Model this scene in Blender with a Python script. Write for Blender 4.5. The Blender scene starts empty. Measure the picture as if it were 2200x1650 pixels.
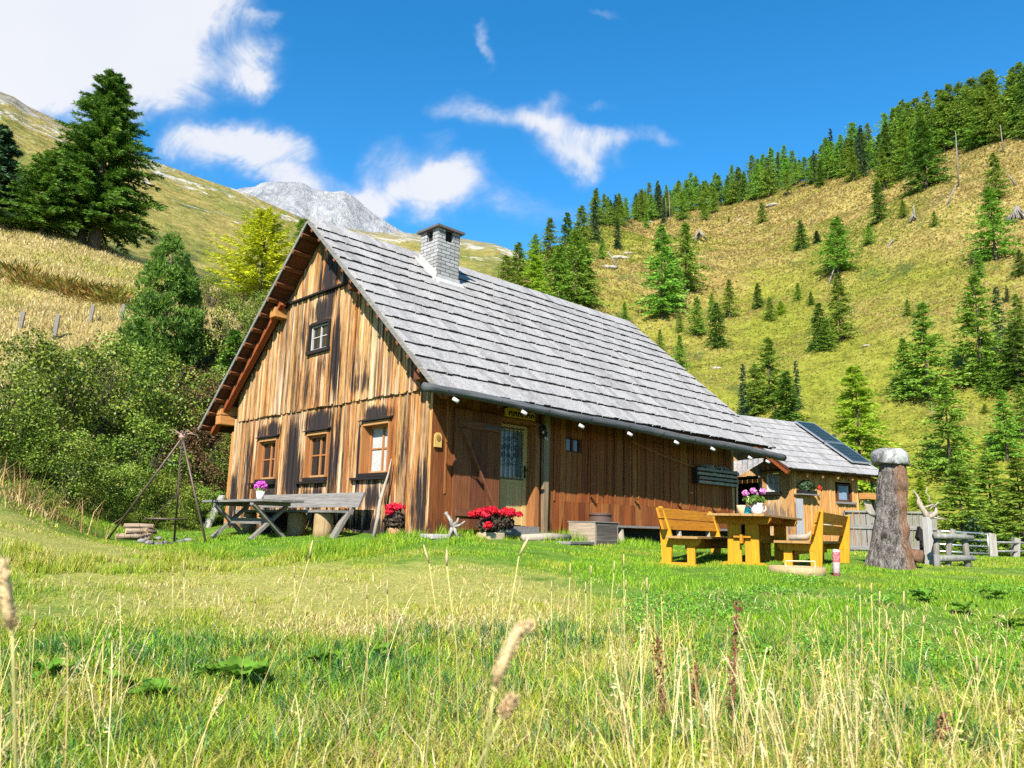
import bpy, bmesh, math, random
import numpy as np
from mathutils import Vector, Matrix

# ------------------------------------------------------------------ camera, world, sun, exposure
S = bpy.context.scene
COL = S.collection
CF, CPITCH, CROLL, CH = 1691.9, 0.18277, 0.02507, 0.0947      # focal length in px of a 2200 px wide frame
_c, _s = math.cos(CPITCH), math.sin(CPITCH)
_fw = np.array([0, _c, _s]); _up0 = np.array([0, -_s, _c]); _r0 = np.array([1., 0, 0])
RIGHT = math.cos(CROLL) * _r0 + math.sin(CROLL) * _up0
UP = -math.sin(CROLL) * _r0 + math.cos(CROLL) * _up0
FWD = _fw
ORG = np.array([0, 0, CH])
cam_data = bpy.data.cameras.new('camera')
cam_data.sensor_width = 36.0
cam_data.lens = 36.0 * CF / 2200.0
cam_data.clip_start = 0.05
cam_data.clip_end = 20000
cam_data.dof.use_dof = True
cam_data.dof.focus_distance = 15.0
cam_data.dof.aperture_fstop = 5.6
cam = bpy.data.objects.new('camera', cam_data)
COL.objects.link(cam)
cam.matrix_world = Matrix(((RIGHT[0], UP[0], -FWD[0], 0), (RIGHT[1], UP[1], -FWD[1], 0), (RIGHT[2], UP[2], -FWD[2], CH), (0, 0, 0, 1)))
S.camera = cam

S.view_settings.view_transform = 'Standard'
S.view_settings.look = 'None'
S.view_settings.exposure = 1.38
S.view_settings.gamma = 1.0
S.view_settings.use_curve_mapping = False
S.cycles.max_bounces = 6
S.cycles.diffuse_bounces = 3
S.cycles.glossy_bounces = 3
S.cycles.transmission_bounces = 3
S.cycles.transparent_max_bounces = 6
S.cycles.use_denoising = False

SUN_EL = math.radians(38.6)
SUN_TO = Vector((-0.467, -1.846, 1.52)).normalized()
sun_data = bpy.data.lights.new('sun', 'SUN')
sun_data.energy = 5.0
sun_data.angle = math.radians(0.5)
sun_data.color = (1.0, 0.95, 0.86)
sun = bpy.data.objects.new('sun', sun_data)
COL.objects.link(sun)
sun.rotation_euler = SUN_TO.to_track_quat('Z', 'Y').to_euler()
sun.location = (-10, -30, 40)


def ray(x, y):
    return (FWD * CF + RIGHT * (x - 1100) - UP * (y - 825)) / CF


def at(x, y, d):
    """the point seen at photo pixel x, y standing d metres in front of the lens plane"""
    return ORG + ray(x, y) * d


class G:
    """tiny node builder"""
    def __init__(s, nt):
        s.nt = nt
        nt.nodes.clear()

    def n(s, typ, ins=None, **props):
        nd = s.nt.nodes.new(typ)
        for k, v in props.items():
            setattr(nd, k, v)
        for k, v in (ins or {}).items():
            sock = nd.inputs[k]
            if isinstance(v, bpy.types.NodeSocket):
                s.nt.links.new(v, sock)
            else:
                sock.default_value = v
        return nd

    def m(s, op, a, b=0.0, c=0.0, clamp=False):
        nd = s.n('ShaderNodeMath', {0: a, 1: b, 2: c}, operation=op, use_clamp=clamp)
        return nd.outputs[0]

    def v(s, op, a, b=(0, 0, 0), scale=None):
        nd = s.n('ShaderNodeVectorMath', {0: a, 1: b}, operation=op)
        if scale is not None:
            if isinstance(scale, bpy.types.NodeSocket):
                s.nt.links.new(scale, nd.inputs['Scale'])
            else:
                nd.inputs['Scale'].default_value = scale
        return nd.outputs['Value'] if op in ('LENGTH', 'DOT_PRODUCT') else nd.outputs[0]

    def ramp(s, fac, stops, interp='LINEAR'):
        nd = s.n('ShaderNodeValToRGB', {0: fac})
        cr = nd.color_ramp
        cr.interpolation = interp
        if len(stops) == 1: stops = [stops[0], (1.0, stops[0][1])]
        while len(cr.elements) < len(stops):
            cr.elements.new(0.5)
        for e, (p, c) in zip(cr.elements, stops):
            e.position = p
            e.color = (*c, 1) if len(c) == 3 else c
        return nd.outputs[0]

    def mix(s, fac, a, b, blend='MIX'):
        nd = s.n('ShaderNodeMix', {0: fac}, data_type='RGBA', blend_type=blend, clamp_factor=True)
        for i, v in ((6, a), (7, b)):
            if isinstance(v, bpy.types.NodeSocket):
                s.nt.links.new(v, nd.inputs[i])
            else:
                nd.inputs[i].default_value = (*v, 1) if len(v) == 3 else v
        return nd.outputs[2]

    def smooth(s, x, lo, hi):
        return s.n('ShaderNodeMapRange', {0: x, 1: lo, 2: hi, 3: 0.0, 4: 1.0}, interpolation_type='SMOOTHSTEP').outputs[0]

    def noise(s, vec, scale, detail=4, rough=0.55, dist=0.0):
        return s.n('ShaderNodeTexNoise', {'Vector': vec, 'Scale': scale, 'Detail': detail, 'Roughness': rough, 'Distortion': dist}).outputs[0]


# sky: Nishita air with procedural clouds placed by direction
world = bpy.data.worlds.new('World')
S.world = world
world.use_nodes = True
g = G(world.node_tree)
sky = g.n('ShaderNodeTexSky', sky_type='NISHITA', sun_disc=False, sun_elevation=SUN_EL,
          sun_rotation=math.radians(194.2), altitude=1800, air_density=1.0, dust_density=0.2, ozone_density=2.0)
hs = g.n('ShaderNodeHueSaturation', {'Hue': 0.493, 'Saturation': 1.36, 'Value': 1.12, 'Fac': 1.0, 'Color': sky.outputs[0]})
tc = g.n('ShaderNodeTexCoord').outputs['Generated']
sp = g.n('ShaderNodeSeparateXYZ', {0: tc})
ysafe = g.m('MAXIMUM', sp.outputs[1], 0.05)
ca = g.m('DIVIDE', sp.outputs[0], ysafe)
cb = g.m('DIVIDE', sp.outputs[2], ysafe)
cvec = g.n('ShaderNodeCombineXYZ', {0: ca, 1: cb, 2: 0.0}).outputs[0]
warp = g.n('ShaderNodeTexNoise', {'Vector': cvec, 'Scale': 5.0, 'Detail': 5.0, 'Roughness': 0.6}).outputs[1]
wv = g.v('SCALE', g.v('SUBTRACT', warp, (0.5, 0.5, 0.5)), scale=0.16)
cw = g.v('ADD', cvec, wv)
CLOUDS = [(120, 40, 400, 200, 1.3), (60, 170, 230, 120, 1.2), (330, 110, 150, 130, .9), (300, 0, 260, 70, 1.0), (-250, 100, 400, 220, 1.2),
          (560, 115, 75, 75, .75), (540, 160, 60, 55, .55), (590, 20, 60, 20, .35), (480, 290, 135, 65, .8), (560, 335, 150, 60, .9),
          (650, 385, 120, 34, .8), (400, 275, 70, 40, .5), (650, 300, 60, 40, .45), (880, 395, 120, 75, .6), (930, 430, 160, 60, .7), (800, 425, 60, 40, .4),
          (985, 385, 60, 50, .42), (850, 320, 50, 60, .38), (950, 300, 40, 40, .3), (1235, 300, 95, 60, .8), (1245, 350, 40, 45, .5),
          (1100, 235, 140, 42, .62), (1180, 255, 90, 40, .4), (990, 205, 70, 45, .45), (1340, 275, 90, 34, .5), (1430, 292, 60, 22, .33), (1048, 80, 22, 42, .5),
          (1290, 45, 40, 14, .3), (1160, 455, 130, 40, .3), (1210, 205, 60, 24, .3), (1290, 205, 22, 16, .3), (720, 440, 100, 30, .4),
          (1700, -500, 600, 200, .8), (-600, 500, 500, 200, .8)]
tot = None
for (px, py, rx, ry, st) in CLOUDS:
    r = ray(px, py)
    c = (r[0] / r[1], r[2] / r[1], 0)
    d = g.v('MULTIPLY', g.v('SUBTRACT', cw, c), (CF / rx, CF / ry, 0))
    q = g.n('ShaderNodeMapRange', {0: g.v('LENGTH', d), 1: 0.0, 2: 1.55, 3: st * 1.1, 4: 0.0}, interpolation_type='SMOOTHSTEP').outputs[0]
    tot = q if tot is None else g.m('ADD', tot, q)
cn = g.noise(cvec, 8.5, 12, 0.70, 1.1)
cn2 = g.noise(cvec, 3.0, 4, 0.6)
dens = g.m('ADD', tot, g.m('MULTIPLY', g.m('SUBTRACT', cn, 0.5), g.m('MULTIPLY', g.m('MINIMUM', tot, 0.85), 2.7)))
dens = g.smooth(dens, 0.04, 1.15)
ccol = g.ramp(g.m('ADD', g.m('MULTIPLY', dens, 0.7), g.m('MULTIPLY', cn2, 0.35)), [(0.15, (0.55, 0.70, 0.95)), (0.75, (0.86, 0.90, 1.0)), (1.0, (0.98, 0.98, 1.0))])
skycol = g.n('ShaderNodeVectorMath', {0: hs.outputs[0], 'Scale': 0.093}, operation='SCALE').outputs[0]
cl = g.n('ShaderNodeVectorMath', {0: ccol, 'Scale': 0.375}, operation='SCALE').outputs[0]
both = g.mix(g.m('MULTIPLY', dens, 0.96), skycol, cl)
bg = g.n('ShaderNodeBackground', {0: both, 1: 1.0})
g.n('ShaderNodeOutputWorld', {0: bg.outputs[0]})


# ------------------------------------------------------------------ helpers: objects and tags
def tag(o, label=None, cat=None, group=None, kind=None):
    if label: o['label'] = label
    if cat: o['category'] = cat
    if group: o['group'] = group
    if kind: o['kind'] = kind
    return o


def empty(name, loc, rz=0.0):
    o = bpy.data.objects.new(name, None)
    COL.objects.link(o)
    o.location = loc
    o.rotation_euler = (0, 0, rz)
    o.empty_display_size = 0.2
    return o


def thing(name, label, cat, loc=(0, 0, 0), rz=0.0, group=None):
    return tag(empty(name, loc, rz), label, cat, group)


def copy_tree(o, parent=None):
    c = o.copy()
    COL.objects.link(c)
    if parent is not None:
        c.parent = parent
    for ch in list(o.children):
        copy_tree(ch, c)
    return c


def link(name, me, mat=None, parent=None, smooth=False):
    if mat is not None:
        me.materials.append(mat)
    o = bpy.data.objects.new(name, me)
    COL.objects.link(o)
    if parent is not None:
        o.parent = parent
    if smooth and len(me.polygons):
        me.polygons.foreach_set('use_smooth', np.ones(len(me.polygons), dtype=bool))
    return o


def np_mesh(name, V, faces, col=None, smooth=False):
    """faces: list of int arrays (M,3) or (M,4); col: per-vertex rgb"""
    me = bpy.data.meshes.new(name)
    V = np.asarray(V, dtype=np.float32)
    me.vertices.add(len(V))
    me.vertices.foreach_set('co', V.ravel())
    idx, start, tot_, k = [], [], [], 0
    for F in faces:
        F = np.asarray(F, dtype=np.int32)
        if len(F) == 0: continue
        w = F.shape[1]
        idx.append(F.ravel())
        start.append(k + np.arange(len(F), dtype=np.int32) * w)
        tot_.append(np.full(len(F), w, dtype=np.int32))
        k += F.size
    idx = np.concatenate(idx); start = np.concatenate(start); tot_ = np.concatenate(tot_)
    me.loops.add(len(idx)); me.loops.foreach_set('vertex_index', idx)
    me.polygons.add(len(start)); me.polygons.foreach_set('loop_start', start); me.polygons.foreach_set('loop_total', tot_)
    if smooth:
        me.polygons.foreach_set('use_smooth', np.ones(len(start), dtype=bool))
    if col is not None:
        a = me.attributes.new('col', 'FLOAT_COLOR', 'POINT')
        c4 = np.ones((len(V), 4), dtype=np.float32); c4[:, :3] = col
        a.data.foreach_set('color', c4.ravel())
    me.update(calc_edges=True)
    return me


class MB:
    """collects boxes, prisms, tubes, blobs; builds ONE mesh object"""
    def __init__(s):
        s.V = []; s.F = []

    def add(s, vs, fs):
        k = len(s.V)
        s.V += [tuple(map(float, v)) for v in vs]
        s.F += [tuple(i + k for i in f) for f in fs]
        return s

    def box(s, x0, x1, y0, y1, z0, z1):
        vs = [(x, y, z) for z in (z0, z1) for y in (y0, y1) for x in (x0, x1)]
        return s.add(vs, [(0, 2, 3, 1), (4, 5, 7, 6), (0, 1, 5, 4), (2, 6, 7, 3), (0, 4, 6, 2), (1, 3, 7, 5)])

    def hexa(s, b, t):
        """bottom quad (ccw from above) and top quad"""
        return s.add(list(b) + list(t), [(3, 2, 1, 0), (4, 5, 6, 7), (0, 1, 5, 4), (1, 2, 6, 5), (2, 3, 7, 6), (3, 0, 4, 7)])

    def beam(s, a, b, w, h, up=(0, 0, 1)):
        a = Vector(a); b = Vector(b); d = (b - a).normalized()
        u = Vector(up)
        sd = d.cross(u)
        if sd.length < 1e-4: sd = d.cross(Vector((0, 1, 0)))
        sd.normalize(); u2 = sd.cross(d).normalized()
        p = lambda o, i, j: o + sd * (i * w / 2) + u2 * (j * h / 2)
        vs = [p(a, -1, -1), p(a, 1, -1), p(a, 1, 1), p(a, -1, 1), p(b, -1, -1), p(b, 1, -1), p(b, 1, 1), p(b, -1, 1)]
        return s.add(vs, [(0, 1, 2, 3), (7, 6, 5, 4), (0, 4, 5, 1), (1, 5, 6, 2), (2, 6, 7, 3), (3, 7, 4, 0)])

    def prism(s, pts, off):
        """polygon pts extruded by vector off"""
        n = len(pts); o = Vector(off)
        vs = [Vector(p) for p in pts] + [Vector(p) + o for p in pts]
        fs = [tuple(range(n - 1, -1, -1)), tuple(range(n, 2 * n))] + [(i, (i + 1) % n, n + (i + 1) % n, n + i) for i in range(n)]
        return s.add(vs, fs)

    def tube(s, path, rad, n=8, cap=True, jit=0.0, rng=random):
        path = [Vector(p) for p in path]
        if not hasattr(rad, '__len__'): rad = [rad] * len(path)
        k = len(s.V); prev = None
        for i, p in enumerate(path):
            d = (path[min(i + 1, len(path) - 1)] - path[max(i - 1, 0)]).normalized()
            if prev is None:
                a = Vector((0, 0, 1)) if abs(d.z) < 0.9 else Vector((1, 0, 0))
                u = d.cross(a).normalized()
            else:
                u = (prev - d * prev.dot(d)).normalized()
            prev = u; w = d.cross(u)
            for j in range(n):
                t = 2 * math.pi * j / n
                r = rad[i] * (1 + rng.uniform(-jit, jit))
                s.V.append(tuple(p + u * (math.cos(t) * r) + w * (math.sin(t) * r)))
        for i in range(len(path) - 1):
            for j in range(n):
                a = k + i * n + j; b = k + i * n + (j + 1) % n
                s.F.append((a, b, b + n, a + n))
        if cap:
            s.F.append(tuple(k + j for j in range(n - 1, -1, -1)))
            e = k + (len(path) - 1) * n
            s.F.append(tuple(e + j for j in range(n)))
        return s

    def lathe(s, prof, n=16, c=(0, 0, 0), cap=True):
        k = len(s.V)
        for r, z in prof:
            for j in range(n):
                t = 2 * math.pi * j / n
                s.V.append((c[0] + r * math.cos(t), c[1] + r * math.sin(t), c[2] + z))
        for i in range(len(prof) - 1):
            for j in range(n):
                a = k + i * n + j; b = k + i * n + (j + 1) % n
                s.F.append((a, b, b + n, a + n))
        if cap:
            s.F.append(tuple(k + j for j in range(n - 1, -1, -1)))
            e = k + (len(prof) - 1) * n
            s.F.append(tuple(e + j for j in range(n)))
        return s

    def build(s, name, mat, parent=None, smooth=False, bevel=0.0):
        me = bpy.data.meshes.new(name)
        me.from_pydata(s.V, [], s.F)
        bm = bmesh.new(); bm.from_mesh(me)
        bmesh.ops.recalc_face_normals(bm, faces=bm.faces)
        bm.to_mesh(me); bm.free()
        o = link(name, me, mat, parent, smooth)
        if bevel:
            md = o.modifiers.new('bevel', 'BEVEL'); md.width = bevel; md.segments = 2; md.limit_method = 'ANGLE'
        return o


# numpy value noise
def _hash(ix, iy, seed):
    h = (ix.astype(np.int64) * 374761393 + iy.astype(np.int64) * 668265263 + seed * 974634777) & 0xffffffff
    h = ((h ^ (h >> 13)) * 1274126177) & 0xffffffff
    return ((h ^ (h >> 16)) & 0xffff) / 65535.0


def vnoise(x, y, seed=0):
    x = np.asarray(x, float); y = np.asarray(y, float)
    ix = np.floor(x); iy = np.floor(y); fx = x - ix; fy = y - iy
    fx = fx * fx * (3 - 2 * fx); fy = fy * fy * (3 - 2 * fy)
    a = _hash(ix, iy, seed); b = _hash(ix + 1, iy, seed); c = _hash(ix, iy + 1, seed); d = _hash(ix + 1, iy + 1, seed)
    return (a * (1 - fx) + b * fx) * (1 - fy) + (c * (1 - fx) + d * fx) * fy


def fbm(x, y, oct=4, seed=0, gain=0.5):
    s = 0; a = 1; t = 0
    for i in range(oct):
        s = s + a * vnoise(x * 2 ** i, y * 2 ** i, seed + i * 17); t += a; a *= gain
    return s / t


# ------------------------------------------------------------------ materials
def newmat(name):
    m = bpy.data.materials.new(name)
    m.use_nodes = True
    return m, G(m.node_tree)


def finish(g, color, rough=0.8, bump=None, bstr=0.3, bdist=0.01, spec=0.3, metal=0.0, **extra):
    ins = {'Base Color': color if isinstance(color, bpy.types.NodeSocket) else (*color, 1), 'Roughness': rough, 'Specular IOR Level': spec, 'Metallic': metal}
    ins.update(extra)
    if bump is not None:
        ins['Normal'] = g.n('ShaderNodeBump', {'Height': bump, 'Strength': bstr, 'Distance': bdist}).outputs[0]
    p = g.n('ShaderNodeBsdfPrincipled', ins)
    g.n('ShaderNodeOutputMaterial', {0: p.outputs[0]})


def m_plain(name, col, rough=0.6, var=0.15, nscale=8.0, metal=0.0, spec=0.3, bump=0.15):
    m, g = newmat(name)
    oc = g.n('ShaderNodeTexCoord').outputs['Object']
    n = g.noise(oc, nscale, 5)
    n2 = g.noise(oc, nscale * 6, 3)
    f = g.m('ADD', g.m('MULTIPLY', n, 0.7), g.m('MULTIPLY', n2, 0.3))
    c = g.ramp(f, [(0.3, tuple(x * (1 - var) for x in col)), (0.7, tuple(min(1, x * (1 + var)) for x in col))])
    finish(g, c, rough, n2, bump, 0.004, spec, metal)
    return m


WOODK = 0.80


def m_boards(name, pal, axis='Z', stains=None, dark=(0.011, 0.0095, 0.0105), stain_bias=0.0, grain=(0.45, 1.2), pale=None, rough=0.75, seam=14.0, use_uvw=None, knots=0.6):
    """weathered boards: each board (mesh island) takes its own tone, with grain running along axis and dark weathering"""
    pal = [tuple(v * WOODK for v in c) for c in pal]
    if pale: pale = tuple(v * WOODK for v in pale)
    m, g = newmat(name)
    oc = g.n('ShaderNodeTexCoord').outputs['Object']
    rnd = g.n('ShaderNodeNewGeometry').outputs['Random Per Island']
    off = g.n('ShaderNodeCombineXYZ', {0: g.m('MULTIPLY', rnd, 17.0), 1: g.m('MULTIPLY', rnd, 31.0), 2: g.m('MULTIPLY', rnd, 23.0)}).outputs[0]
    sc = {'Z': (1, 1, 0.045), 'X': (0.045, 1, 1), 'Y': (1, 0.045, 1)}[axis]
    st = g.v('MULTIPLY', g.v('ADD', oc, off), sc)
    g1 = g.noise(st, 34, 7, 0.7, 0.5)
    g2 = g.noise(st, 90, 4, 0.6)
    kn = g.noise(g.v('MULTIPLY', g.v('ADD', oc, off), tuple(0.35 if v < 1 else 1 for v in sc)), 9, 3, 0.5, 1.5)
    base = g.ramp(rnd, [(i / max(1, len(pal) - 1), c) for i, c in enumerate(pal)])
    gr = g.m('ADD', g.m('MULTIPLY', g1, 0.55), g.m('MULTIPLY', g2, 0.45))
    mul = g.n('ShaderNodeMapRange', {0: gr, 1: 0.36, 2: 0.64, 3: grain[0], 4: grain[1]}).outputs[0]
    c = g.mix(1.0, base, g.n('ShaderNodeCombineColor', {0: mul, 1: mul, 2: mul}).outputs[0], 'MULTIPLY')
    if pale:
        c = g.mix(g.m('MULTIPLY', g.smooth(g.noise(st, 11, 4, 0.6), 0.5, 0.68), 0.75), c, pale)
    if knots:
        c = g.mix(g.m('MULTIPLY', g.smooth(kn, 0.68, 0.76), knots), c, tuple(x * 0.25 for x in pal[0]))
    if stains is not None:
        sp = g.n('ShaderNodeSeparateXYZ', {0: oc})
        tot = None
        for (cx, cz, hx, hz, w) in stains:
            p = g.n('ShaderNodeCombineXYZ', {0: g.m('DIVIDE', g.m('SUBTRACT', sp.outputs[0], cx), hx), 1: g.m('DIVIDE', g.m('SUBTRACT', sp.outputs[2], cz), hz), 2: 0.0}).outputs[0]
            q = g.n('ShaderNodeMapRange', {0: g.v('LENGTH', p), 1: 0.35, 2: 1.5, 3: w, 4: 0.0}, interpolation_type='SMOOTHSTEP').outputs[0]
            tot = q if tot is None else g.m('MAXIMUM', tot, q)
        sn = g.noise(g.v('MULTIPLY', g.v('ADD', oc, off), (1, 1, 0.07)), 13, 7, 0.72)
        mask = g.m('ADD', g.m('ADD', tot, g.m('MULTIPLY', g.m('SUBTRACT', sn, 0.5), 2.5)), g.m('MULTIPLY', g.m('SUBTRACT', rnd, 0.5), 0.35))
        mask = g.smooth(mask, 0.42 - stain_bias, 0.92 - stain_bias)
        dk = g.mix(g2, tuple(x * 0.5 for x in dark), tuple(x * 2.2 for x in dark))
        c = g.mix(g.m('MULTIPLY', g.smooth(mask, 0.0, 0.45), 0.72), c, g.mix(1.0, c, (0.34, 0.24, 0.19), 'MULTIPLY'))
        c = g.mix(g.m('MULTIPLY', g.smooth(mask, 0.35, 1.0), 0.95), c, dk)
    finish(g, c, rough, gr, 0.7, 0.008, 0.2)
    return m


def m_foliage(name, stops, trans=0.3, islandvar=0.35, objvar=0.25, rough=0.6):
    """leaf / needle colour picked per leaf (mesh island) and per plant"""
    m, g = newmat(name)
    rnd = g.n('ShaderNodeNewGeometry').outputs['Random Per Island']
    orn = g.n('ShaderNodeObjectInfo').outputs['Random']
    oc = g.n('ShaderNodeTexCoord').outputs['Object']
    cl = g.noise(oc, 1.1, 3)
    f = g.m('ADD', g.m('MULTIPLY', rnd, 0.55), g.m('MULTIPLY', g.m('SUBTRACT', cl, 0.27), 1.0))
    c = g.ramp(f, stops)
    hsv = g.n('ShaderNodeHueSaturation', {'Hue': g.m('ADD', 0.5, g.m('MULTIPLY', g.m('SUBTRACT', orn, 0.5), 0.05 * objvar * 4)), 'Saturation': 1.0,
                                          'Value': g.m('ADD', 1.0, g.m('MULTIPLY', g.m('SUBTRACT', orn, 0.5), objvar * 2)), 'Fac': 1.0, 'Color': c}).outputs[0]
    p = g.n('ShaderNodeBsdfPrincipled', {'Base Color': hsv, 'Roughness': rough, 'Specular IOR Level': 0.25})
    t = g.n('ShaderNodeBsdfTranslucent', {0: hsv})
    mx = g.n('ShaderNodeMixShader', {0: trans, 1: p.outputs[0], 2: t.outputs[0]})
    g.n('ShaderNodeOutputMaterial', {0: mx.outputs[0]})
    return m


def m_attr(name, trans=0.3, rough=0.6, spec=0.2):
    """colour kept per blade in the mesh"""
    m, g = newmat(name)
    c = g.n('ShaderNodeAttribute', attribute_name='col').outputs[0]
    p = g.n('ShaderNodeBsdfPrincipled', {'Base Color': c, 'Roughness': rough, 'Specular IOR Level': spec})
    t = g.n('ShaderNodeBsdfTranslucent', {0: c})
    mx = g.n('ShaderNodeMixShader', {0: trans, 1: p.outputs[0], 2: t.outputs[0]})
    g.n('ShaderNodeOutputMaterial', {0: mx.outputs[0]})
    return m
# ------------------------------------------------------------------ cabin frame (world <-> cabin)
CAB = np.array([-1.3231, 13.0946, 0.0]); CTH = 0.8008
EX = np.array([math.cos(CTH), -math.sin(CTH), 0]); EY = np.array([math.sin(CTH), math.cos(CTH), 0])
CROT = -CTH
W_, L_ = 7.44, 9.57


def cabw(x, y, z=0.0):
    return CAB + EX * x + EY * y + np.array([0, 0, z])


def on_plane_x(px, py, x0=0.0):
    """photo pixel onto the cabin-frame plane x = x0 -> (x, y, z) cabin frame"""
    d = ray(px, py); t = (x0 - (ORG - CAB) @ EX) / (d @ EX); P = ORG + d * t - CAB
    return P @ EX, P @ EY, P[2]


def on_plane_y(px, py, y0=0.0):
    d = ray(px, py); t = (y0 - (ORG - CAB) @ EY) / (d @ EY); P = ORG + d * t - CAB
    return P @ EX, P @ EY, P[2]


# ------------------------------------------------------------------ the ground: heights from surveyed points
CTRL_PX = [(918, 1148, 13.09), (488, 1127, 18.3), (1563, 1167, 19.2), (700, 1155, 13.6), (800, 1160, 13.0), (560, 1150, 15.0), (1100, 1165, 12.9), (1100, 1205, 10.6), (1100, 1260, 8.7),
           (1100, 1330, 6.8), (1100, 1450, 4.8), (1100, 1650, 2.9), (1300, 1170, 14.5), (1350, 1240, 9.8), (1350, 1330, 7.0), (1600, 1214, 12.0), (1450, 1212, 12.3), (1810, 1224, 11.8),
           (1920, 1220, 12.6), (2060, 1222, 12.6), (2100, 1200, 18.5), (2180, 1202, 19.5), (1850, 1188, 17.5), (1700, 1190, 17.0), (2250, 1200, 17.0), (2200, 1260, 10.0), (2200, 1400, 6.0),
           (2200, 1650, 2.9), (1700, 1330, 7.2), (1700, 1450, 4.9), (1700, 1650, 2.9), (445, 1168, 13.2), (228, 1160, 14.0), (330, 1160, 14.6), (500, 1140, 16.5), (330, 1135, 17.5),
           (150, 1150, 12.5), (0, 1165, 9.6), (0, 1060, 12.5), (60, 1090, 13.0), (0, 1260, 7.4), (0, 1400, 5.2), (0, 1650, 2.9), (500, 1330, 6.9), (500, 1230, 9.6), (500, 1450, 4.8),
           (500, 1650, 2.9), (250, 1300, 7.2), (150, 1220, 8.8), (330, 1200, 10.6), (-200, 1100, 10.5), (-200, 1300, 6.6), (-200, 1000, 14.0), (250, 1105, 17.5), (120, 1040, 16.5),
           (200, 960, 18.8), (0, 900, 18.5), (420, 1080, 19.5), (300, 870, 22.5), (420, 900, 24.0),
           (40, 695, 25.5), (115, 725, 25.0), (190, 690, 27.0), (280, 690, 28.5), (420, 740, 27.5), (-150, 690, 26.0), (250, 640, 33), (100, 600, 34), (0, 560, 37), (0, 475, 46), (100, 500, 46.5),
           (200, 530, 47), (300, 562, 47), (420, 600, 45), (520, 640, 42), (640, 660, 42), (-150, 430, 46), (-400, 380, 46), (-500, 800, 22), (-600, 1050, 12)]
CTRL_W = [(-40, 80, 12), (-20, 80, 9), (0, 75, 3), (-62, 70, 16), (-90, 50, 16), (-10, 62, 6.5), (3, 62, 2), (-3, 50, 4), (6, 32, 0.2), (12, 36, -1.0), (25, 40, -4.0), (38, 36, -6), (48, 22, -5.5), (60, 60, -7), (20, 60, -5),
          (22, 12, -3.0), (30, 4, -4.5), (8, -4, -1.3), (0, -5, -1.25), (-9, -4, -0.4), (0, -20, -2.5), (18, -18, -3.5), (-18, -18, -0.5), (0, -50, -5), (40, -40, -7), (-40, -40, 3), (-50, 0, 10), (-30, 5, 5.0), (70, 0, -8), (-80, 0, 14), (0, -80, -7), (70, -70, -9), (-70, -70, 4)]
for (x, y, z) in [(-W_ / 2, L_ / 2, 0.15), (-W_ - 0.3, L_ * .5, 0.45), (-W_ - .2, L_, 0.7), (-W_ - 3, 2.5, 1.4), (-W_ - 3, L_, 3.0), (-W_ / 2, L_ + 1.5, 0.2), (0, 13, -0.25), (0, 18, -0.5), (-4, 15, 0.3)]:
    CTRL_W.append(tuple(cabw(x, y, z)))
_P = np.array([at(*c) for c in CTRL_PX] + [np.array(c, float) for c in CTRL_W])


def _tps_fit(P, lam=0.02):
    n = len(P); d = np.hypot(P[:, None, 0] - P[None, :, 0], P[:, None, 1] - P[None, :, 1])
    K = np.where(d > 0, d * d * np.log(d + 1e-12), 0) + lam * np.eye(n)
    A = np.zeros((n + 3, n + 3)); A[:n, :n] = K; A[:n, n] = 1; A[:n, n + 1:] = P[:, :2]; A[n, :n] = 1; A[n + 1:, :n] = P[:, :2].T
    return np.linalg.solve(A, np.concatenate([P[:, 2], np.zeros(3)]))


_TW = _tps_fit(_P, 0.15)


def gz(x, y):
    """ground height, vectorised"""
    x = np.atleast_1d(np.asarray(x, float)); y = np.atleast_1d(np.asarray(y, float))
    out = np.empty(len(x))
    for i in range(0, len(x), 40000):
        xs = x[i:i + 40000]; ys = y[i:i + 40000]
        d2 = (xs[:, None] - _P[None, :, 0]) ** 2 + (ys[:, None] - _P[None, :, 1]) ** 2
        K = 0.5 * d2 * np.log(d2 + 1e-12)
        z = K @ _TW[:len(_P)] + _TW[len(_P)] + _TW[len(_P) + 1] * xs + _TW[len(_P) + 2] * ys
        out[i:i + 40000] = z
    r = np.hypot(x, y)
    t = np.clip((r - 62) / 40, 0, 1); t = t * t * (3 - 2 * t)
    out = np.clip(out, -12, 30) * (1 - t) + (-9.0) * t
    out = out + (fbm(x * 1.3, y * 1.3, 3, 5) - 0.5) * 0.10 * np.clip((r - 2) / 8, 0.3, 1) + (fbm(x * .35, y * .35, 2, 9) - .5) * np.clip((r - 22) / 10, 0, 1) * 0.8
    return out


def on(px, py, d0=2.0, d1=75.0):
    """where the view ray through a photo pixel meets the near ground"""
    ds = np.concatenate([np.arange(d0, 25, 0.05), np.arange(25, d1, 0.2)])
    r = ray(px, py); P = ORG[None] + ds[:, None] * r[None]
    below = P[:, 2] < gz(P[:, 0], P[:, 1])
    i = int(np.argmax(below)) if below.any() else len(ds) - 1
    p = P[i].copy(); p[2] = gz(p[0], p[1])[0]
    return p


def base(x, y):
    return (float(x), float(y), float(gz(x, y)[0]))


def spots(x, y, lst):
    s = np.zeros(len(x))
    for (px, py, rad, w) in lst:
        p = on(px, py); s += w * np.exp(-((x - p[0]) ** 2 + ((y - p[1]) * .8) ** 2) / rad ** 2)
    return np.tanh(s) * .85


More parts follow.
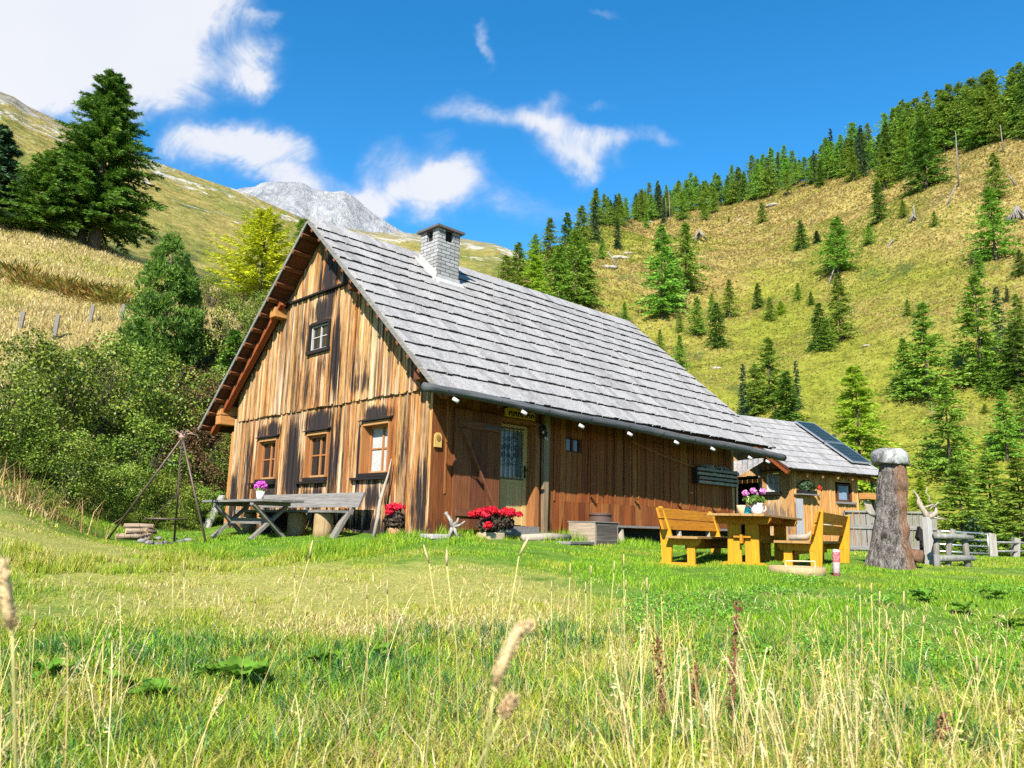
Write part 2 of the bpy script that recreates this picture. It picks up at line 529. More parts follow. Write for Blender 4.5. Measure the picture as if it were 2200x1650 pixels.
DRY = [(880, 1290, 1.5, .8), (620, 1255, 1.5, .55), (1000, 1330, 1.0, .7), (750, 1300, 1.2, .6), (300, 1240, 1.4, .55), (150, 1180, 1.3, .5), (1150, 1290, 1.0, .45), (100, 1330, .8, .3), (2180, 1240, 1.5, .5), (1300, 1440, .6, .4), (500, 1230, 1.4, .4), (1250, 1330, .8, .5), (2100, 1560, .5, .6), (40, 1140, 1.6, .9), (180, 1210, 1.3, .6), (700, 1270, 1.6, .5), (1050, 1260, 1.2, .4),
       (1750, 1330, 1.3, -.5), (1900, 1290, 1.2, -.6), (1500, 1260, 1.2, -.4), (1950, 1420, .8, -.4), (300, 1390, .6, -.4), (780, 1420, .9, -.35), (450, 1175, 1.4, -.4)]


def m_ground():
    m, g = newmat('meadow_soil')
    oc = g.n('ShaderNodeTexCoord').outputs['Object']
    n1 = g.noise(oc, 0.35, 5, 0.6); n2 = g.noise(oc, 3.0, 6, 0.65); n3 = g.noise(oc, 25, 4, 0.7)
    gn = g.ramp(g.m('ADD', g.m('MULTIPLY', n2, 0.6), g.m('MULTIPLY', n3, 0.4)), [(0.3, (0.03, 0.065, 0.008)), (0.5, (0.07, 0.14, 0.015)), (0.7, (0.15, 0.19, 0.03))])
    dry = g.ramp(g.m('ADD', g.m('MULTIPLY', n2, 0.5), g.m('MULTIPLY', n3, 0.5)), [(0.3, (0.10, 0.075, 0.025)), (0.5, (0.24, 0.185, 0.07)), (0.7, (0.38, 0.30, 0.13))])
    sp = g.n('ShaderNodeSeparateXYZ', {0: oc})
    hgt = g.smooth(g.m('ADD', sp.outputs[2], g.m('MULTIPLY', n1, 3.0)), 2.2, 6.5)
    c = g.mix(hgt, gn, dry)
    da = g.n('ShaderNodeAttribute', attribute_name='dry').outputs['Fac']
    c = g.mix(g.m('MULTIPLY', g.smooth(g.m('ADD', da, g.m('MULTIPLY', g.m('SUBTRACT', n2, .5), 1.2)), .1, .8), .9), c, g.ramp(n3, [(.3, (.12, .12, .03)), (.5, (.23, .22, .05)), (.7, (.36, .31, .13))]))
    finish(g, c, 0.95, g.m('ADD', n2, g.m('MULTIPLY', n3, 0.5)), 0.6, 0.04, 0.1)
    return m


def build_ground():
    rr = np.concatenate([[0.35], np.geomspace(0.7, 62, 210), np.geomspace(66, 300, 26), [600, 1500, 3000, 6000]])
    aa = np.radians(np.concatenate([np.linspace(-52, 52, 300), np.linspace(56, 304, 63)]))
    A, R = np.meshgrid(aa, rr)
    X = (R * np.sin(A)).ravel(); Y = (R * np.cos(A)).ravel(); Z = gz(X, Y)
    na, nr = len(aa), len(rr)
    i, j = np.meshgrid(np.arange(nr - 1), np.arange(na), indexing='ij')
    a = (i * na + j).ravel(); b = (i * na + (j + 1) % na).ravel()
    F4 = np.stack([a, a + na, b + na, b], 1)
    V = np.stack([X, Y, Z], 1)
    V = np.vstack([V, [[0, 0, gz(0, 0)[0]]]]); k = len(V) - 1
    F3 = np.stack([np.full(na, k), np.arange(na), (np.arange(na) + 1) % na], 1)
    me = np_mesh('ground', V, [F4, F3], smooth=True)
    da = me.attributes.new('dry', 'FLOAT', 'POINT'); dv = spots(V[:, 0], V[:, 1], DRY) * (np.hypot(V[:, 0], V[:, 1]) < 30)
    da.data.foreach_set('value', dv.astype(np.float32))
    tag(link('ground', me, m_ground()), kind='structure', label='grassy alpine meadow falling towards the viewer')


build_ground()


# ------------------------------------------------------------------ far slopes (each a terrain sheet of its own)
class Slope:
    """sheet given by its foot and its crest: crest seen at px, py from distance d"""
    def __init__(s, crest, foot_d, foot_z, power=1.0, noise=0.0, nsc=0.02, seed=1, bump=0.0):
        P = np.array([at(*c) for c in crest])
        az = np.arctan2(P[:, 0], P[:, 1]); o = np.argsort(az)
        s.az = az[o]; s.R = np.hypot(P[:, 0], P[:, 1])[o]; s.Z = P[:, 2][o]
        s.fd, s.fz, s.pw, s.nz, s.nsc, s.seed = foot_d, foot_z, power, noise, nsc, seed

    def z(s, x, y):
        x = np.atleast_1d(np.asarray(x, float)); y = np.atleast_1d(np.asarray(y, float))
        a = np.arctan2(x, y); r = np.hypot(x, y)
        R = np.interp(a, s.az, s.R); Z = np.interp(a, s.az, s.Z)
        t = (r - s.fd) / (R - s.fd)
        tc_ = np.clip(t, 0, 1)
        z = s.fz + (Z - s.fz) * tc_ ** s.pw
        z = np.where(t < 0, s.fz + t * 6, z)
        z = np.where(t > 1, Z - (t - 1) * (R - s.fd) * 0.35, z)
        env = np.clip(t * 4, 0, 1) * (1 - 0.65 * np.exp(-((t - 1) / 0.12) ** 2))
        n = (fbm(x * s.nsc, y * s.nsc, 5, s.seed) - 0.5) * 2 * s.nz * env
        return z + n

    def hit(s, px, py, d0=40, d1=420, st=0.5):
        ds = np.arange(d0, d1, st); r = ray(px, py); P = ORG[None] + ds[:, None] * r[None]
        below = P[:, 2] < s.z(P[:, 0], P[:, 1])
        if not below.any(): return None
        p = P[int(np.argmax(below))].copy(); p[2] = s.z(p[0], p[1])[0]
        return p

    def sheet(s, name, mat, a0, a1, na, ts, extra=None, label=None):
        aa = np.linspace(math.radians(a0), math.radians(a1), na)
        T, A = np.meshgrid(ts, aa, indexing='ij')
        R = np.interp(A.ravel(), s.az, s.R); r = s.fd + (R - s.fd) * T.ravel()
        X = r * np.sin(A.ravel()); Y = r * np.cos(A.ravel()); Z = s.z(X, Y)
        if extra is not None: X, Y, Z = extra(X, Y, Z, T.ravel())
        nt = len(ts)
        i, j = np.meshgrid(np.arange(nt - 1), np.arange(na - 1), indexing='ij')
        a = (i * na + j).ravel()
        me = np_mesh(name, np.stack([X, Y, Z], 1), [np.stack([a, a + 1, a + na + 1, a + na], 1)], smooth=True)
        return tag(link(name, me, mat), kind='structure', label=label)


HILL = Slope([(900, 740, 105), (980, 690, 112), (1060, 602, 130), (1150, 562, 160), (1215, 520, 190), (1280, 478, 230), (1400, 462, 290), (1560, 432, 300), (1700, 396, 275), (1850, 362, 240), (2000, 322, 208), (2200, 278, 182), (2500, 190, 168), (2900, 120, 160), (4200, 60, 160)],
             52, -7.0, 1.0, 4.5, 0.045, 11)
ALP = Slope([(-1800, -300, 520), (-300, 30, 560), (0, 194, 600), (30, 205, 605), (62, 226, 612), (110, 247, 620), (200, 290, 640), (330, 346, 660), (430, 382, 680), (520, 412, 700), (600, 446, 720), (650, 468, 740), (720, 490, 780), (800, 501, 820), (870, 501, 860), (930, 506, 880),
             (1000, 512, 880), (1060, 522, 860), (1110, 540, 840), (1200, 610, 800), (1400, 720, 760), (1700, 900, 700)], 110, -2.0, 1.25, 7.0, 0.012, 23)
PEAK = Slope([(380, 440, 2500), (440, 425, 2520), (505, 409, 2550), (525, 404, 2560), (548, 402, 2560), (562, 394, 2570), (590, 390, 2580), (640, 391, 2590), (656, 395, 2600), (672, 408, 2600), (705, 411, 2610), (738, 409, 2620), (752, 418, 2620), (770, 430, 2630), (800, 456, 2640),
              (835, 478, 2650), (870, 500, 2660), (950, 540, 2660), (1100, 640, 2660)], 1900, 300, 0.9, 16.0, 0.012, 41)


def m_hill():
    m, g = newmat('dry_hill_grass')
    oc = g.n('ShaderNodeTexCoord').outputs['Object']
    n0 = g.noise(oc, 0.016, 5, 0.6, 0.5); n1 = g.noise(oc, 0.06, 6, 0.62); n2 = g.noise(oc, 0.45, 6, 0.7); n3 = g.noise(oc, 1.7, 4, 0.7)
    fine = g.m('ADD', g.m('MULTIPLY', n2, 0.5), g.m('MULTIPLY', n3, 0.5))
    tan = g.ramp(fine, [(0.34, (0.07, 0.055, 0.018)), (0.46, (0.22, 0.165, 0.048)), (0.58, (0.33, 0.255, 0.085)), (0.72, (0.44, 0.36, 0.16))])
    grn = g.ramp(fine, [(0.34, (0.045, 0.055, 0.008)), (0.5, (0.17, 0.18, 0.022)), (0.7, (0.28, 0.27, 0.045))])
    f = g.m('ADD', g.m('MULTIPLY', n0, 0.65), g.m('MULTIPLY', n1, 0.35))
    sp = g.n('ShaderNodeSeparateXYZ', {0: oc})
    # greener low down and to the left of the slope
    low = g.smooth(g.m('ADD', sp.outputs[2], g.m('MULTIPLY', sp.outputs[0], 0.45)), 110, 25)
    f = g.m('ADD', f, g.m('MULTIPLY', low, 0.14))
    c = g.mix(g.smooth(f, 0.47, 0.66), tan, grn)
    red = g.smooth(g.noise(oc, 0.028, 4, 0.6, 1.0), 0.58, 0.70)
    c = g.mix(g.m('MULTIPLY', red, 0.55), c, (0.21, 0.115, 0.045))
    heath = g.smooth(g.m('ADD', g.noise(oc, 0.09, 5, 0.7), g.m('MULTIPLY', n3, 0.25)), 0.70, 0.77)
    c = g.mix(g.m('MULTIPLY', heath, 0.8), c, (0.045, 0.075, 0.02))
    rock = g.smooth(g.m('ADD', g.noise(oc, 0.05, 6, 0.72, 0.6), g.m('MULTIPLY', n3, 0.12)), 0.73, 0.78)
    c = g.mix(g.m('MULTIPLY', rock, 0.9), c, g.ramp(n3, [(0.3, (0.22, 0.19, 0.15)), (0.7, (0.45, 0.40, 0.33))]))
    finish(g, c, 0.95, g.m('ADD', g.m('MULTIPLY', n2, 1.0), g.m('MULTIPLY', n3, 0.6)), 0.9, 0.9, 0.05)
    return m


def m_alp():
    m, g = newmat('alpine_grass_slope')
    oc = g.n('ShaderNodeTexCoord').outputs['Object']
    n0 = g.noise(oc, 0.006, 5, 0.6, 0.5); n1 = g.noise(oc, 0.03, 7, 0.68, 0.3); n2 = g.noise(oc, 0.15, 6, 0.72)
    tan = g.ramp(n2, [(0.3, (0.10, 0.085, 0.025)), (0.5, (0.22, 0.175, 0.05)), (0.7, (0.33, 0.27, 0.10))])
    grn = g.ramp(n2, [(0.3, (0.06, 0.07, 0.016)), (0.6, (0.17, 0.17, 0.04))])
    c = g.mix(g.smooth(g.m('ADD', g.m('MULTIPLY', n0, .5), g.m('MULTIPLY', n1, .5)), 0.42, 0.58), tan, grn)
    sp = g.n('ShaderNodeSeparateXYZ', {0: oc})
    zz = sp.outputs[2]
    scrub = g.smooth(g.m('SUBTRACT', g.m('ADD', n1, g.m('MULTIPLY', n2, 0.35)), g.m('MULTIPLY', g.smooth(zz, 60, 190), 0.24)), 0.53, 0.62)
    c = g.mix(g.m('MULTIPLY', scrub, 0.9), c, g.ramp(n2, [(0.35, (0.022, 0.035, 0.015)), (0.65, (0.07, 0.09, 0.03))]))
    rk = g.m('ADD', g.noise(oc, 0.022, 8, 0.75, 1.2), g.m('MULTIPLY', g.smooth(zz, 150, 330), 0.15))
    rock = g.smooth(rk, 0.64, 0.70)
    c = g.mix(g.m('MULTIPLY', rock, 0.85), c, g.ramp(n2, [(0.3, (0.20, 0.19, 0.17)), (0.7, (0.55, 0.53, 0.49))]))
    top = g.smooth(g.m('ADD', zz, g.m('MULTIPLY', n1, 60)), 300, 350)
    c = g.mix(g.m('MULTIPLY', top, 0.7), c, (0.17, 0.155, 0.125))
    finish(g, c, 0.95, g.m('ADD', n1, g.m('MULTIPLY', n2, 0.5)), 1.0, 6.0, 0.05)
    return m


def m_rock():
    m, g = newmat('pale_limestone')
    oc = g.n('ShaderNodeTexCoord').outputs['Object']
    n1 = g.noise(oc, 0.012, 9, 0.72, 0.8)
    st = g.noise(g.v('MULTIPLY', oc, (1, 1, 0.22)), 0.035, 9, 0.75, 1.0)
    c = g.ramp(g.m('ADD', g.m('MULTIPLY', st, 0.6), g.m('MULTIPLY', n1, 0.4)), [(0.34, (0.12, 0.13, 0.16)), (0.46, (0.25, 0.255, 0.275)), (0.56, (0.36, 0.36, 0.37)), (0.7, (0.46, 0.455, 0.45))])
    finish(g, c, 0.9, g.m('ADD', st, n1), 1.0, 22.0, 0.1)
    return m


HILL.sheet('hillside', m_hill(), -9, 75, 420, np.concatenate([np.linspace(-0.06, 1.0, 190), np.linspace(1.02, 1.5, 10)]), label='steep dry grass hillside to the right')
ALP.sheet('mountain_slope', m_alp(), -58, 22, 420, np.concatenate([np.linspace(-0.05, 1.0, 170), np.linspace(1.02, 1.4, 8)]), label='big grassy mountain slope behind on the left')


def craggy(X, Y, Z, T):
    n = np.abs(fbm(X * 0.006, Y * 0.006, 5, 77) - 0.5) * 2
    return X, Y, Z + (0.25 - n) * 60 * np.clip((1 - T) * 6, 0.06, 1)


PEAK.sheet('mountain_peak', m_rock(), -32, 10, 360, np.concatenate([np.linspace(0, 1.0, 170), np.linspace(1.02, 1.4, 6)]), craggy, label='pale grey limestone peak far behind')
# ------------------------------------------------------------------ the cabin
PAL_GABLE = [(0.42, 0.18, 0.05), (0.60, 0.34, 0.12), (0.36, 0.125, 0.03), (0.64, 0.43, 0.21), (0.50, 0.24, 0.07), (0.24, 0.15, 0.085), (0.58, 0.32, 0.11), (0.28, 0.085, 0.022), (0.62, 0.38, 0.15), (0.19, 0.115, 0.065), (0.52, 0.27, 0.085)]
STAIN = [(-u, z, hx, hz, w * .87) for (u, z, hx, hz, w) in [
    (5.2, .85, 2.1, 1.0, .62), (3.5, 1.0, .9, 1.1, .60), (1.3, .75, 1.2, .85, .50), (3.7, -.05, 4.3, .45, .95), (3.6, 2.9, 1.3, .75, .62), (4.3, 3.4, .45, .9, .52), (2.75, 3.0, .9, .5, .5),
    (4.62, 1.30, .30, 1.0, 1.15), (2.98, 1.45, .16, .9, 1.0), (4.22, 1.1, .2, .5, .9), (2.12, 1.3, .15, .8, .95), (5.65, 2.08, .6, .22, 1.1), (3.65, 2.12, .62, .3, 1.15), (1.6, 2.12, .55, .18, 1.0),
    (5.65, .60, .65, .30, .8), (3.65, .60, .55, .32, .85), (1.6, .60, .55, .26, .8), (3.1, 3.5, .16, 1.0, 1.1), (4.38, 3.95, .16, .7, .8), (3.7, 4.45, .5, .36, 1.0), (3.45, 5.10, .42, .55, 1.15), (2.8, 5.2, .25, .5, .8),
    (6.55, 1.2, .22, 1.0, .8), (7.2, .5, .35, .8, .8), (.3, .5, .3, .9, .85), (2.2, 2.75, .5, .25, .6), (.75, 1.3, .12, 1.0, .65)]]
M_GABLE = m_boards('gable_boards', PAL_GABLE, 'Z', STAIN, stain_bias=0.12, grain=(0.13, 1.35), pale=(0.68, 0.54, 0.38))
M_SIDE = m_boards('long_wall_boards', [(0.21, 0.052, 0.012), (0.28, 0.082, 0.018), (0.14, 0.036, 0.011), (0.32, 0.115, 0.028), (0.19, 0.055, 0.015)], 'Z', [(2.0, .05, 9, .22, .5)], grain=(0.45, 1.25), dark=(0.05, 0.03, 0.022))
M_SHUT = m_boards('plank_door_boards', [(0.15, 0.048, 0.018), (0.20, 0.07, 0.025), (0.12, 0.04, 0.018)], 'Z', grain=(0.5, 1.2))
M_LEDGE = m_boards('ledge_boards', [(0.15, 0.055, 0.025), (0.19, 0.075, 0.035)], 'Y', grain=(0.5, 1.2))
M_DARKW = m_boards('blackened_wood', [(0.012, 0.010, 0.009), (0.022, 0.017, 0.015)], 'X', grain=(0.5, 1.3))
M_RED = m_boards('red_rafter_wood', [(0.23, 0.055, 0.018), (0.28, 0.075, 0.022)], 'X', grain=(0.6, 1.2))
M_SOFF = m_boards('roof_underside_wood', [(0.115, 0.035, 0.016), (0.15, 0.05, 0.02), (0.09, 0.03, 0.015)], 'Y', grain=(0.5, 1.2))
M_HONEY = m_boards('honey_wood', [(0.46, 0.20, 0.055), (0.52, 0.25, 0.08)], 'Y', grain=(0.6, 1.15))
M_FRAME = m_boards('window_frame_wood', [(0.42, 0.19, 0.06), (0.36, 0.14, 0.045), (0.45, 0.24, 0.09)], 'Z', grain=(0.65, 1.15), knots=0)
M_GREYW = m_boards('silver_grey_wood', [(0.17, 0.16, 0.145), (0.23, 0.215, 0.195), (0.12, 0.112, 0.10)], 'X', grain=(0.5, 1.25), knots=0.4)
M_GREYWZ = m_boards('silver_grey_upright_wood', [(0.25, 0.225, 0.19), (0.32, 0.29, 0.25), (0.18, 0.16, 0.135), (0.36, 0.33, 0.285)], 'Z', grain=(0.5, 1.25), knots=0.5)
M_SHING = m_boards('roof_planks', [(0.31, 0.296, 0.29), (0.36, 0.345, 0.336), (0.25, 0.238, 0.233), (0.40, 0.383, 0.372), (0.33, 0.315, 0.309)], 'X', grain=(0.36, 1.3), pale=(0.36, 0.345, 0.338), knots=0.35)
M_LOG = m_boards('grey_log_wood', [(0.085, 0.09, 0.095)], 'Y', grain=(0.4, 1.35), pale=(0.17, 0.17, 0.18))
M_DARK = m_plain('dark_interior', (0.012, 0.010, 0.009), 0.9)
M_GLASS, _g = newmat('dark_window_glass')
finish(_g, (0.012, 0.013, 0.014), 0.04, spec=0.6)
M_CURT = m_plain('white_curtain', (0.30, 0.31, 0.30), 0.9, 0.2, 14)
M_WHITE = m_plain('white_paint', (0.42, 0.42, 0.40), 0.45, 0.05)
M_IRON = m_plain('black_iron', (0.012, 0.012, 0.013), 0.45, 0.1, spec=0.5)
M_STEEL = m_plain('galvanised_steel', (0.55, 0.56, 0.58), 0.35, 0.08, 20, metal=0.85)

SLOPE = 0.897; ZE = 2.33; OE = 0.716; OV = 0.514; OB = 0.763; RIDX = -W_ / 2
ZR = ZE + SLOPE * (OE + W_ / 2)


def roofz(x):
    return ZR - SLOPE * abs(x - RIDX)


cabin = thing('wooden_cabin', 'large weathered wooden alpine cabin with steep grey plank roof and brick chimney', 'cabin', tuple(CAB), CROT)
rg = random.Random(4)


def board_wall(mb, x0, x1, zb, zt, y, thick, holes, wmin, wmax, gap=0.011, slant=0.0, plane='y'):
    """vertical boards from x0 to x1; zb, zt functions of x; holes (x0, x1, z0, z1)"""
    cuts = [x0]
    while cuts[-1] < x1 - wmin * 0.6:
        cuts.append(min(x1, cuts[-1] + rg.uniform(wmin, wmax)))
    cuts[-1] = x1
    for h in holes:
        for e in (h[0], h[1]):
            if x0 < e < x1: cuts.append(e)
    cuts = sorted(set(cuts))
    for a, b in zip(cuts, cuts[1:]):
        if b - a < 0.012: continue
        m = (a + b) / 2
        segs = [(None, None)]
        lo = [(zb(a), zb(b))]; segs = []
        hs_ = sorted([h for h in holes if h[0] - 1e-4 <= m <= h[1] + 1e-4], key=lambda h: h[2])
        cur = (zb(a), zb(b))
        for h in hs_:
            segs.append((cur, (h[2], h[2]))); cur = (h[3], h[3])
        segs.append((cur, (zt(a), zt(b))))
        dy = rg.uniform(-0.007, 0.007); jb = rg.uniform(-0.012, 0.012)
        for (z0, z1) in segs:
            if max(z1[0] - z0[0], z1[1] - z0[1]) < 0.02: continue
            z1 = (max(z1[0], z0[0] + 0.005), max(z1[1], z0[1] + 0.005))
            A, B = a + gap / 2, b - gap / 2
            yo = y + dy
            if plane == 'y':
                bq = [(A, yo, z0[0] + jb), (B, yo, z0[1] + jb), (B, yo + thick, z0[1] + jb), (A, yo + thick, z0[0] + jb)]
                tq = [(A, yo, z1[0]), (B, yo, z1[1]), (B, yo + thick, z1[1]), (A, yo + thick, z1[0])]
            else:
                bq = [(yo, A, z0[0] + jb), (yo, B, z0[1] + jb), (yo - thick, B, z0[1] + jb), (yo - thick, A, z0[0] + jb)]
                tq = [(yo, A, z1[0]), (yo, B, z1[1]), (yo - thick, B, z1[1]), (yo - thick, A, z1[0])]
            mb.hexa(bq, tq)


ZMID, ZUP = 2.43, 4.88
WIN = [(-6.05, -5.25, 1.02, 1.88), (-4.00, -3.20, 1.00, 1.88), (-2.0, -1.16, 1.02, 1.93)]
ATT = (-4.14, -3.36, 3.58, 4.20)
under = lambda x: roofz(x) - 0.13
mb = MB()
board_wall(mb, -W_, 0.0, lambda x: -0.12, lambda x: min(ZMID + 0.06, under(x)), 0.0, 0.03, WIN, 0.085, 0.20)
board_wall(mb, -W_ + 0.2, -0.30, lambda x: ZMID - 0.02 + 0.01 * math.sin(x * 3), lambda x: min(ZUP + 0.05, under(x)), -0.045, 0.03, [ATT], 0.085, 0.20)
board_wall(mb, -5.35, -2.1, lambda x: ZUP + 0.05 * abs(x - RIDX) ** 1.0 * 0.3 - 0.03, lambda x: under(x), -0.085, 0.03, [], 0.09, 0.19)
# cover strips over the joints
xx = -W_ + 0.25
while xx < -0.1:
    w = rg.uniform(0.022, 0.038)
    m_ = xx + w / 2
    if not any(h[0] - 0.05 < m_ < h[1] + 0.05 for h in WIN):
        mb.box(xx, xx + w, -0.032, -0.004, -0.10 + rg.uniform(-.02, .02), min(ZMID - 0.03, under(xx) - .03, under(xx + w) - .03))
    if not (ATT[0] - 0.08 < m_ < ATT[1] + 0.08) and -W_ + .4 < xx < -0.45:
        t_ = min(ZUP - 0.04, under(xx) - .05, under(xx + w) - .05)
        if t_ > ZMID + 0.1: mb.box(xx, xx + w, -0.078, -0.049, ZMID, t_)
    xx += rg.uniform(0.10, 0.26)
mb.build('gable_wall', M_GABLE, cabin)
core = MB()
core_holes = WIN + [ATT]
board_wall(core, -W_ + 0.02, -0.02, lambda x: -0.2, lambda x: under(x) - 0.02, 0.045, 0.12, core_holes, 0.4, 0.6, gap=0.0)
DOOR = (1.56, 2.50, 0.16, 2.06); SWIN = (3.36, 3.84, 1.63, 1.92)
board_wall(core, 0.18, L_, lambda x: -0.25, lambda x: 2.72, -0.045, 0.12, [DOOR, SWIN], 0.5, 0.7, gap=0.0, plane='x')
core.box(-W_ + .02, -W_ + 0.14, 0.18, L_ - .13, -0.2, 2.72)
board_wall(core, -W_ + 0.02, -0.02, lambda x: -0.2, lambda x: under(x) - 0.02, L_ - 0.12, 0.12, [], 0.5, 0.8, gap=0.0)
core.box(-W_ + .15, -.18, 0.18, L_ - 0.14, -0.1, 0.12)
core.box(-W_ + .15, -.18, 0.18, L_ - 0.14, 2.46, 2.56)
core.build('inner_walls', M_SOFF, cabin)
mb = MB()
board_wall(mb, 0.0, L_ + .02, lambda x: -0.06 if x < 3.28 else 0.60, lambda x: 2.80, 0.0, 0.03, [DOOR, SWIN], 0.14, 0.24, plane='x')
board_wall(mb, 3.30, L_, lambda x: -0.12, lambda x: 0.66, 0.016, 0.03, [], 0.14, 0.24, plane='x')
yy = 0.3
while yy < L_:
    if not (0.45 < yy < 2.7 or 3.3 < yy < 3.9):
        mb.box(0.004, 0.02, yy, yy + 0.035, 0.66, 2.84)
    yy += rg.uniform(0.22, 0.38)
mb.build('long_wall', M_SIDE, cabin)
MB().box(-W_ - .16, -W_ - .02, 0.02, 0.16, -.1, 2.2).build('corner_post', M_HONEY, cabin)
MB().box(-0.16, -0.02, L_ + .03, L_ + .15, -.2, 2.5).build('corner_post', M_HONEY, cabin)


def window(name, x0, x1, z0, z1, parent, mframe, yface=0.0, depth=0.07, curtain=False, panes=(2, 2), fw=0.042, plane='y', bar=0.022):
    """frame > glass, muntins; lies in an opening of the gable (plane y) or of the long wall (plane x)"""
    def bx(mb, a0, a1, d0, d1, c0, c1):
        if plane == 'y': mb.box(a0, a1, yface + d0, yface + d1, c0, c1)
        else: mb.box(yface - d1, yface - d0, a0, a1, c0, c1)
    f = MB()
    bx(f, x0, x0 + fw, depth - .03, depth + .04, z0, z1); bx(f, x1 - fw, x1, depth - .03, depth + .04, z0, z1)
    bx(f, x0 + fw, x1 - fw, depth - .028, depth + .038, z0, z0 + fw); bx(f, x0 + fw, x1 - fw, depth - .028, depth + .038, z1 - fw, z1)
    fr = f.build('window', mframe, parent)
    mu = MB()
    for i in range(1, panes[0]):
        xc = x0 + (x1 - x0) * i / panes[0]
        bx(mu, xc - bar, xc + bar, depth - .015, depth + .02, z0 + fw + .002, z1 - fw - .002)
    for j in range(1, panes[1]):
        zc = z0 + (z1 - z0) * j / panes[1] + .02
        bx(mu, x0 + fw + .002, x1 - fw - .002, depth - .008, depth + .012, zc - bar * .6, zc + bar * .6)
    mu.build('muntin', mframe, fr)
    gl = MB(); bx(gl, x0 + fw * .5, x1 - fw * .5, depth + .012, depth + .018, z0 + fw * .5, z1 - fw * .5)
    gl.build('pane', M_CURT if curtain else M_GLASS, fr)
    return fr


for i, (x0, x1, z0, z1) in enumerate(WIN):
    w = window('window', x0 + .02, x1 - .02, z0 + .02, z1 - .02, cabin, M_FRAME, 0.0, 0.07 if i < 2 else 0.15, curtain=(i == 2))
    if i == 2: w['label'] = 'deep window with white curtains'
    jb = MB()   # reveal boards round the opening
    jb.box(x0 - .03, x0 + .018, -.055, .16, z0 + .01, z1); jb.box(x1 - .018, x1 + .03, -.055, .16, z0 + .01, z1)
    jb.box(x0 + .02, x1 - .02, -.052, .16, z1 - .02, z1 + .045)
    jb.build('reveal', M_FRAME, w)
    hb = MB(); hb.hexa([(x0 - .08, -.10, z1 + .055), (x1 + .06, -.10, z1 + .055), (x1 + .06, .0, z1 + .10), (x0 - .08, .0, z1 + .10)], [(x0 - .08, -.10, z1 + .072), (x1 + .06, -.10, z1 + .072), (x1 + .06, .0, z1 + .118), (x0 - .08, .0, z1 + .118)])
    hb.build('window_hood', M_DARKW, w)
    sb = MB(); sb.box(x0 - .02, x1 + .02, -.07, .1, z0 - .055, z0 + .012); sb.box(x0 - .28, x1 + .03, -.085, -.02, z0 - .105, z0 - .06)
    sb.build('sill', M_DARKW, w)
x0, x1, z0, z1 = ATT
M_SASH = m_plain('grey_white_sash', (0.34, 0.32, 0.3), 0.7)
w = window('window', x0 + .05, x1 - .05, z0 + .045, z1 - .05, cabin, M_SASH, -0.045, 0.03, fw=.03, bar=.014)
w['label'] = 'small attic window with black frame'
fb = MB(); fb.box(x0 - .02, x0 + .045, -.09, 0.02, z0, z1); fb.box(x1 - .045, x1 + .02, -.09, 0.02, z0, z1); fb.box(x0 + .047, x1 - .047, -.087, .02, z1 - .045, z1 + .02); fb.box(x0 - .05, x1 + .04, -.11, .02, z0 - .03, z0 + .04)
fb.build('outer_frame', M_DARKW, w)
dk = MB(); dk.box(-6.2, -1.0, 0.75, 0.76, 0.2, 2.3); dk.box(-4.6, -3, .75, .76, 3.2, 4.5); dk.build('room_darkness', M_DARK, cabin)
w = window('window', SWIN[0], SWIN[1], SWIN[2], SWIN[3], cabin, M_SOFF, 0.0, 0.05, panes=(2, 1), fw=.03, plane='x', bar=.025)
w['label'] = 'tiny two pane window reflecting blue sky'

# door recess, door, grille
M_DOOR = m_boards('pale_door_wood', [(0.50, 0.34, 0.13), (0.55, 0.38, 0.15), (0.47, 0.31, 0.12)], 'Z', grain=(0.8, 1.1), knots=0.1)
y0, y1, z0, z1 = DOOR
mb = MB()
mb.box(-.42, .03, y0 - .05, y0 + .02, z0, z1 + .03); mb.box(-.42, .03, y1 - .02, y1 + .09, z0, z1 + .03); mb.box(-.42, .028, y0 + .02, y1 - .02, z1 - .02, z1 + .05)
mb.build('door_jamb', m_boards('door_jamb_wood', [(0.36, 0.15, 0.05), (0.30, 0.12, 0.04)], 'Z'), cabin)
mb = MB(); mb.box(-.45, .12, y0 - .02, y1 + .02, 0.0, z0 - .002); mb.box(0.0, .20, y0 - .1, y1 + .1, -.1, .06)
mb.build('door_step', M_GREYW, cabin)
D = -.22
mb = MB()
for k in range(9):
    a = y0 + .12 + k * (y1 - y0 - .24) / 9
    mb.box(D - .035, D, a + .002, a + (y1 - y0 - .24) / 9 - .002, z0 + .02, z0 + .80)
mb.box(D - .05, D + .02, y0 + .02, y0 + .118, z0 + .01, z1 - .03); mb.box(D - .05, D + .02, y1 - .118, y1 - .02, z0 + .01, z1 - .03)
mb.box(D - .05, D + .018, y0 + .12, y1 - .12, z1 - .14, z1 - .03); mb.box(D - .05, D + .018, y0 + .12, y1 - .12, z0 + .80, z0 + .90)
door = mb.build('door', M_DOOR, cabin)
mb = MB(); mb.box(D - .04, D - .03, y0 + .1, y1 - .1, z0 + .89, z1 - .13); mb.build('pane', m_plain('grey_green_glass', (0.10, 0.115, 0.11), 0.12, 0.1, spec=.6), door)
gr = MB(); ga, gb, gc, gd = y0 + .14, y1 - .14, z0 + .86, z1 - .10
for k in range(6):
    yk = ga + (gb - ga) * (k + .5) / 6
    gr.tube([(D + .045, yk, gc), (D + .045, yk, gd)], .008, 6)
gr.box(D + .035, D + .055, ga, gb, gc - .01, gc + .015); gr.box(D + .035, D + .055, ga, gb, gd - .015, gd + .01)
ym, zm = (ga + gb) / 2, (gc + gd) / 2 + .04


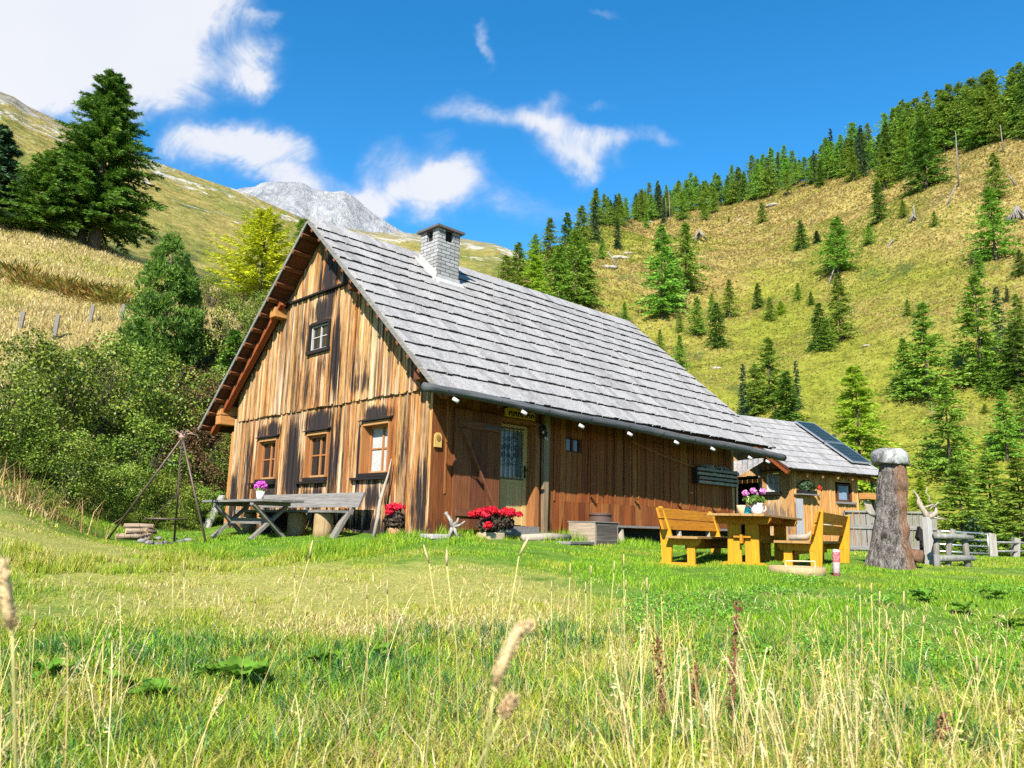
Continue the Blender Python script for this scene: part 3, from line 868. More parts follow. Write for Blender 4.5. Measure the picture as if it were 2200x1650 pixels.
def scroll(cy, cz, r, s1, s2):
    pts = []
    for i in range(15):
        t = i / 14 * 2 * math.pi * 1.35; rr = r * (1 - .62 * i / 14)
        pts.append((D + .06, cy + s1 * rr * math.cos(t), cz + s2 * rr * math.sin(t)))
    gr.tube(pts, .006, 5)


for s1 in (-1, 1):
    for s2 in (-1, 1):
        scroll(ym + s1 * .07, zm + s2 * .22, .06, -s1, s2); scroll(ym + s1 * .20, zm + s2 * .07, .06, s1, -s2); scroll(ym + s1 * .08, zm + s2 * .07, .05, s1, s2)
    gr.tube([(D + .06, ym, zm - .17), (D + .06, ym + s1 * .12, zm), (D + .06, ym, zm + .17)], .007, 5)
gr.build('iron_grille', M_IRON, door)
mb = MB(); mb.box(D + .02, D + .03, y1 - .10, y1 - .05, 1.05, 1.28); mb.tube([(D + .03, y1 - .075, 1.2), (D + .075, y1 - .075, 1.2), (D + .075, y1 - .17, 1.2)], .01, 6)
mb.build('handle', M_IRON, door)
# the old plank door, folded open against the wall
mb = MB(); cuts = [0.46, .66, .85, 1.05, 1.22, 1.40, 1.53]
for a, b in zip(cuts, cuts[1:]): mb.box(.03, .065, a + .003, b - .003, 0.07, 2.12)
od = mb.build('plank_door', M_SHUT, cabin)
mb = MB(); mb.box(.066, .095, .52, 1.48, 1.80, 1.93); mb.box(.066, .095, .52, 1.48, .30, .42)
mb.beam((.083, .58, 1.78), (.083, 1.38, .44), .034, .12, (1, 0, 0)); mb.build('ledge', M_LEDGE, od)
for zz in (.36, 1.865): MB().box(.096, .104, 1.1, 1.55, zz - .02, zz + .02).build('hinge', M_IRON, od)
mb = MB(); mb.hexa([(.03, 2.66, -.05), (.10, 2.66, -.05), (.10, 2.76, -.05), (.03, 2.76, -.05)], [(.03, 2.62, 2.5), (.11, 2.62, 2.5), (.11, 2.80, 2.5), (.03, 2.80, 2.5)])
mb.build('door_post', m_boards('tan_post_wood', [(.24, .17, .10), (.20, .14, .08)], 'Z', grain=(.45, 1.3), pale=(.33, .26, .17)), cabin)

# roof
TH = math.atan(SLOPE); cT, sT = math.cos(TH), math.sin(TH)
SL = (OE + W_ / 2) / cT
Y0, Y1 = -OV, L_ + OB


def rp(side, s, y, h):
    """point on a roof plane: s metres up from the eave, h above the plane"""
    if side > 0: return (OE - s * cT + h * sT, y, ZE - .10 + s * sT + h * cT)
    return (-W_ - OE + s * cT - h * sT, y, ZE - .10 + s * sT + h * cT)


mb = MB()
for side in (1, -1):
    NC = 14; ex = (SL + .04) / NC
    for k in range(NC):
        yy = Y0 + rg.uniform(-.02, .0)
        while yy < Y1:
            w = rg.uniform(.10, .24) if side > 0 else .5
            yb = min(yy + w, Y1)
            j = rg.uniform(-.018, .018); hh = rg.uniform(-.005, .006); s0 = k * ex + j - (.05 if k == 0 else 0); s1 = min(s0 + ex * 1.42, SL + (.16 if side > 0 and k == NC - 1 else .0))
            t = rg.uniform(.028, .038)
            if k == NC - 1: s1 = SL + (.13 if side > 0 else -.02)
            b0, b1 = .080 + hh, .040 if k < NC - 1 else .065
            P = lambda s, y, h: rp(side, s, y, h)
            g_ = .003
            bq = [P(s0, yy + g_, b0), P(s0, yb - g_, b0), P(s1, yb - g_, b1), P(s1, yy + g_, b1)]
            tq = [P(s0, yy + g_, b0 + t), P(s0, yb - g_, b0 + t), P(s1, yb - g_, b1 + t * .8), P(s1, yy + g_, b1 + t * .8)]
            mb.hexa(bq, tq)
            yy = yb
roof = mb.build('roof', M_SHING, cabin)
M_BUTT_SHADE = m_plain('shaded_end_grain', (.035, .03, .028), .95, .3, 30)  # lower plank ends darkened: the shade of the butts is painted onto the end grain
roof.data.materials.append(M_BUTT_SHADE)
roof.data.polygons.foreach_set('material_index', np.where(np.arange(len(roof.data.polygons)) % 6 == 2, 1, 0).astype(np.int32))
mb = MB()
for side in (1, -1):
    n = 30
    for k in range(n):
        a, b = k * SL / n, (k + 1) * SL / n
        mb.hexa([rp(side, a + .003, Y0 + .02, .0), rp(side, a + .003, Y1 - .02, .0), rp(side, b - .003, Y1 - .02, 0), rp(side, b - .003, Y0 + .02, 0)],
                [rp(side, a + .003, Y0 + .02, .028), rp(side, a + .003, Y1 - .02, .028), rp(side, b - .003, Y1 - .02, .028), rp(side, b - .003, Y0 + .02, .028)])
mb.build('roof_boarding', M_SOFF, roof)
M_LATH = m_boards('lath_wood', [(0.15, 0.048, 0.018), (0.20, 0.075, 0.028), (0.12, 0.038, 0.015)], 'Y')
for side in (1, -1):
    for k in range(14):
        s = .10 + k * .425
        for (ya, yb) in ((Y0 - .03, -.12),):
            MB().hexa([rp(side, s, ya, -.055), rp(side, s, yb, -.055), rp(side, s + .09, yb, -.055), rp(side, s + .09, ya, -.055)], [rp(side, s, ya, -.002), rp(side, s, yb, -.002), rp(side, s + .09, yb, -.002), rp(side, s + .09, ya, -.002)]).build('lath_end', M_LATH, roof)
mb = MB()
for side in (1, -1):
    mb.hexa([rp(side, -.02, Y0 - .035, .0), rp(side, -.02, Y0 - .012, .0), rp(side, SL, Y0 - .012, .0), rp(side, SL, Y0 - .035, .0)], [rp(side, -.02, Y0 - .035, .07), rp(side, -.02, Y0 - .012, .07), rp(side, SL, Y0 - .012, .07), rp(side, SL, Y0 - .035, .07)])
mb.build('verge_board', M_GREYW, roof)
for side in (1, -1):
    MB().hexa([rp(side, .05, -.30, -.17), rp(side, .05, -.17, -.17), rp(side, 4.0, -.17, -.17), rp(side, 4.0, -.30, -.17)], [rp(side, .05, -.30, -.06), rp(side, .05, -.17, -.06), rp(side, 4.0, -.17, -.06), rp(side, 4.0, -.30, -.06)]).build('gable_rafter', M_RED, roof)
for (xa, xb, z0, z1) in [(-W_ - .24, -W_ - .02, 2.56, 2.80), (-W_ - .26, -W_ - .03, 2.34, 2.55), (-5.42, -5.18, 4.52, 4.74), (-.10, .14, 2.50, 2.72), (-2.32, -2.08, 4.52, 4.74)]:
    mb = MB(); mb.box(xa, xb, -.36, .3, z0, z1); mb.build('purlin_end', M_HONEY if xa < -3 else M_SOFF, cabin, bevel=.015)
mb = MB(); mb.box(-5.14, -2.36, -.118, -.05, 4.82, 4.86); mb.build('lap_line', M_DARKW, cabin)  # no beam: dark strip added to draw the line under the lapped boards
# rafter tails under the front eave
mb = MB()
for k in range(13):
    y = 0.1 + k * .77
    mb.hexa([rp(1, -.0, y, -.13), rp(1, .0, y + .1, -.13), rp(1, 1.1, y + .1, -.13), rp(1, 1.1, y, -.13)], [rp(1, .0, y, -.003), rp(1, .0, y + .1, -.003), rp(1, 1.1, y + .1, -.003), rp(1, 1.1, y, -.003)])
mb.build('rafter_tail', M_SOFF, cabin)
# gutter: a long hollowed log
pts = []; rad = []
for i in range(60):
    t = i / 59
    pts.append((.80 + .015 * math.sin(t * 11), -.83 + t * 11.6, 2.225 - t * .15 + .012 * math.sin(t * 17)))
    rad.append(.066 + .026 * t + rg.uniform(-.004, .005))
mb = MB().tube(pts, rad, 12, True, .05, rg); mb.build('gutter_log', M_LOG, cabin, True)
for y in np.arange(-.4, 10.4, 1.16):
    zc = 2.225 - (y + .83) / 11.74 * .15
    MB().tube([(.68, y, zc + .08), (.69, y, zc - .02), (.80, y, zc - .105), (.91, y, zc + .0)], .010, 5).build('gutter_hook', M_IRON, cabin)

# chimney
M_BRICK, g = newmat('pale_grey_brick')
oc = g.n('ShaderNodeTexCoord').outputs['Object']
spn = g.n('ShaderNodeSeparateXYZ', {0: oc})
bv = g.n('ShaderNodeCombineXYZ', {0: g.m('ADD', spn.outputs[0], spn.outputs[1]), 1: spn.outputs[2], 2: 0.0}).outputs[0]
br = g.n('ShaderNodeTexBrick', {'Vector': bv, 'Color1': (.27, .265, .26, 1), 'Color2': (.18, .175, .172, 1), 'Mortar': (.05, .047, .045, 1), 'Scale': 1.0, 'Mortar Size': .008, 'Mortar Smooth': .2, 'Brick Width': .25, 'Row Height': .083}, offset=.5)
nn = g.noise(oc, 14, 5, .7)
c = g.mix(.45, br.outputs[0], g.n('ShaderNodeCombineColor', {0: nn, 1: nn, 2: nn}).outputs[0], 'MULTIPLY')
c = g.mix(1.0, c, (1.35, 1.35, 1.35), 'MULTIPLY')
finish(g, c, .85, g.m('SUBTRACT', g.m('MULTIPLY', nn, .4), br.outputs[1]), .8, .012)
cu, cv = -2.70, 2.09
mb = MB(); zt = 6.62
mb.box(cu - .62, cu, cv, cv + .62, 5.0, zt - .26)
for (a, b, c_, d) in [(0, .20, 0, .20), (.42, .62, 0, .20), (0, .20, .42, .62), (.42, .62, .42, .62)]:
    mb.box(cu - .62 + a, cu - .62 + b, cv + c_, cv + d, zt - .258, zt)
chim = mb.build('chimney', M_BRICK, cabin)
mb = MB(); mb.box(cu - .70, cu + .08, cv - .08, cv + .70, zt + .002, zt + .055); mb.build('chimney_cap', m_plain('dark_slab', (.075, .065, .06), .8), chim)
mb = MB(); mb.box(cu - .55, cu - .07, cv + .07, cv + .55, zt - .25, zt - .02); mb.build('flue', M_DARK, chim)
mb = MB()
zz = lambda x: roofz(x) + .055
mb.prism([(cu + .02, cv - .02, zz(cu) - .1), (cu - .64, cv - .02, zz(cu - .64) - .1), (cu - .64, cv - .02, zz(cu - .64) + .14), (cu + .02, cv - .02, zz(cu) + .14)], (0, .017, 0))
mb.box(cu + .003, cu + .02, cv - .02, cv + .64, zz(cu) - .15, zz(cu) + .10)
mb.hexa([(cu + .16, cv - .05, zz(cu + .16) - .04), (cu + .16, cv + .7, zz(cu + .16) - .04), (cu, cv + .7, zz(cu) - .04), (cu, cv - .05, zz(cu) - .04)], [(cu + .16, cv - .05, zz(cu + .16) + .035), (cu + .16, cv + .7, zz(cu + .16) + .035), (cu, cv + .7, zz(cu) + .04), (cu, cv - .05, zz(cu) + .04)])
mb.hexa([(cu + .05, cv - .10, zz(cu) - .09), (cu + .05, cv - .02, zz(cu) - .09), (cu - .75, cv - .02, zz(cu - .75) - .04), (cu - .75, cv - .10, zz(cu - .75) - .04)], [(cu + .05, cv - .10, zz(cu) - .03), (cu + .05, cv - .02, zz(cu) - .03), (cu - .75, cv - .02, zz(cu - .75) + .012), (cu - .75, cv - .10, zz(cu - .75) + .012)])
mb.build('flashing', m_plain('pale_mortar', (.30, .29, .28), .8), chim)
# ------------------------------------------------------------------ the smaller wooden shed beyond the cabin
STH = math.radians(60); SEX = np.array([math.cos(STH), -math.sin(STH), 0]); SEY = np.array([math.sin(STH), math.cos(STH), 0])
SHED = np.array([7.94, 22.37, 0.0])
M_SHEDW = m_boards('shed_boards', [(0.50, 0.27, 0.09), (0.58, 0.36, 0.15), (0.42, 0.19, 0.06), (0.62, 0.42, 0.20)], 'Z', [(-.6, .6, .55, .45, .75), (-.1, .5, .2, .5, .6), (-1.0, .4, .1, .6, .5)], grain=(.5, 1.2), dark=(.10, .09, .085), pale=(.62, .52, .40))
M_SHEDS = m_boards('shed_slab_boards', [(0.46, 0.21, 0.06), (0.52, 0.27, 0.085), (0.40, 0.17, 0.05), (0.56, 0.33, 0.12)], 'Z', grain=(.5, 1.2))
shed = thing('wooden_shed', 'smaller wooden shed with grey plank roof and solar panels standing behind the cabin', 'shed', tuple(SHED), -STH)
SZ, SK, SRX = 1.93, 0.70, -2.15
sroof = lambda x: SZ + SK * (0.45 - max(x, 2 * SRX - x))
GW = (-.86, -.42, 1.36, 1.88); LW = (1.96, 2.60, 1.15, 1.66)
mb = MB()
board_wall(mb, -1.07, 0.0, lambda x: -.7, lambda x: sroof(x) - .1, 0.0, .03, [GW], .1, .2)
board_wall(mb, -4.2, -1.07, lambda x: 1.85, lambda x: sroof(x) - .1, 0.002, .03, [], .1, .2)
board_wall(mb, -4.2, -2.0, lambda x: -.7, lambda x: min(sroof(x) - .1, 1.85), 0.0, .03, [], .1, .2)
mb.build('gable_wall', M_SHEDW, shed)
mb = MB()
yy = 0.02
while yy < 2.85:
    w = rg.uniform(.09, .14)
    for (a, b) in ([(-.8, 2.0)] if not (LW[0] - w < yy < LW[1]) else [(-.8, LW[2] - .05), (LW[3] + .05, 2.0)]):
        mb.tube([(-.01, yy + w / 2, a), (-.01, yy + w / 2, b)], w / 2, 8, True, .04, rg)
    yy += w * .93
mb.build('long_wall', M_SHEDS, shed)
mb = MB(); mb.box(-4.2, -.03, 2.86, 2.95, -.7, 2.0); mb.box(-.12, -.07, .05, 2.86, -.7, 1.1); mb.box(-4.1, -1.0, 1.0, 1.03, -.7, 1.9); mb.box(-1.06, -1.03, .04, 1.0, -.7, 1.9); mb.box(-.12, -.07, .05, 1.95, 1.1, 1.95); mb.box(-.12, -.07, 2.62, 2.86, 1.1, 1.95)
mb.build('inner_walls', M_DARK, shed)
w = window('window', GW[0], GW[1], GW[2], GW[3], shed, M_WHITE, 0.0, .03, curtain=True, fw=.035, bar=.012)
w['label'] = 'small white window in the gable'
mb = MB(); mb.box(GW[0] - .1, GW[1] + .08, -.09, .02, GW[2] - .06, GW[2] - .005); mb.box(GW[0] - .16, GW[1] + .1, -.12, -.001, GW[2] - .1, GW[2] - .065); mb.build('sill', M_DARKW, w)
mb = MB(); mb.box(GW[0] - .12, GW[1] + .1, -.14, -.001, GW[3] + .07, GW[3] + .11); mb.build('window_hood', M_SOFF, w)
w = window('window', LW[0], LW[1], LW[2], LW[3], shed, M_SOFF, .06, .05, curtain=False, panes=(1, 1), fw=.045, plane='x')
w['label'] = 'dark window with chequered curtain'
mb = MB(); mb.box(-.01, .12, LW[0] - .08, LW[1] + .12, LW[2] - .07, LW[2] - .01); mb.build('sill', M_GREYW, w)
mb = MB(); mb.box(.0, .012, LW[0] + .06, LW[1] - .2, LW[2] + .05, LW[3] - .05); mb.build('curtain', m_plain('blue_grey_curtain', (.13, .18, .24), .9, .2, 40), w)


def srp(side, s, y, h):
    t = math.atan(SK); c, s_ = math.cos(t), math.sin(t)
    x = .47 - s * c + h * s_; z = SZ - .02 + s * s_ + h * c
    return (x, y, z) if side > 0 else (2 * SRX - x, y, z)


mb = MB(); SSL = 2.62 / math.cos(math.atan(SK))
for side in (1, -1):
    NC = 9; ex = SSL / NC
    for k in range(NC):
        y = -.62
        while y < 3.72:
            w_ = rg.uniform(.12, .26) if side > 0 else .6; yb = min(y + w_, 3.72); s0 = k * ex + rg.uniform(-.012, .012); s1 = min(s0 + ex * 1.35, SSL); hh = rg.uniform(-.004, .004)
            b0, b1, t = .045 + hh, .02 if k < NC - 1 else .04, .022
            mb.hexa([srp(side, s0, y + .003, b0), srp(side, s0, yb - .003, b0), srp(side, s1, yb - .003, b1), srp(side, s1, y + .003, b1)], [srp(side, s0, y + .003, b0 + t), srp(side, s0, yb - .003, b0 + t), srp(side, s1, yb - .003, b1 + t), srp(side, s1, y + .003, b1 + t)])
            y = yb
sr = mb.build('roof', M_SHING, shed)
mb = MB()
for side in (1, -1):
    mb.hexa([srp(side, .02, -.6, -.03), srp(side, .02, 3.7, -.03), srp(side, SSL, 3.7, -.03), srp(side, SSL, -.6, -.03)], [srp(side, .02, -.6, .012), srp(side, .02, 3.7, .012), srp(side, SSL, 3.7, .012), srp(side, SSL, -.6, .012)])
mb.build('roof_boarding', M_SOFF, sr)
mb = MB(); mb.hexa([srp(1, 0, -.58, -.15), srp(1, 0, -.5, -.15), srp(1, SSL * .8, -.5, -.15), srp(1, SSL * .8, -.58, -.15)], [srp(1, 0, -.58, -.032), srp(1, 0, -.5, -.032), srp(1, SSL * .8, -.5, -.032), srp(1, SSL * .8, -.58, -.032)]); mb.build('gable_rafter', M_RED, sr)
for y in (.3, .95, 1.6, 2.25, 2.9, 3.4):
    mb = MB(); mb.tube([(-.3, y, 2.02), (.36, y, 1.80)], [.055, .05], 8); mb.build('rafter_tail', M_HONEY, shed)
M_PV, g = newmat('solar_cells')
oc = g.n('ShaderNodeTexCoord').outputs['Object']
sq = g.n('ShaderNodeTexBrick', {'Vector': oc, 'Color1': (.005, .014, .018, 1), 'Color2': (.007, .018, .023, 1), 'Mortar': (.05, .07, .075, 1), 'Scale': 1.0, 'Mortar Size': .006, 'Brick Width': .16, 'Row Height': .13}, offset=0.0)
finish(g, sq.outputs[0], .3, spec=.25)
for (sa, sb) in ((.55, 1.72), (1.76, 3.08)):
    mb = MB(); q = lambda s, y, h: srp(1, s, y, h)
    ya, yb = 2.62, 3.55
    for (a, b, c_, d) in ((sa, sb, ya, ya + .03), (sa, sb, yb - .03, yb), (sa, sa + .03, ya + .031, yb - .031), (sb - .03, sb, ya + .031, yb - .031)):
        mb.hexa([q(a, c_, .12), q(a, d, .12), q(b, d, .12), q(b, c_, .12)], [q(a, c_, .165), q(a, d, .165), q(b, d, .165), q(b, c_, .165)])
    for s in (sa + .2, sb - .2):
        mb.hexa([q(s, ya + .1, .05), q(s, yb - .1, .05), q(s + .05, yb - .1, .05), q(s + .05, ya + .1, .05)], [q(s, ya + .1, .119), q(s, yb - .1, .119), q(s + .05, yb - .1, .119), q(s + .05, ya + .1, .119)])
    pf = mb.build('solar_panel', M_STEEL, shed)
    mb = MB(); mb.hexa([q(sa + .02, ya + .02, .148), q(sa + .02, yb - .02, .148), q(sb - .02, yb - .02, .148), q(sb - .02, ya + .02, .148)], [q(sa + .02, ya + .02, .158), q(sa + .02, yb - .02, .158), q(sb - .02, yb - .02, .158), q(sb - .02, ya + .02, .158)])
    mb.build('cell_sheet', M_PV, pf)
mb = MB(); mb.tube([(-1.55, 3.95, 2.2), (-1.55, 3.95, 3.32)], .06, 12); pp = mb.build('stove_pipe', M_STEEL, shed, True)
mb = MB(); mb.lathe([(.115, 3.36), (.10, 3.385), (.0, 3.43)], 14, (-1.55, 3.95, 0)); mb.tube([(-1.55, 3.95, 3.32), (-1.55, 3.95, 3.37)], .03, 8); mb.build('rain_cap', M_IRON, pp)
# porch between shed and cabin
mb = MB()
_sl = lambda P: np.array([(P - SHED) @ SEX, (P - SHED) @ SEY, P[2] - SHED[2]])
qA, qB, qC, qD = [_sl(at(*a)) for a in ((1520, 999, 24.0), (1641, 986, 22.6), (1640, 991, 21.75), (1520, 1064, 22.3))]
for k in range(11):
    a, b = k / 11 + .004, (k + 1) / 11 - .004
    T0, T1, L0, L1 = qA + (qB - qA) * a, qA + (qB - qA) * b, qD + (qC - qD) * a, qD + (qC - qD) * b
    up = np.array([0, 0, .03 + .006 * (k % 2)])
    mb.hexa([L0, L1, T1, T0], [L0 + up, L1 + up, T1 + up, T0 + up])
mb.build('porch_roof', M_SHING, shed)
mb = MB(); mb.box(-1.62, -1.54, -.55, -.47, -.7, 1.75); mb.box(-1.12, -1.04, -.05, .03, -.7, 2.05); mb.build('porch_post', M_GREYWZ, shed)
mb = MB(); mb.box(-1.6, -.6, -.50, -.44, 1.60, 1.70); mb.build('porch_beam', M_HONEY, shed)
# open lean-to at the far right end
mb = MB(); mb.box(-.05, .03, 3.62, 3.70, -.7, 1.9); mb.box(-.9, -.05, 3.6, 3.66, -.7, .9); mb.build('end_post', M_GREYWZ, shed)


def shedw(x, y, z): return SHED + SEX * x + SEY * y + np.array([0, 0, z])


# ------------------------------------------------------------------ generic plants in pots
def leaf_cloud(n, centre, rad, size, seed, up=0.3, shell=0.5, flat=1.0):
    """n little diamond leaves in an ellipsoid -> verts, faces"""
    r = np.random.default_rng(seed)
    d = r.normal(size=(n, 3)); d /= np.linalg.norm(d, axis=1)[:, None]
    rr = (shell + (1 - shell) * r.random(n)) ** 0.7
    P = d * rr[:, None] * np.asarray(rad)[None] + np.asarray(centre)[None]
    nr = d + r.normal(size=(n, 3)) * 0.7; nr[:, 2] += up; nr /= np.linalg.norm(nr, axis=1)[:, None]
    t = np.cross(nr, r.normal(size=(n, 3))); t /= np.linalg.norm(t, axis=1)[:, None]; b = np.cross(nr, t)
    s = size * (0.6 + 0.8 * r.random(n))[:, None]
    V = np.stack([P - t * s, P + b * s * .55 + nr * s * .12, P + t * s, P - b * s * .55 + nr * s * .12], 1).reshape(-1, 3)
    return V, np.arange(n * 4).reshape(n, 4)


def leaf_obj(name, clouds, mat, parent):
    Vs, Fs, k = [], [], 0
    for (V, F) in clouds:
        Vs.append(V); Fs.append(F + k); k += len(V)
    return link(name, np_mesh(name, np.vstack(Vs), [np.vstack(Fs)]), mat, parent)


M_PETR = m_foliage('crimson_petals', [(0.2, (.42, .004, .012)), (.6, (.62, .008, .03)), (.9, (.75, .03, .07))], .2, objvar=.03)
M_PETP = m_foliage('pink_petals', [(0.2, (.55, .12, .40)), (.6, (.72, .30, .58)), (.9, (.80, .55, .70))], .3, objvar=.03)
M_PETO = m_foliage('scarlet_petals', [(0.2, (.55, .02, .01)), (.8, (.75, .05, .02))], .2, objvar=.03)
M_DKLEAF = m_foliage('bronze_leaves', [(0.2, (.018, .014, .010)), (.6, (.05, .035, .022)), (.9, (.11, .06, .04))], .15, objvar=.03)
M_POTLEAF = m_foliage('pot_plant_leaves', [(0.2, (.05, .11, .012)), (.6, (.12, .20, .03)), (.9, (.25, .32, .07))], .3, objvar=.05)
M_TERRA = m_plain('terracotta', (.42, .22, .11), .85)
M_SAND = m_plain('sandstone', (.32, .25, .16), .9, .2, 12)

p = on(850, 1152); t = thing('flower_pot', 'red flowering plant in terracotta pot at the right end of the grey bench', 'flower pot', tuple(p), .2)
mb = MB().lathe([(.10, -.05), (.13, .06), (.15, .11), (.155, .13), (.13, .12)], 16); mb.build('pot', M_TERRA, t, True)
leaf_obj('leaves', [leaf_cloud(1100, (0, 0, .25), (.22, .22, .17), .035, 1)], M_DKLEAF, t)
r = random.Random(5)
for k in range(17):
    a, q = r.uniform(0, 6.3), r.uniform(0, .27)
    leaf_obj('flower_head', [leaf_cloud(110, (q * math.cos(a), q * math.sin(a), .50 - q * q * 1.6 + r.uniform(-.03, .05)), (.075, .075, .05), .022, 10 + k, .6)], M_PETR, t)
p = on(1022, 1158); p = np.array(cabw(.42, 1.12, 0)); p[2] = gz(p[0], p[1])[0]
t = thing('flower_pot', 'wide red flowering plant in stone trough below the plank door', 'flower pot', tuple(p), CROT)
mb = MB(); mb.box(-.17, .13, -.26, .12, -.08, .10); mb.build('pot', M_SAND, t, bevel=.02)
mb = MB(); mb.box(-.12, .12, -.02, .28, .105, .17); mb.build('stone', m_plain('pale_stone', (.36, .33, .29), .9, .15), t, bevel=.02)
leaf_obj('leaves', [leaf_cloud(1500, (0, .02, .25), (.2, .40, .17), .035, 2)], M_DKLEAF, t)
for k in range(22):
    y = r.uniform(-.44, .44)
    leaf_obj('flower_head', [leaf_cloud(110, (r.uniform(-.1, .2), y, .47 - abs(y) * .1 + r.uniform(-.05, .05)), (.07, .085, .05), .022, 40 + k, .6)], M_PETR, t)
leaf_obj('flower_head', [leaf_cloud(160, (.2, -.34, .22), (.07, .09, .06), .022, 70, .6)], M_PETR, t)

# ------------------------------------------------------------------ grey table and bench at the gable
M_STUMP = m_boards('pale_stump_bark', [(.32, .23, .14), (.40, .27, .12), (.26, .20, .15)], 'Z', grain=(.45, 1.2), pale=(.40, .34, .27))
M_ENDG = m_plain('cut_wood_end', (.55, .36, .16), .8, .2, 20)


def gzc(x, y):
    q = cabw(x, y); return float(gz(q[0], q[1])[0])


z0 = gzc(-3.4, -1.4)
t = thing('picnic_table', 'silver grey wooden table with crossed legs in front of the cabin gable', 'table', tuple(cabw(-3.45, -1.4, z0)), CROT)
HT = .66
mb = MB()
for k in range(4): mb.box(-1.25 + r.uniform(-.03, .03), 1.22 + r.uniform(-.03, .03), -.38 + k * .19, -.38 + k * .19 + .184, HT - .04, HT)
mb.build('tabletop', M_GREYW, t)
for x in (-.78, .74):
    for (ya, yb, dx) in ((-.34, .34, 0), (.34, -.34, .055)):
        mb = MB(); mb.beam((x + dx, ya * .95, -.03), (x + dx, yb * .95, HT - .10), .05, .11, (1, 0, 0)); mb.build('leg', M_GREYWZ, t)
    mb = MB(); mb.box(x - .03, x + .08, -.36, .36, HT - .10, HT - .042); mb.build('batten', M_GREYW, t)
mb = MB(); mb.box(-.85, .82, -.02, .02, .24, .34); mb.build('stretcher', M_GREYW, t)
tq = cabw(-3.2, -1.35, z0 + HT)
t = thing('flower_pot', 'small white pot with pink flowers on the grey table', 'flower pot', tuple(tq))
mb = MB().lathe([(.055, 0), (.08, .17), (.075, .17), (.06, .15)], 14); mb.build('pot', m_plain('pinkish_white_pot', (.72, .62, .62), .6, .05), t, True)
leaf_obj('flowers', [leaf_cloud(120, (-.01 + k * .03 - .05, .02 * (k % 3) - .02, .25 + .05 * (k % 2)), (.06, .06, .05), .022, 90 + k, .4) for k in range(5)], m_foliage('magenta_petals', [(0.2, (.5, .05, .42)), (.8, (.75, .18, .6))], .3, objvar=.02), t)
leaf_obj('leaves', [leaf_cloud(60, (0, 0, .19), (.09, .09, .05), .03, 97)], M_POTLEAF, t)

z0 = gzc(-3.2, -.6)
t = thing('wooden_bench', 'long grey plank bench with backrest along the cabin gable', 'bench', tuple(cabw(-3.2, -.5, z0)), CROT)
mb = MB(); mb.box(-1.95, 1.68, -.38, -.20, .395, .44); mb.box(-1.95, 1.68, -.19, .02, .395, .438); mb.build('seat', M_GREYW, t)
mb = MB(); mb.hexa([(-1.85, .08, .50), (1.78, .08, .50), (1.78, .12, .50), (-1.85, .12, .50)], [(-1.85, .15, .76), (1.84, .15, .76), (1.84, .19, .76), (-1.85, .19, .76)]); mb.build('backrest', M_GREYW, t)
for x in (-1.7, 0, 1.55):
    mb = MB(); mb.beam((x, .05, .30), (x, .20, .74), .07, .05, (1, 0, 0)); mb.build('back_support', M_GREYWZ, t)
mb = MB(); mb.beam((1.62, -.30, -.05), (1.66, -.05, .40), .06, .14, (1, 0, 0)); mb.build('leg', M_GREYWZ, t)
for (x, y, rr, lab) in ((-1.75, -.15, .13, 'small leftmost log stump carrying the grey bench'), (-.75, -.12, .25, 'thick dark log stump under the middle of the grey bench'), (.22, -.2, .165, 'speckled pale log stump under the grey bench'), (1.15, -.2, .17, 'split yellow log stump near the right end of the grey bench')):
    q = cabw(-3.2 + x, -.5 + y, z0)
    s = thing('log_stump', lab, 'log stump', tuple(q), CROT, 'stumps carrying the grey bench')
    mb = MB().lathe([(rr * 1.08, -.08), (rr * 1.02, .1), (rr, .25), (rr * .97, .37), (rr * .9, .392)], 14)
    mb.V = [(v[0] * (1 + .06 * math.sin(v[2] * 20 + v[1] * 30)), v[1], v[2]) for v in mb.V]
    mb.build('bark', M_STUMP if rr < .2 else M_DARKW, s, True)
    mb = MB().lathe([(rr * .88, .393), (0.001, .3935)], 14); mb.build('cut_top', M_ENDG, s)

# board leaning at the far left corner, pale stick, driftwood, plaque and other small things on the cabin
q = cabw(-W_ - .25, -.12, gzc(-W_ - .3, -.1))
t = thing('leaning_board', 'short wide white weathered board leaning at the left cabin corner', 'board', tuple(q), CROT)
mb = MB(); mb.hexa([(-.26, -.22, -.05), (.10, -.22, -.05), (.10, -.17, -.05), (-.26, -.17, -.05)], [(-.02, .02, .70), (.22, .02, .70), (.22, .07, .70), (-.02, .07, .70)]); mb.build('plank', m_boards('bleached_board', [(.34, .325, .30)], 'Z', grain=(.7, 1.1)), t)
M_BLEACH = m_boards('bleached_branch', [(.36, .30, .235)], 'Z', grain=(.65, 1.15), knots=.2)
q = on(832, 1090); a = cabw(-1.02, -.34, gzc(-1.0, -.34)); t = thing('dry_branch', 'forked bleached branch leaning on the wall right of the gable windows', 'branch', tuple(a), CROT)
mb = MB().tube([(.0, .0, 0), (.02, .06, .4), (-.01, .10, .62), (.0, .16, .85), (.05, .20, 1.10), (.06, .24, 1.36)], [.035, .033, .03, .026, .018, .008], 8, True, .1)
mb.tube([(-.01, .1, .66), (-.08, .12, .84), (-.09, .13, .93)], [.024, .016, .008], 7, True, .1); mb.build('stem', M_BLEACH, t, True)
M_DRIFT = m_boards('grey_driftwood', [(.26, .235, .20)], 'Z', grain=(.45, 1.25), pale=(.40, .37, .33))
q = cabw(.40, .20, gzc(.4, .2)); t = thing('root_sculpture', 'gnarled grey driftwood root standing at the front cabin corner', 'driftwood', tuple(q), CROT)
mb = MB()
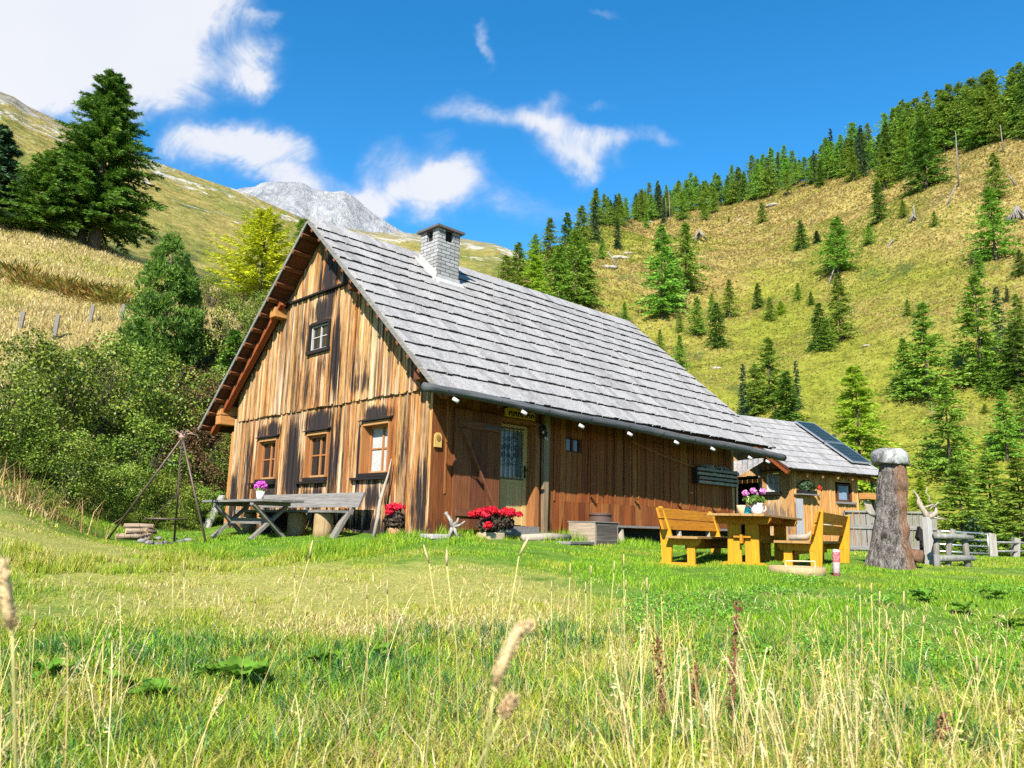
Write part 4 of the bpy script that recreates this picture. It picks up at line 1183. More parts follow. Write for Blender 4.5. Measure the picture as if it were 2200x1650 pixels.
for pts, rd in [([(-.15, 0, -.03), (-.05, .02, .12), (0, 0, .24)], [.03, .035, .045]), ([(.12, .06, -.03), (.06, .03, .1), (0, 0, .24)], [.03, .03, .04]), ([(.02, -.12, -.03), (0, -.05, .1), (0, 0, .22)], [.03, .03, .04]),
                ([(0, 0, .2), (-.03, -.02, .32), (-.12, -.05, .43), (-.15, -.06, .47)], [.05, .04, .03, .045]), ([(0, 0, .22), (.08, .04, .30), (.10, .05, .38)], [.04, .03, .015]), ([(0, 0, .2), (.14, .06, .24), (.24, .1, .32)], [.035, .025, .01])]:
    mb.tube(pts, rd, 8, True, .12, r)
mb.build('root', M_DRIFT, t, True); t.scale = (.85, .85, .85)
q = cabw(.15, .1, gzc(.1, .1)); t = tag(MB().hexa([(-.15, -.3, -.05), (.22, -.3, -.05), (.25, .35, -.05), (-.15, .35, -.05)], [(-.13, -.28, .03), (.20, -.28, .025), (.23, .33, .025), (-.13, .33, .03)]).build('stone_slab', m_plain('flat_pale_stone', (.26, .24, .22), .9, .2), bevel=.015), 'flat pale stone slab under the front cabin corner', 'stone'); t.location = q; t.rotation_euler = (0, 0, CROT)
M_PLQ = m_plain('carved_pale_wood', (.42, .26, .07), .6, .2, 25)
t = thing('wall_plaque', 'small carved wooden plaque with rounded top on the cabin corner', 'plaque', tuple(cabw(.03, .10, 1.42)), CROT)
pts = [(0, -.07, 0), (0, .085, 0), (0, .085, .17)] + [(0, .0075 + .0775 * math.cos(a), .17 + .0775 * math.sin(a)) for a in np.linspace(.3, 2.84, 7)] + [(0, -.07, .17)]
MB().prism(pts, (.025, 0, 0)).build('board', M_PLQ, t)
MB().lathe([(.045, 0), (.05, .008), (.02, .01)], 12).build('carving', m_plain('carved_brown', (.20, .10, .03), .6), t)
t.children[1].rotation_euler = (0, math.pi / 2, 0); t.children[1].location = (.026, .008, .15)
t = thing('door_sign', 'carved yellow wooden sign hanging above the cabin door', 'sign', tuple(cabw(.055, 1.62, 2.12)), CROT)
pts = [(0, 0, 0), (0, .78, 0), (0, .78, .12), (0, .60, .19), (0, .42, .26), (0, .2, .22), (0, 0, .14)]
MB().prism(pts, (.025, 0, 0)).build('board', m_plain('yellow_sign_wood', (.50, .30, .04), .6, .2, 20), t)
for k in range(6):
    y = .08 + k * .115
    MB().prism([(0, y, .02), (0, y + .02, .02), (0, y + .03, .07), (0, y + .07, .07), (0, y + .075, .02), (0, y + .09, .02), (0, y + .09, .10), (0, y + .01, .10)], (.01, 0, 0)).build('carved_figure', M_DARKW, t)
    t.children[-1].location = (.026, 0, 0)
t = thing('wall_ornament', 'dark dried ornament with pale pods hanging right of the cabin door', 'ornament', tuple(cabw(.11, 2.60, 1.85)), CROT)
leaf_obj('dried_leaves', [leaf_cloud(90, (0, 0, .08), (.05, .08, .13), .04, 121)], m_plain('black_leaves', (.02, .02, .02), .7), t)
for (y, z) in ((-.06, .06), (.0, -.04), (.05, -.06)): MB().lathe([(.004, -.03), (.018, -.01), (.016, .015), (.004, .03)], 8, (.05, y, z)).build('pale_pod', M_WHITE, t, True)

# things along the long wall
q = on(1140, 1150); t = thing('stepping_plank', 'rounded pale split log lying before the cabin door', 'plank', tuple(cabw(.75, 2.0, gzc(.75, 2.0))), CROT)
MB().tube([(0, -.55, .03), (.03, .1, .05), (.02, .62, .05)], [.06, .075, .06], 9, True, .06).build('log', M_BLEACH, t, True)
t = thing('stepping_plank', 'flat grey board lying in the grass before the cabin door', 'plank', tuple(cabw(1.0, 2.55, gzc(1.0, 2.55))), CROT + .25)
MB().box(-.14, .14, -.5, .45, .0, .05).build('board', M_GREYW, t, bevel=.01)
t = thing('wooden_box', 'low grey wooden box beside the door at the long wall', 'box', tuple(cabw(.62, 3.15, gzc(.62, 3.3))), CROT)
mb = MB(); mb.box(-.32, .32, -.02, .02, -.05, .36); mb.box(-.32, .32, .62, .66, -.05, .36); mb.build('end_board', m_boards('pale_box_end', [(.42, .33, .25), (.36, .28, .2)], 'X'), t)
mb = MB(); mb.box(.29, .33, .021, .619, -.05, .355); mb.box(-.33, -.29, .021, .619, -.05, .355); mb.build('side_board', m_boards('dark_box_side', [(.10, .085, .075)], 'Y', pale=(.3, .27, .24)), t)
MB().box(-.34, .35, -.03, .67, .362, .38).build('lid', M_GREYW, t)
t = thing('wicker_bin', 'round dark brown wicker bin with lid behind the wooden box', 'bin', tuple(cabw(.34, 4.02, gzc(.34, 4.0))), CROT)
M_WICK, g = newmat('brown_wicker')
oc = g.n('ShaderNodeTexCoord').outputs['Object']
wv_ = g.n('ShaderNodeTexWave', {'Vector': oc, 'Scale': 18.0, 'Distortion': 1.0}, bands_direction='Z').outputs[1]
finish(g, g.ramp(wv_, [(.2, (.035, .02, .016)), (.8, (.10, .06, .045))]), .6, wv_, .6, .01)
MB().lathe([(.19, -.03), (.20, .1), (.215, .5), (.2, .5)], 24).build('basket', M_WICK, t, True)
MB().lathe([(.225, .50), (.228, .53), (.21, .55), (.0, .56)], 24).build('lid', M_WICK, t, True)
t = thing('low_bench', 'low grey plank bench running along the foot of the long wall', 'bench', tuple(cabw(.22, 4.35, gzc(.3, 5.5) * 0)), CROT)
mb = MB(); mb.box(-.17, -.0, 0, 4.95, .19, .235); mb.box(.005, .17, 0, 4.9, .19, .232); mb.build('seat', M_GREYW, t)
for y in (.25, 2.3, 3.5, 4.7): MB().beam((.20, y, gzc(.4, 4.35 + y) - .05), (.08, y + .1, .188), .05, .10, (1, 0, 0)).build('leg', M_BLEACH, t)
MB().box(-.18, -.15, 0.0, 4.9, -.45, .185).build('under_bench_shade', M_DARK, t)  # dark sheet added to paint in the shade beneath the seat
t = thing('wood_rack', 'dark wall rack stacked with weathered boards at the right end of the long wall', 'rack', tuple(cabw(.035, 7.75, 1.26)), CROT)
for k in range(4): MB().box(.13 - k * .012, .16, .05 + r.uniform(-.05, .05), 1.80 + r.uniform(-.05, .05), .01 + k * .10, .07 + k * .10).build('board', M_GREYW if k % 2 else M_DRIFT, t)
for y in (0, .92, 1.78): MB().box(0, .125, y, y + .05, 0, .40).build('bracket', M_DARKW, t)
leaf_obj('kindling', [leaf_cloud(60, (.07, .9, .40), (.05, .7, .03), .09, 33)], M_DRIFT, t)
t = thing('clothes_line', 'thin sagging wire strung along the long cabin wall', 'wire', tuple(cabw(.12, 0, 0)), CROT)
pts = [(0, 5.3 + s * 4.3, 2.0 - .42 * math.sin(min(1, s * 1.16) * math.pi * .5) + (.08 * max(0, s - .75) / .25)) for s in np.linspace(0, 1, 24)]
MB().tube(pts, .006, 5).build('wire', m_plain('rusty_wire', (.25, .12, .06), .6), t)
wy = 8.62; q = cabw(.12, wy, np.interp(wy, [p_[1] for p_ in pts], [p_[2] for p_ in pts]))
t = thing('clothes_peg', 'turquoise clothes peg hanging on the wire', 'clothes peg', tuple(q), CROT)
for s in (-1, 1): MB().beam((0, s * .006, .03), (0, s * .03, -.075), .02, .016, (1, 0, 0)).build('peg_half', m_plain('turquoise_plastic', (.05, .55, .50), .4), t)

LAMPS = [(979, 860, 'white lamp on the gutter log nearest the front cabin corner'), (1126, 887, 'white lamp on the gutter log above the door'), (1249, 916, 'white lamp on the gutter log above the tiny window'), (1353, 933, 'white lamp on the gutter log right of the tiny window'),
         (1453, 951, 'white lamp on the gutter log above the long wall, left of the turquoise peg'), (1531, 965, 'white lamp on the gutter log just above the turquoise peg'), (1611, 984, 'white lamp on the gutter log before the shed gable'), (1649, 992, 'last white lamp near the far tip of the gutter log')]
lamp0 = None
for (px, py, lab) in LAMPS:
    x, y, z = on_plane_x(px, py, .87)
    if lamp0 is None:
        lamp0 = thing('gutter_lamp', lab, 'lamp', tuple(cabw(x, y, z)), CROT, 'white lamps along the gutter log')
        MB().tube([(-.03, -.03, .05), (.02, .02, -.02)], .001, 4).build('cable', M_WHITE, lamp0)
        mb = MB().tube([(-.04, -.055, .045), (.05, .04, -.035)], [.046, .05], 12); mb.build('lamp_body', M_WHITE, lamp0, True)
        MB().tube([(.051, .041, -.036), (.056, .046, -.040)], .043, 12).build('lens', m_plain('grey_lens', (.25, .22, .2), .2), lamp0)
        MB().tube([(-.02, -.03, .03), (-.01, .01, .12), (-.045, .05, .24), (-.06, .06, .26)], .011, 6).build('bracket', M_WHITE, lamp0); lamp0.scale = (.66, .66, .66)
        bpy.data.objects.remove(lamp0.children[0])
    else:
        o = copy_tree(lamp0); o.location = cabw(x, y, z); o['label'] = lab

# plants on the shed
t = thing('hanging_basket', 'dark leafy hanging plant on a shelf under the shed eave', 'hanging plant', tuple(shedw(.16, .48, 1.40)), -STH)
leaf_obj('leaves', [leaf_cloud(500, (0, 0, .10), (.12, .30, .18), .05, 201)], m_foliage('dark_pot_leaves', [(.2, (.012, .03, .012)), (.8, (.05, .09, .03))], .25, objvar=.02), t)
MB().box(-.12, .12, -.42, .42, -.14, -.11).build('shelf', M_GREYW, t); MB().box(-.08, .08, -.34, .34, -.108, -.0).build('planter', M_DARKW, t)
leaf_obj('red_flower', [leaf_cloud(40, (.1, .42, .08), (.05, .05, .07), .025, 202)], M_PETO, t)
t = thing('flower_box', 'wooden flower box with scarlet geraniums at the right end of the shed', 'flower box', tuple(shedw(.2, 3.35, 1.30)), -STH)
MB().box(-.12, .12, -.48, .42, -.05, .13).build('planter', M_HONEY, t)
leaf_obj('leaves', [leaf_cloud(260, (.05, .25, .22), (.18, .38, .20), .045, 203)], M_POTLEAF, t)
leaf_obj('flowers', [leaf_cloud(60, (.15, .1 + .13 * k, .25 + .05 * (k % 2)), (.06, .07, .06), .03, 204 + k) for k in range(4)], M_PETO, t)
t = thing('leaning_board', 'tilted white board standing behind the picket fence by the shed', 'board', tuple(shedw(.25, 3.15, .55)), -STH)
MB().hexa([(0, -.05, 0), (0, .32, 0), (.03, .32, 0), (.03, -.05, 0)], [(-.1, -.22, .70), (-.1, .12, .60), (-.07, .12, .60), (-.07, -.22, .70)]).build('plank', M_BLEACH, t)
q = shedw(.15, .12, -.4); t = thing('leaning_board', 'pale grey upright board against the front shed corner', 'board', tuple(q), -STH)
MB().box(-.02, .03, -.10, .16, 0, 1.55).build('plank', m_boards('blue_grey_board', [(.34, .335, .35)], 'Z', grain=(.7, 1.1)), t)

# ------------------------------------------------------------------ yellow table and benches
M_YEL = m_boards('yellow_stained_wood', [(.48, .185, .010), (.54, .215, .012), (.43, .16, .010)], 'Y', grain=(.55, 1.15), knots=.5)
M_YELZ = m_boards('yellow_stained_uprights', [(.56, .245, .010), (.60, .275, .012), (.50, .21, .010)], 'Z', grain=(.6, 1.15), knots=.4)
M_YELT = m_boards('worn_yellow_tops', [(.34, .19, .065), (.40, .235, .085), (.30, .155, .05)], 'Y', grain=(.65, 1.15), knots=.3)
TA = math.radians(31); AX = np.array([math.sin(TA), math.cos(TA), 0]); PX = np.array([math.cos(TA), -math.sin(TA), 0])
tc0 = np.array([3.40, 11.98, 0]) + AX * 1.4
zt = .416
z0 = zt - .77
t = thing('picnic_table', 'large yellow stained garden table on the lawn between two benches', 'table', (tc0[0], tc0[1], z0), -TA)
mb = MB()
for k in range(5): mb.box(-.43 + k * .172, -.43 + k * .172 + .167, -1.4, 1.4, .735, .77)
mb.build('tabletop', M_YELT, t, bevel=.004)
for y in (-.96, .96):
    for x in (-.235, .035):
        MB().hexa([(x - .01, y - .022, -.02), (x + .205, y - .022, -.02), (x + .205, y + .022, -.02), (x - .01, y + .022, -.02)], [(x, y - .022, .62), (x + .20, y - .022, .62), (x + .20, y + .022, .62), (x, y + .022, .62)]).build('leg', M_YELZ, t, bevel=.004)
    MB().prism([(-.38, y - .05, .62), (.38, y - .05, .62), (.42, y - .05, .68), (.42, y - .05, .733), (-.42, y - .05, .733), (-.42, y - .05, .68)], (0, .1, 0)).build('top_bearer', M_YEL, t)
    MB().prism([(-.38, y - .05, -.08), (.38, y - .05, -.08), (.38, y - .05, -.02), (.30, y - .05, .045), (-.30, y - .05, .045), (-.38, y - .05, -.02)], (0, .1, 0)).build('foot', M_YELZ, t)
MB().box(-.02, .02, -1.10, 1.10, .33, .46).build('stretcher', M_YEL, t)
for y in (-1.03, 1.03): MB().beam((-.13, y, .43), (.13, y, .43), .03, .03).build('wedge', M_YEL, t)
for x in (-.22, .22): MB().box(x - .02, x + .02, -1.0, 1.0, .655, .733).build('rail', M_YEL, t)


def yellow_bench(lab):
    t = thing('garden_bench', lab, 'bench', group='yellow garden benches')
    mb = MB(); mb.box(.06, .30, -1.5, 1.5, .40, .435); mb.box(.305, .56, -1.5, 1.5, .40, .435); mb.build('seat', M_YELT, t, bevel=.004)
    for (za, zb, xa, xb) in ((.53, .68, .045, .0), (.70, .86, -.005, -.05)):
        MB().hexa([(xa, -1.52, za), (xa, 1.5, za), (xa - .04, 1.5, za), (xa - .04, -1.52, za)][::-1], [(xb, -1.52, zb), (xb, 1.5, zb), (xb - .04, 1.5, zb), (xb - .04, -1.52, zb)][::-1]).build('backrest', M_YEL, t, bevel=.004)
    for y in (-1.3, 1.3):
        MB().prism([(-.04, y - .03, .04), (.10, y - .03, .04), (.12, y - .03, .40), (.015, y - .03, .87), (-.09, y - .03, .87)] if False else [(-.06, y - .03, -.02), (.08, y - .03, -.02), (.105, y - .03, .40), (.075, y - .03, .52), (-.06, y - .03, .885), (-.115, y - .03, .885)], (0, .055, 0)).build('back_post', M_YELZ, t, bevel=.004)
        MB().box(.34, .46, y - .028, y + .028, -.02, .32).build('leg', M_YELZ, t, bevel=.004)
        MB().prism([(.02, y - .031, .30), (.50, y - .031, .30), (.54, y - .031, .36), (.54, y - .031, .398), (.02, y - .031, .398)], (0, .062, 0)).build('seat_bearer', M_YELZ, t)
        MB().prism([(-.12, y - .05, -.08), (.52, y - .05, -.08), (.52, y - .05, -.03), (.44, y - .05, .04), (-.08, y - .05, .04), (-.12, y - .05, -.0)], (0, .1, 0)).build('foot', M_YELZ, t)
    MB().box(.28, .32, -1.25, 1.25, .24, .398).build('rail', M_YEL, t)
    return t


b0 = yellow_bench('left yellow bench with backrest on the cabin side of the yellow table')
q = np.array([2.47, 12.55, 0]) + AX * 1.2 + PX * .04
b0.location = (q[0], q[1], -.375); b0.rotation_euler = (0, 0, -TA)
b1 = copy_tree(b0); b1['label'] = 'right yellow bench seen from behind, nearest the big tree trunk'
q = np.array([4.46, 11.6, 0]) + AX * 1.3
b1.location = (q[0], q[1], -.40); b1.rotation_euler = (math.radians(-2.0) * 0, 0, math.pi - TA)
tz = zt
q = at(1608, 1103, 12.9)
t = thing('glazed_bottle', 'turquoise and cream bottle standing on the yellow table', 'bottle', (q[0], q[1], tz))  # a bottle with base and neck, not a lamp
MB().lathe([(.068, 0), (.072, .02), (.058, .13), (.05, .135)], 18).build('base', m_plain('turquoise_glaze', (.06, .52, .52), .25, .05, spec=.5), t, True)
MB().lathe([(.049, .136), (.036, .22), (.022, .27), (.026, .30), (.012, .315)], 16).build('neck', m_plain('cream_glaze', (.70, .50, .30), .5, .1), t, True)
q = at(1627, 1103, 12.7)
t = thing('white_jug', 'white jug with pink geraniums on the yellow table', 'jug', (q[0], q[1], tz), .3)
mb = MB().lathe([(.065, 0), (.095, .05), (.10, .11), (.085, .17), (.09, .20), (.08, .20), (.075, .16)], 20); mb.build('body', M_WHITE, t, True)
MB().tube([(.085, 0, .17), (.15, 0, .17), (.165, 0, .10), (.10, 0, .05)], .012, 8).build('handle', M_WHITE, t, True)
leaf_obj('leaves', [leaf_cloud(170, (-.05, 0, .25), (.19, .13, .08), .035, 301)], M_POTLEAF, t)
leaf_obj('flowers', [leaf_cloud(60, (-.18 + .09 * k, .04 * (-1) ** k, .35 + .04 * (k % 2)), (.055, .05, .045), .025, 302 + k) for k in range(4)], M_PETP, t)
q = at(1585, 1103, 13.6); t = thing('wooden_bowl', 'cream wooden pot beside the white jug on the yellow table', 'pot', (q[0] + .08, q[1], tz))
MB().lathe([(.06, 0), (.09, .14), (.095, .19), (.085, .19), (.07, .1)], 16).build('pot', m_plain('pale_wood_pot', (.55, .38, .2), .7), t, True)
q = np.array([4.46, 11.6, 0]) + AX * 1.9 - PX * .25
t = thing('walking_stick', 'knobbly pale branch resting on the right yellow bench', 'branch', (q[0], q[1], -.40 + .445))
MB().tube([(-.52, .1, .03), (-.25, .0, .05), (-.08, .0, .16), (.12, -.02, .26), (.35, 0, .36)], [.055, .05, .05, .045, .03], 8, True, .15).build('stem', M_BLEACH, t, True)
p = on(1712, 1232)
t = thing('fire_tray', 'shallow pale wooden tub with wire handle in the grass before the yellow bench', 'tub', tuple(p), .1)
MB().lathe([(.36, -.06), (.385, .09), (.37, .095), (.35, .0)], 28).build('tub', m_boards('pale_tub_wood', [(.42, .29, .15)], 'Z', grain=(.75, 1.1)), t, True)
MB().tube([(-.2, -.1, .08), (-.2, -.1, .17), (.22, -.1, .17), (.22, -.1, .08)], .009, 6).build('handle', m_plain('pale_wire', (.6, .48, .3), .5), t)
p = on(1709, 1214)
t = thing('wooden_peg', 'short bright yellow wooden post standing behind the tub', 'post', tuple(p))
MB().box(-.05, .05, -.04, .04, -.1, .27).build('post', M_YELZ, t)
p = on(1796, 1237)
t = thing('marker_post', 'short weathered red and white painted marker post in the grass', 'post', tuple(p))
M_RW, g = newmat('peeling_red_white')
oc = g.n('ShaderNodeTexCoord').outputs['Object']; spn = g.n('ShaderNodeSeparateXYZ', {0: oc})
bd = g.m('GREATER_THAN', g.m('FRACT', g.m('ADD', g.m('MULTIPLY', spn.outputs[2], 3.6), .35)), .5)
c = g.mix(bd, (.27, .06, .07), (.38, .31, .29)); c = g.mix(g.m('MULTIPLY', g.smooth(g.noise(oc, 22, 5, .7), .5, .6), .7), c, (.32, .22, .21))
finish(g, c, .8)
MB().tube([(0, 0, -.1), (.02, 0, .34), (.022, 0, .355)], [.05, .05, .035], 12).build('post', M_RW, t, True)

# ------------------------------------------------------------------ the big trunk with the boulder, fences, gate
M_TRUNK, g = newmat('knotty_grey_trunk')
oc = g.n('ShaderNodeTexCoord').outputs['Object']
st = g.v('MULTIPLY', oc, (1, 1, .35)); n1 = g.noise(st, 9, 7, .7, 1.6); n2 = g.noise(st, 34, 6, .75, 1.4); f = g.m('ADD', g.m('MULTIPLY', n1, .42), g.m('MULTIPLY', n2, .58))
c = g.ramp(f, [(.40, (.012, .009, .008)), (.47, (.085, .07, .06)), (.54, (.20, .175, .155)), (.66, (.33, .30, .275))])
spn = g.n('ShaderNodeSeparateXYZ', {0: oc})
kn_ = g.n('ShaderNodeAttribute', attribute_name='knot').outputs['Fac']; c = g.mix(g.m('MULTIPLY', g.smooth(g.m('ADD', kn_, g.m('MULTIPLY', g.m('SUBTRACT', n2, .5), .9)), .35, .8), .9), c, (.03, .022, .018))
c = g.mix(g.m('MULTIPLY', g.smooth(g.m('ADD', spn.outputs[0], g.m('MULTIPLY', n1, .3)), .14, .30), .65), c, (.24, .11, .045))
finish(g, c, .9, f, 1.0, .09)
p = on(1922, 1222); p[0] += .07; p[1] += .25
t = thing('tree_trunk', 'thick knotty grey tree trunk standing like a pillar beside the yellow bench', 'tree trunk', tuple(p))
V, F = [], []
NR, NA = 90, 96
rt = np.random.default_rng(3)
for i in range(NR):
    z = -.1 + 1.76 * i / (NR - 1); h = max(0, z) / 1.66
    rad = .315 - .10 * h ** .7 - .035 * h + .05 * math.exp(-((z - .05) / .2) ** 2) + .02 * math.exp(-((h - .8) / .12) ** 2)
    for j in range(NA):
        a = 2 * math.pi * j / NA
        rr = rad * (1 + .20 * (fbm(np.array([math.cos(a) * 2 + 5 + z]), np.array([math.sin(a) * 2 + z * 1.6]), 4, 3)[0] - .5) * 2)
        rr *= 1 + .07 * (fbm(np.array([math.cos(a) * 9 + 30]), np.array([math.sin(a) * 9 + z * 5]), 3, 12)[0] - .5) * 2; V.append((rr * math.cos(a) + .10 * h - .03 * math.sin(h * 5), rr * math.sin(a), z))
V = np.array(V); KNOT = np.zeros(len(V))
for (kx, kz, kr, dp) in [(.10, 1.22, .07, -.07), (-.02, .88, .055, .035), (.14, .98, .06, .03), (-.03, .46, .065, .04), (-.17, .52, .06, .05), (.13, .25, .085, .06), (.19, 1.22, .05, -.05), (-.12, .3, .05, .03), (.02, 1.5, .06, .03), (.2, .6, .08, .03)]:
    yy = -.27 + .1 * kz
    kr *= 1.25; d = np.sqrt((V[:, 0] - kx) ** 2 + (V[:, 2] - kz) ** 2 + ((V[:, 1] - yy).clip(-.12, 1)) ** 2)
    n = V * np.array([1, 1, 0]) - np.array([.06, 0, 0]); n /= np.linalg.norm(n, axis=1)[:, None] + 1e-9
    V += n * (np.exp(-(d / kr) ** 2) * dp * 1.3)[:, None]; KNOT = np.maximum(KNOT, np.exp(-(d / kr / 1.0) ** 2) * (1.0 if dp < 0 else .8))
i, j = np.meshgrid(np.arange(NR - 1), np.arange(NA), indexing='ij'); a = (i * NA + j).ravel(); b = (i * NA + (j + 1) % NA).ravel()
me = np_mesh('trunk', V, [np.stack([a, b, b + NA, a + NA], 1)], smooth=True); me.attributes.new('knot', 'FLOAT', 'POINT').data.foreach_set('value', KNOT.astype(np.float32)); link('trunk', me, M_TRUNK, t)
MB().tube([(.2, -.1, .22), (.32, -.24, .20), (.36, -.29, .20)], [.12, .105, .095], 16, True, .05).build('cut_branch', M_TRUNK, t, True)
MB().tube([(-.24, -.05, .84), (-.34, -.1, .86), (-.40, -.08, .92)], [.045, .035, .02], 10, True, .1).build('branch_stub', M_DRIFT, t, True)
bt = p + np.array([.10, 0, 1.63])
bm = bmesh.new(); bmesh.ops.create_icosphere(bm, subdivisions=4, radius=1)
for v in bm.verts:
    n = v.co.normalized(); k = 1 + .6 * (fbm(np.array([n.x * 1.5 + n.z + 7]), np.array([n.y * 1.5 + n.z * .7]), 4, 8)[0] - .5)
    v.co = Vector((n.x * .275 * k, n.y * .26 * k, (max(min(n.z * 1.25, .85), -.30) * .19) * k + (.03 if n.z > 0 else 0) - n.x * .02))
me = bpy.data.meshes.new('boulder'); bm.to_mesh(me); bm.free()
M_BOUL, g = newmat('white_grey_rock'); oc = g.n('ShaderNodeTexCoord').outputs['Object']; n1 = g.noise(oc, 5, 8, .7, .8)
finish(g, g.ramp(n1, [(.38, (.06, .06, .06)), (.47, (.20, .20, .195)), (.6, (.34, .34, .33))]), .85, n1, .8, .04)
o = link('boulder', me, M_BOUL, None, True); o.location = bt + np.array([0, 0, .085]); tag(o, 'pale rounded boulder lying on top of the thick tree trunk', 'boulder')

M_RAIL = m_boards('lichen_grey_pole', [(.19, .185, .17)], 'Z', grain=(.5, 1.3), pale=(.30, .30, .265))


def pole(name, pts, rad, parent, mat=M_RAIL, n=10, jit=.06):
    return MB().tube(pts, rad, n, True, jit, r).build(name, mat, parent, True)


c0 = at(2048, 1222, 12.9); c0[2] = gz(c0[0], c0[1])[0]
t = thing('rustic_railing', 'short rustic railing of grey round poles right of the trunk', 'railing', tuple(c0))
k = 12.9 / 1692
X = lambda px: (px - 2048) * k
Zz = lambda py: at(2048, py, 12.9)[2] - c0[2]
pole('rail', [(X(2006), -.06, Zz(1153)), (X(2048), -.07, Zz(1152)), (X(2091), -.06, Zz(1154))], [.045, .05, .04], t)
pole('rail', [(X(2004), -.06, Zz(1201)), (X(2048), -.07, Zz(1199)), (X(2090), -.06, Zz(1198))], [.055, .055, .045], t)
pole('post', [(X(2034), .0, -.15), (X(2046), .04, .35), (X(2057), .03, Zz(1137))], [.05, .05, .042], t, M_GREYWZ)
pole('post', [(X(2081), .0, -.15), (X(2080), .03, .35), (X(2079), .03, Zz(1145))], [.06, .05, .04], t, M_GREYWZ)
pole('post', [(X(2012), .0, -.15), (X(2018), .04, .35), (X(2027), .03, Zz(1140))], [.055, .05, .045], t, M_GREYWZ)
pole('post', [(X(2005), -.1, -.15), (X(2008), -.1, Zz(1192))], [.055, .05], t)
c0 = at(1998, 1215, 13.3); c0[2] = gz(c0[0], c0[1])[0]
t = thing('white_post', 'square white timber post between the trunk and the rustic railing', 'post', tuple(c0), .5)
hp = at(1998, 1111, 13.3)[2] - c0[2]
MB().box(-.055, .055, -.055, .055, -.15, hp).build('timber', m_boards('whitewashed_timber', [(.42, .40, .375)], 'Z', grain=(.75, 1.08)), t, bevel=.006)
t = thing('antler_root', 'bleached antler shaped dead branch crowning the white post', 'dead branch', (c0[0], c0[1], c0[2] + hp))
k = 13.3 / 1692
J = lambda px, py, y=0: ((px - 1998) * k, y, (1111 - py) * k)
mb = MB()
for pts, rd in [([J(1999, 1114), J(1997, 1104), J(1990, 1092), J(1984, 1079, .03), J(1986, 1068, .05), J(1980, 1058, .05), J(1975, 1052, .06)], [.05, .05, .045, .035, .022, .014, .006]),
                ([J(2000, 1112), J(2008, 1108, -.02), J(2018, 1100, -.02), J(2020, 1092, 0), J(2017, 1086, 0), J(2024, 1080, 0), J(2029, 1078)], [.05, .045, .035, .022, .016, .01, .006]),
                ([J(1990, 1092), J(1998, 1088, -.05), J(2008, 1084, -.06), J(2018, 1086, -.04)], [.025, .018, .012, .008]), ([J(2010, 1084), J(2003, 1076, -.04), J(2004, 1066, -.04), J(1997, 1058, -.04), J(2003, 1045, -.03)], [.014, .014, .012, .01, .005]),
                ([J(1989, 1084), J(1992, 1078, .05), J(1988, 1072, .05)], [.02, .012, .006]), ([J(2004, 1110), J(2020, 1113, -.05), J(2038, 1115, -.06)], [.025, .014, .006]), ([J(2010, 1108), J(2026, 1109, .05), J(2039, 1113, .06)], [.02, .012, .005]), ([J(2003, 1096, -.05), J(2006, 1090, -.06), J(2012, 1086, -.05)], [.015, .01, .008])]:
    mb.tube(pts, rd, 7, True, .08, r)
mb.build('branch', M_BLEACH, t, True)
c0 = at(1982, 1185, 14.2); c0[2] = gz(c0[0], c0[1])[0]
t = thing('wooden_spout', 'dark carved wooden spout post behind the thick trunk', 'spout', tuple(c0))
MB().tube([(0, 0, -.1), (.02, 0, .42)], [.07, .06], 8, True, .1).build('post', M_DARKW, t); MB().prism([(-.10, -.05, .42), (-.04, -.05, .62), (.05, -.05, .50), (.22, -.05, .44), (.2, -.05, .38), (-.06, -.05, .36)], (0, .1, 0)).build('head', M_DARKW, t)

# picket fence
fa, fb_ = at(1822, 1188, 17.6), at(2016, 1196, 17.2)
fa[2] = gz(fa[0], fa[1])[0]; fb_[2] = gz(fb_[0], fb_[1])[0]
d = fb_ - fa; fl = math.hypot(d[0], d[1]); fang = math.atan2(d[1], d[0])
t = thing('picket_fence', 'grey picket fence with close boards between shed and trunk', 'fence', tuple(fa), fang)
ztop = at(1822, 1096, 17.6)[2] - fa[2]
MB().box(-.03, fl + .03, -.07, .05, ztop - .04, ztop).build('top_rail', M_GREYW, t)
for zz in (ztop - .34, .12): MB().box(0, fl, -.055, -.025, zz - .06, zz + .03).build('rail', M_GREYW, t)
x = .02
while x < fl - .05:
    w_ = r.uniform(.085, .115)
    MB().hexa([(x, -.02, -.08), (x + w_, -.02, -.08), (x + w_, .005, -.08), (x, .005, -.08)], [(x + r.uniform(-.01, .01), -.02, ztop - .045), (x + w_, -.02, ztop - .045), (x + w_, .005, ztop - .045), (x + r.uniform(-.01, .01), .005, ztop - .045)]).build('picket', M_GREYWZ, t)
    x += w_ + r.uniform(.012, .03)
for x in (0.0, fl - .04): MB().box(x - .05, x + .05, .006, .10, -.15, ztop + .0 - .042).build('post', M_GREYWZ, t)

# metal gate
ga_, gb_ = at(2018, 1196, 18.6), at(2126, 1200, 18.9)
ga_[2] = gz(ga_[0], ga_[1])[0]; gb_[2] = gz(gb_[0], gb_[1])[0]
d = gb_ - ga_; gl_ = math.hypot(d[0], d[1])
t = thing('metal_gate', 'galvanised metal bar gate behind the rustic railing', 'gate', tuple(ga_), math.atan2(d[1], d[0]))
zg = lambda py: at(2126, py, 18.9)[2] - ga_[2]
for py in (1147, 1162, 1175, 1190): MB().tube([(0, 0, zg(py) + .04), (gl_, 0, zg(py))], .02, 8).build('bar', M_STEEL, t, True)
for x in (0, gl_): MB().tube([(x, 0, zg(1197)), (x, 0, zg(1146))], .025, 8).build('upright', M_STEEL, t, True)


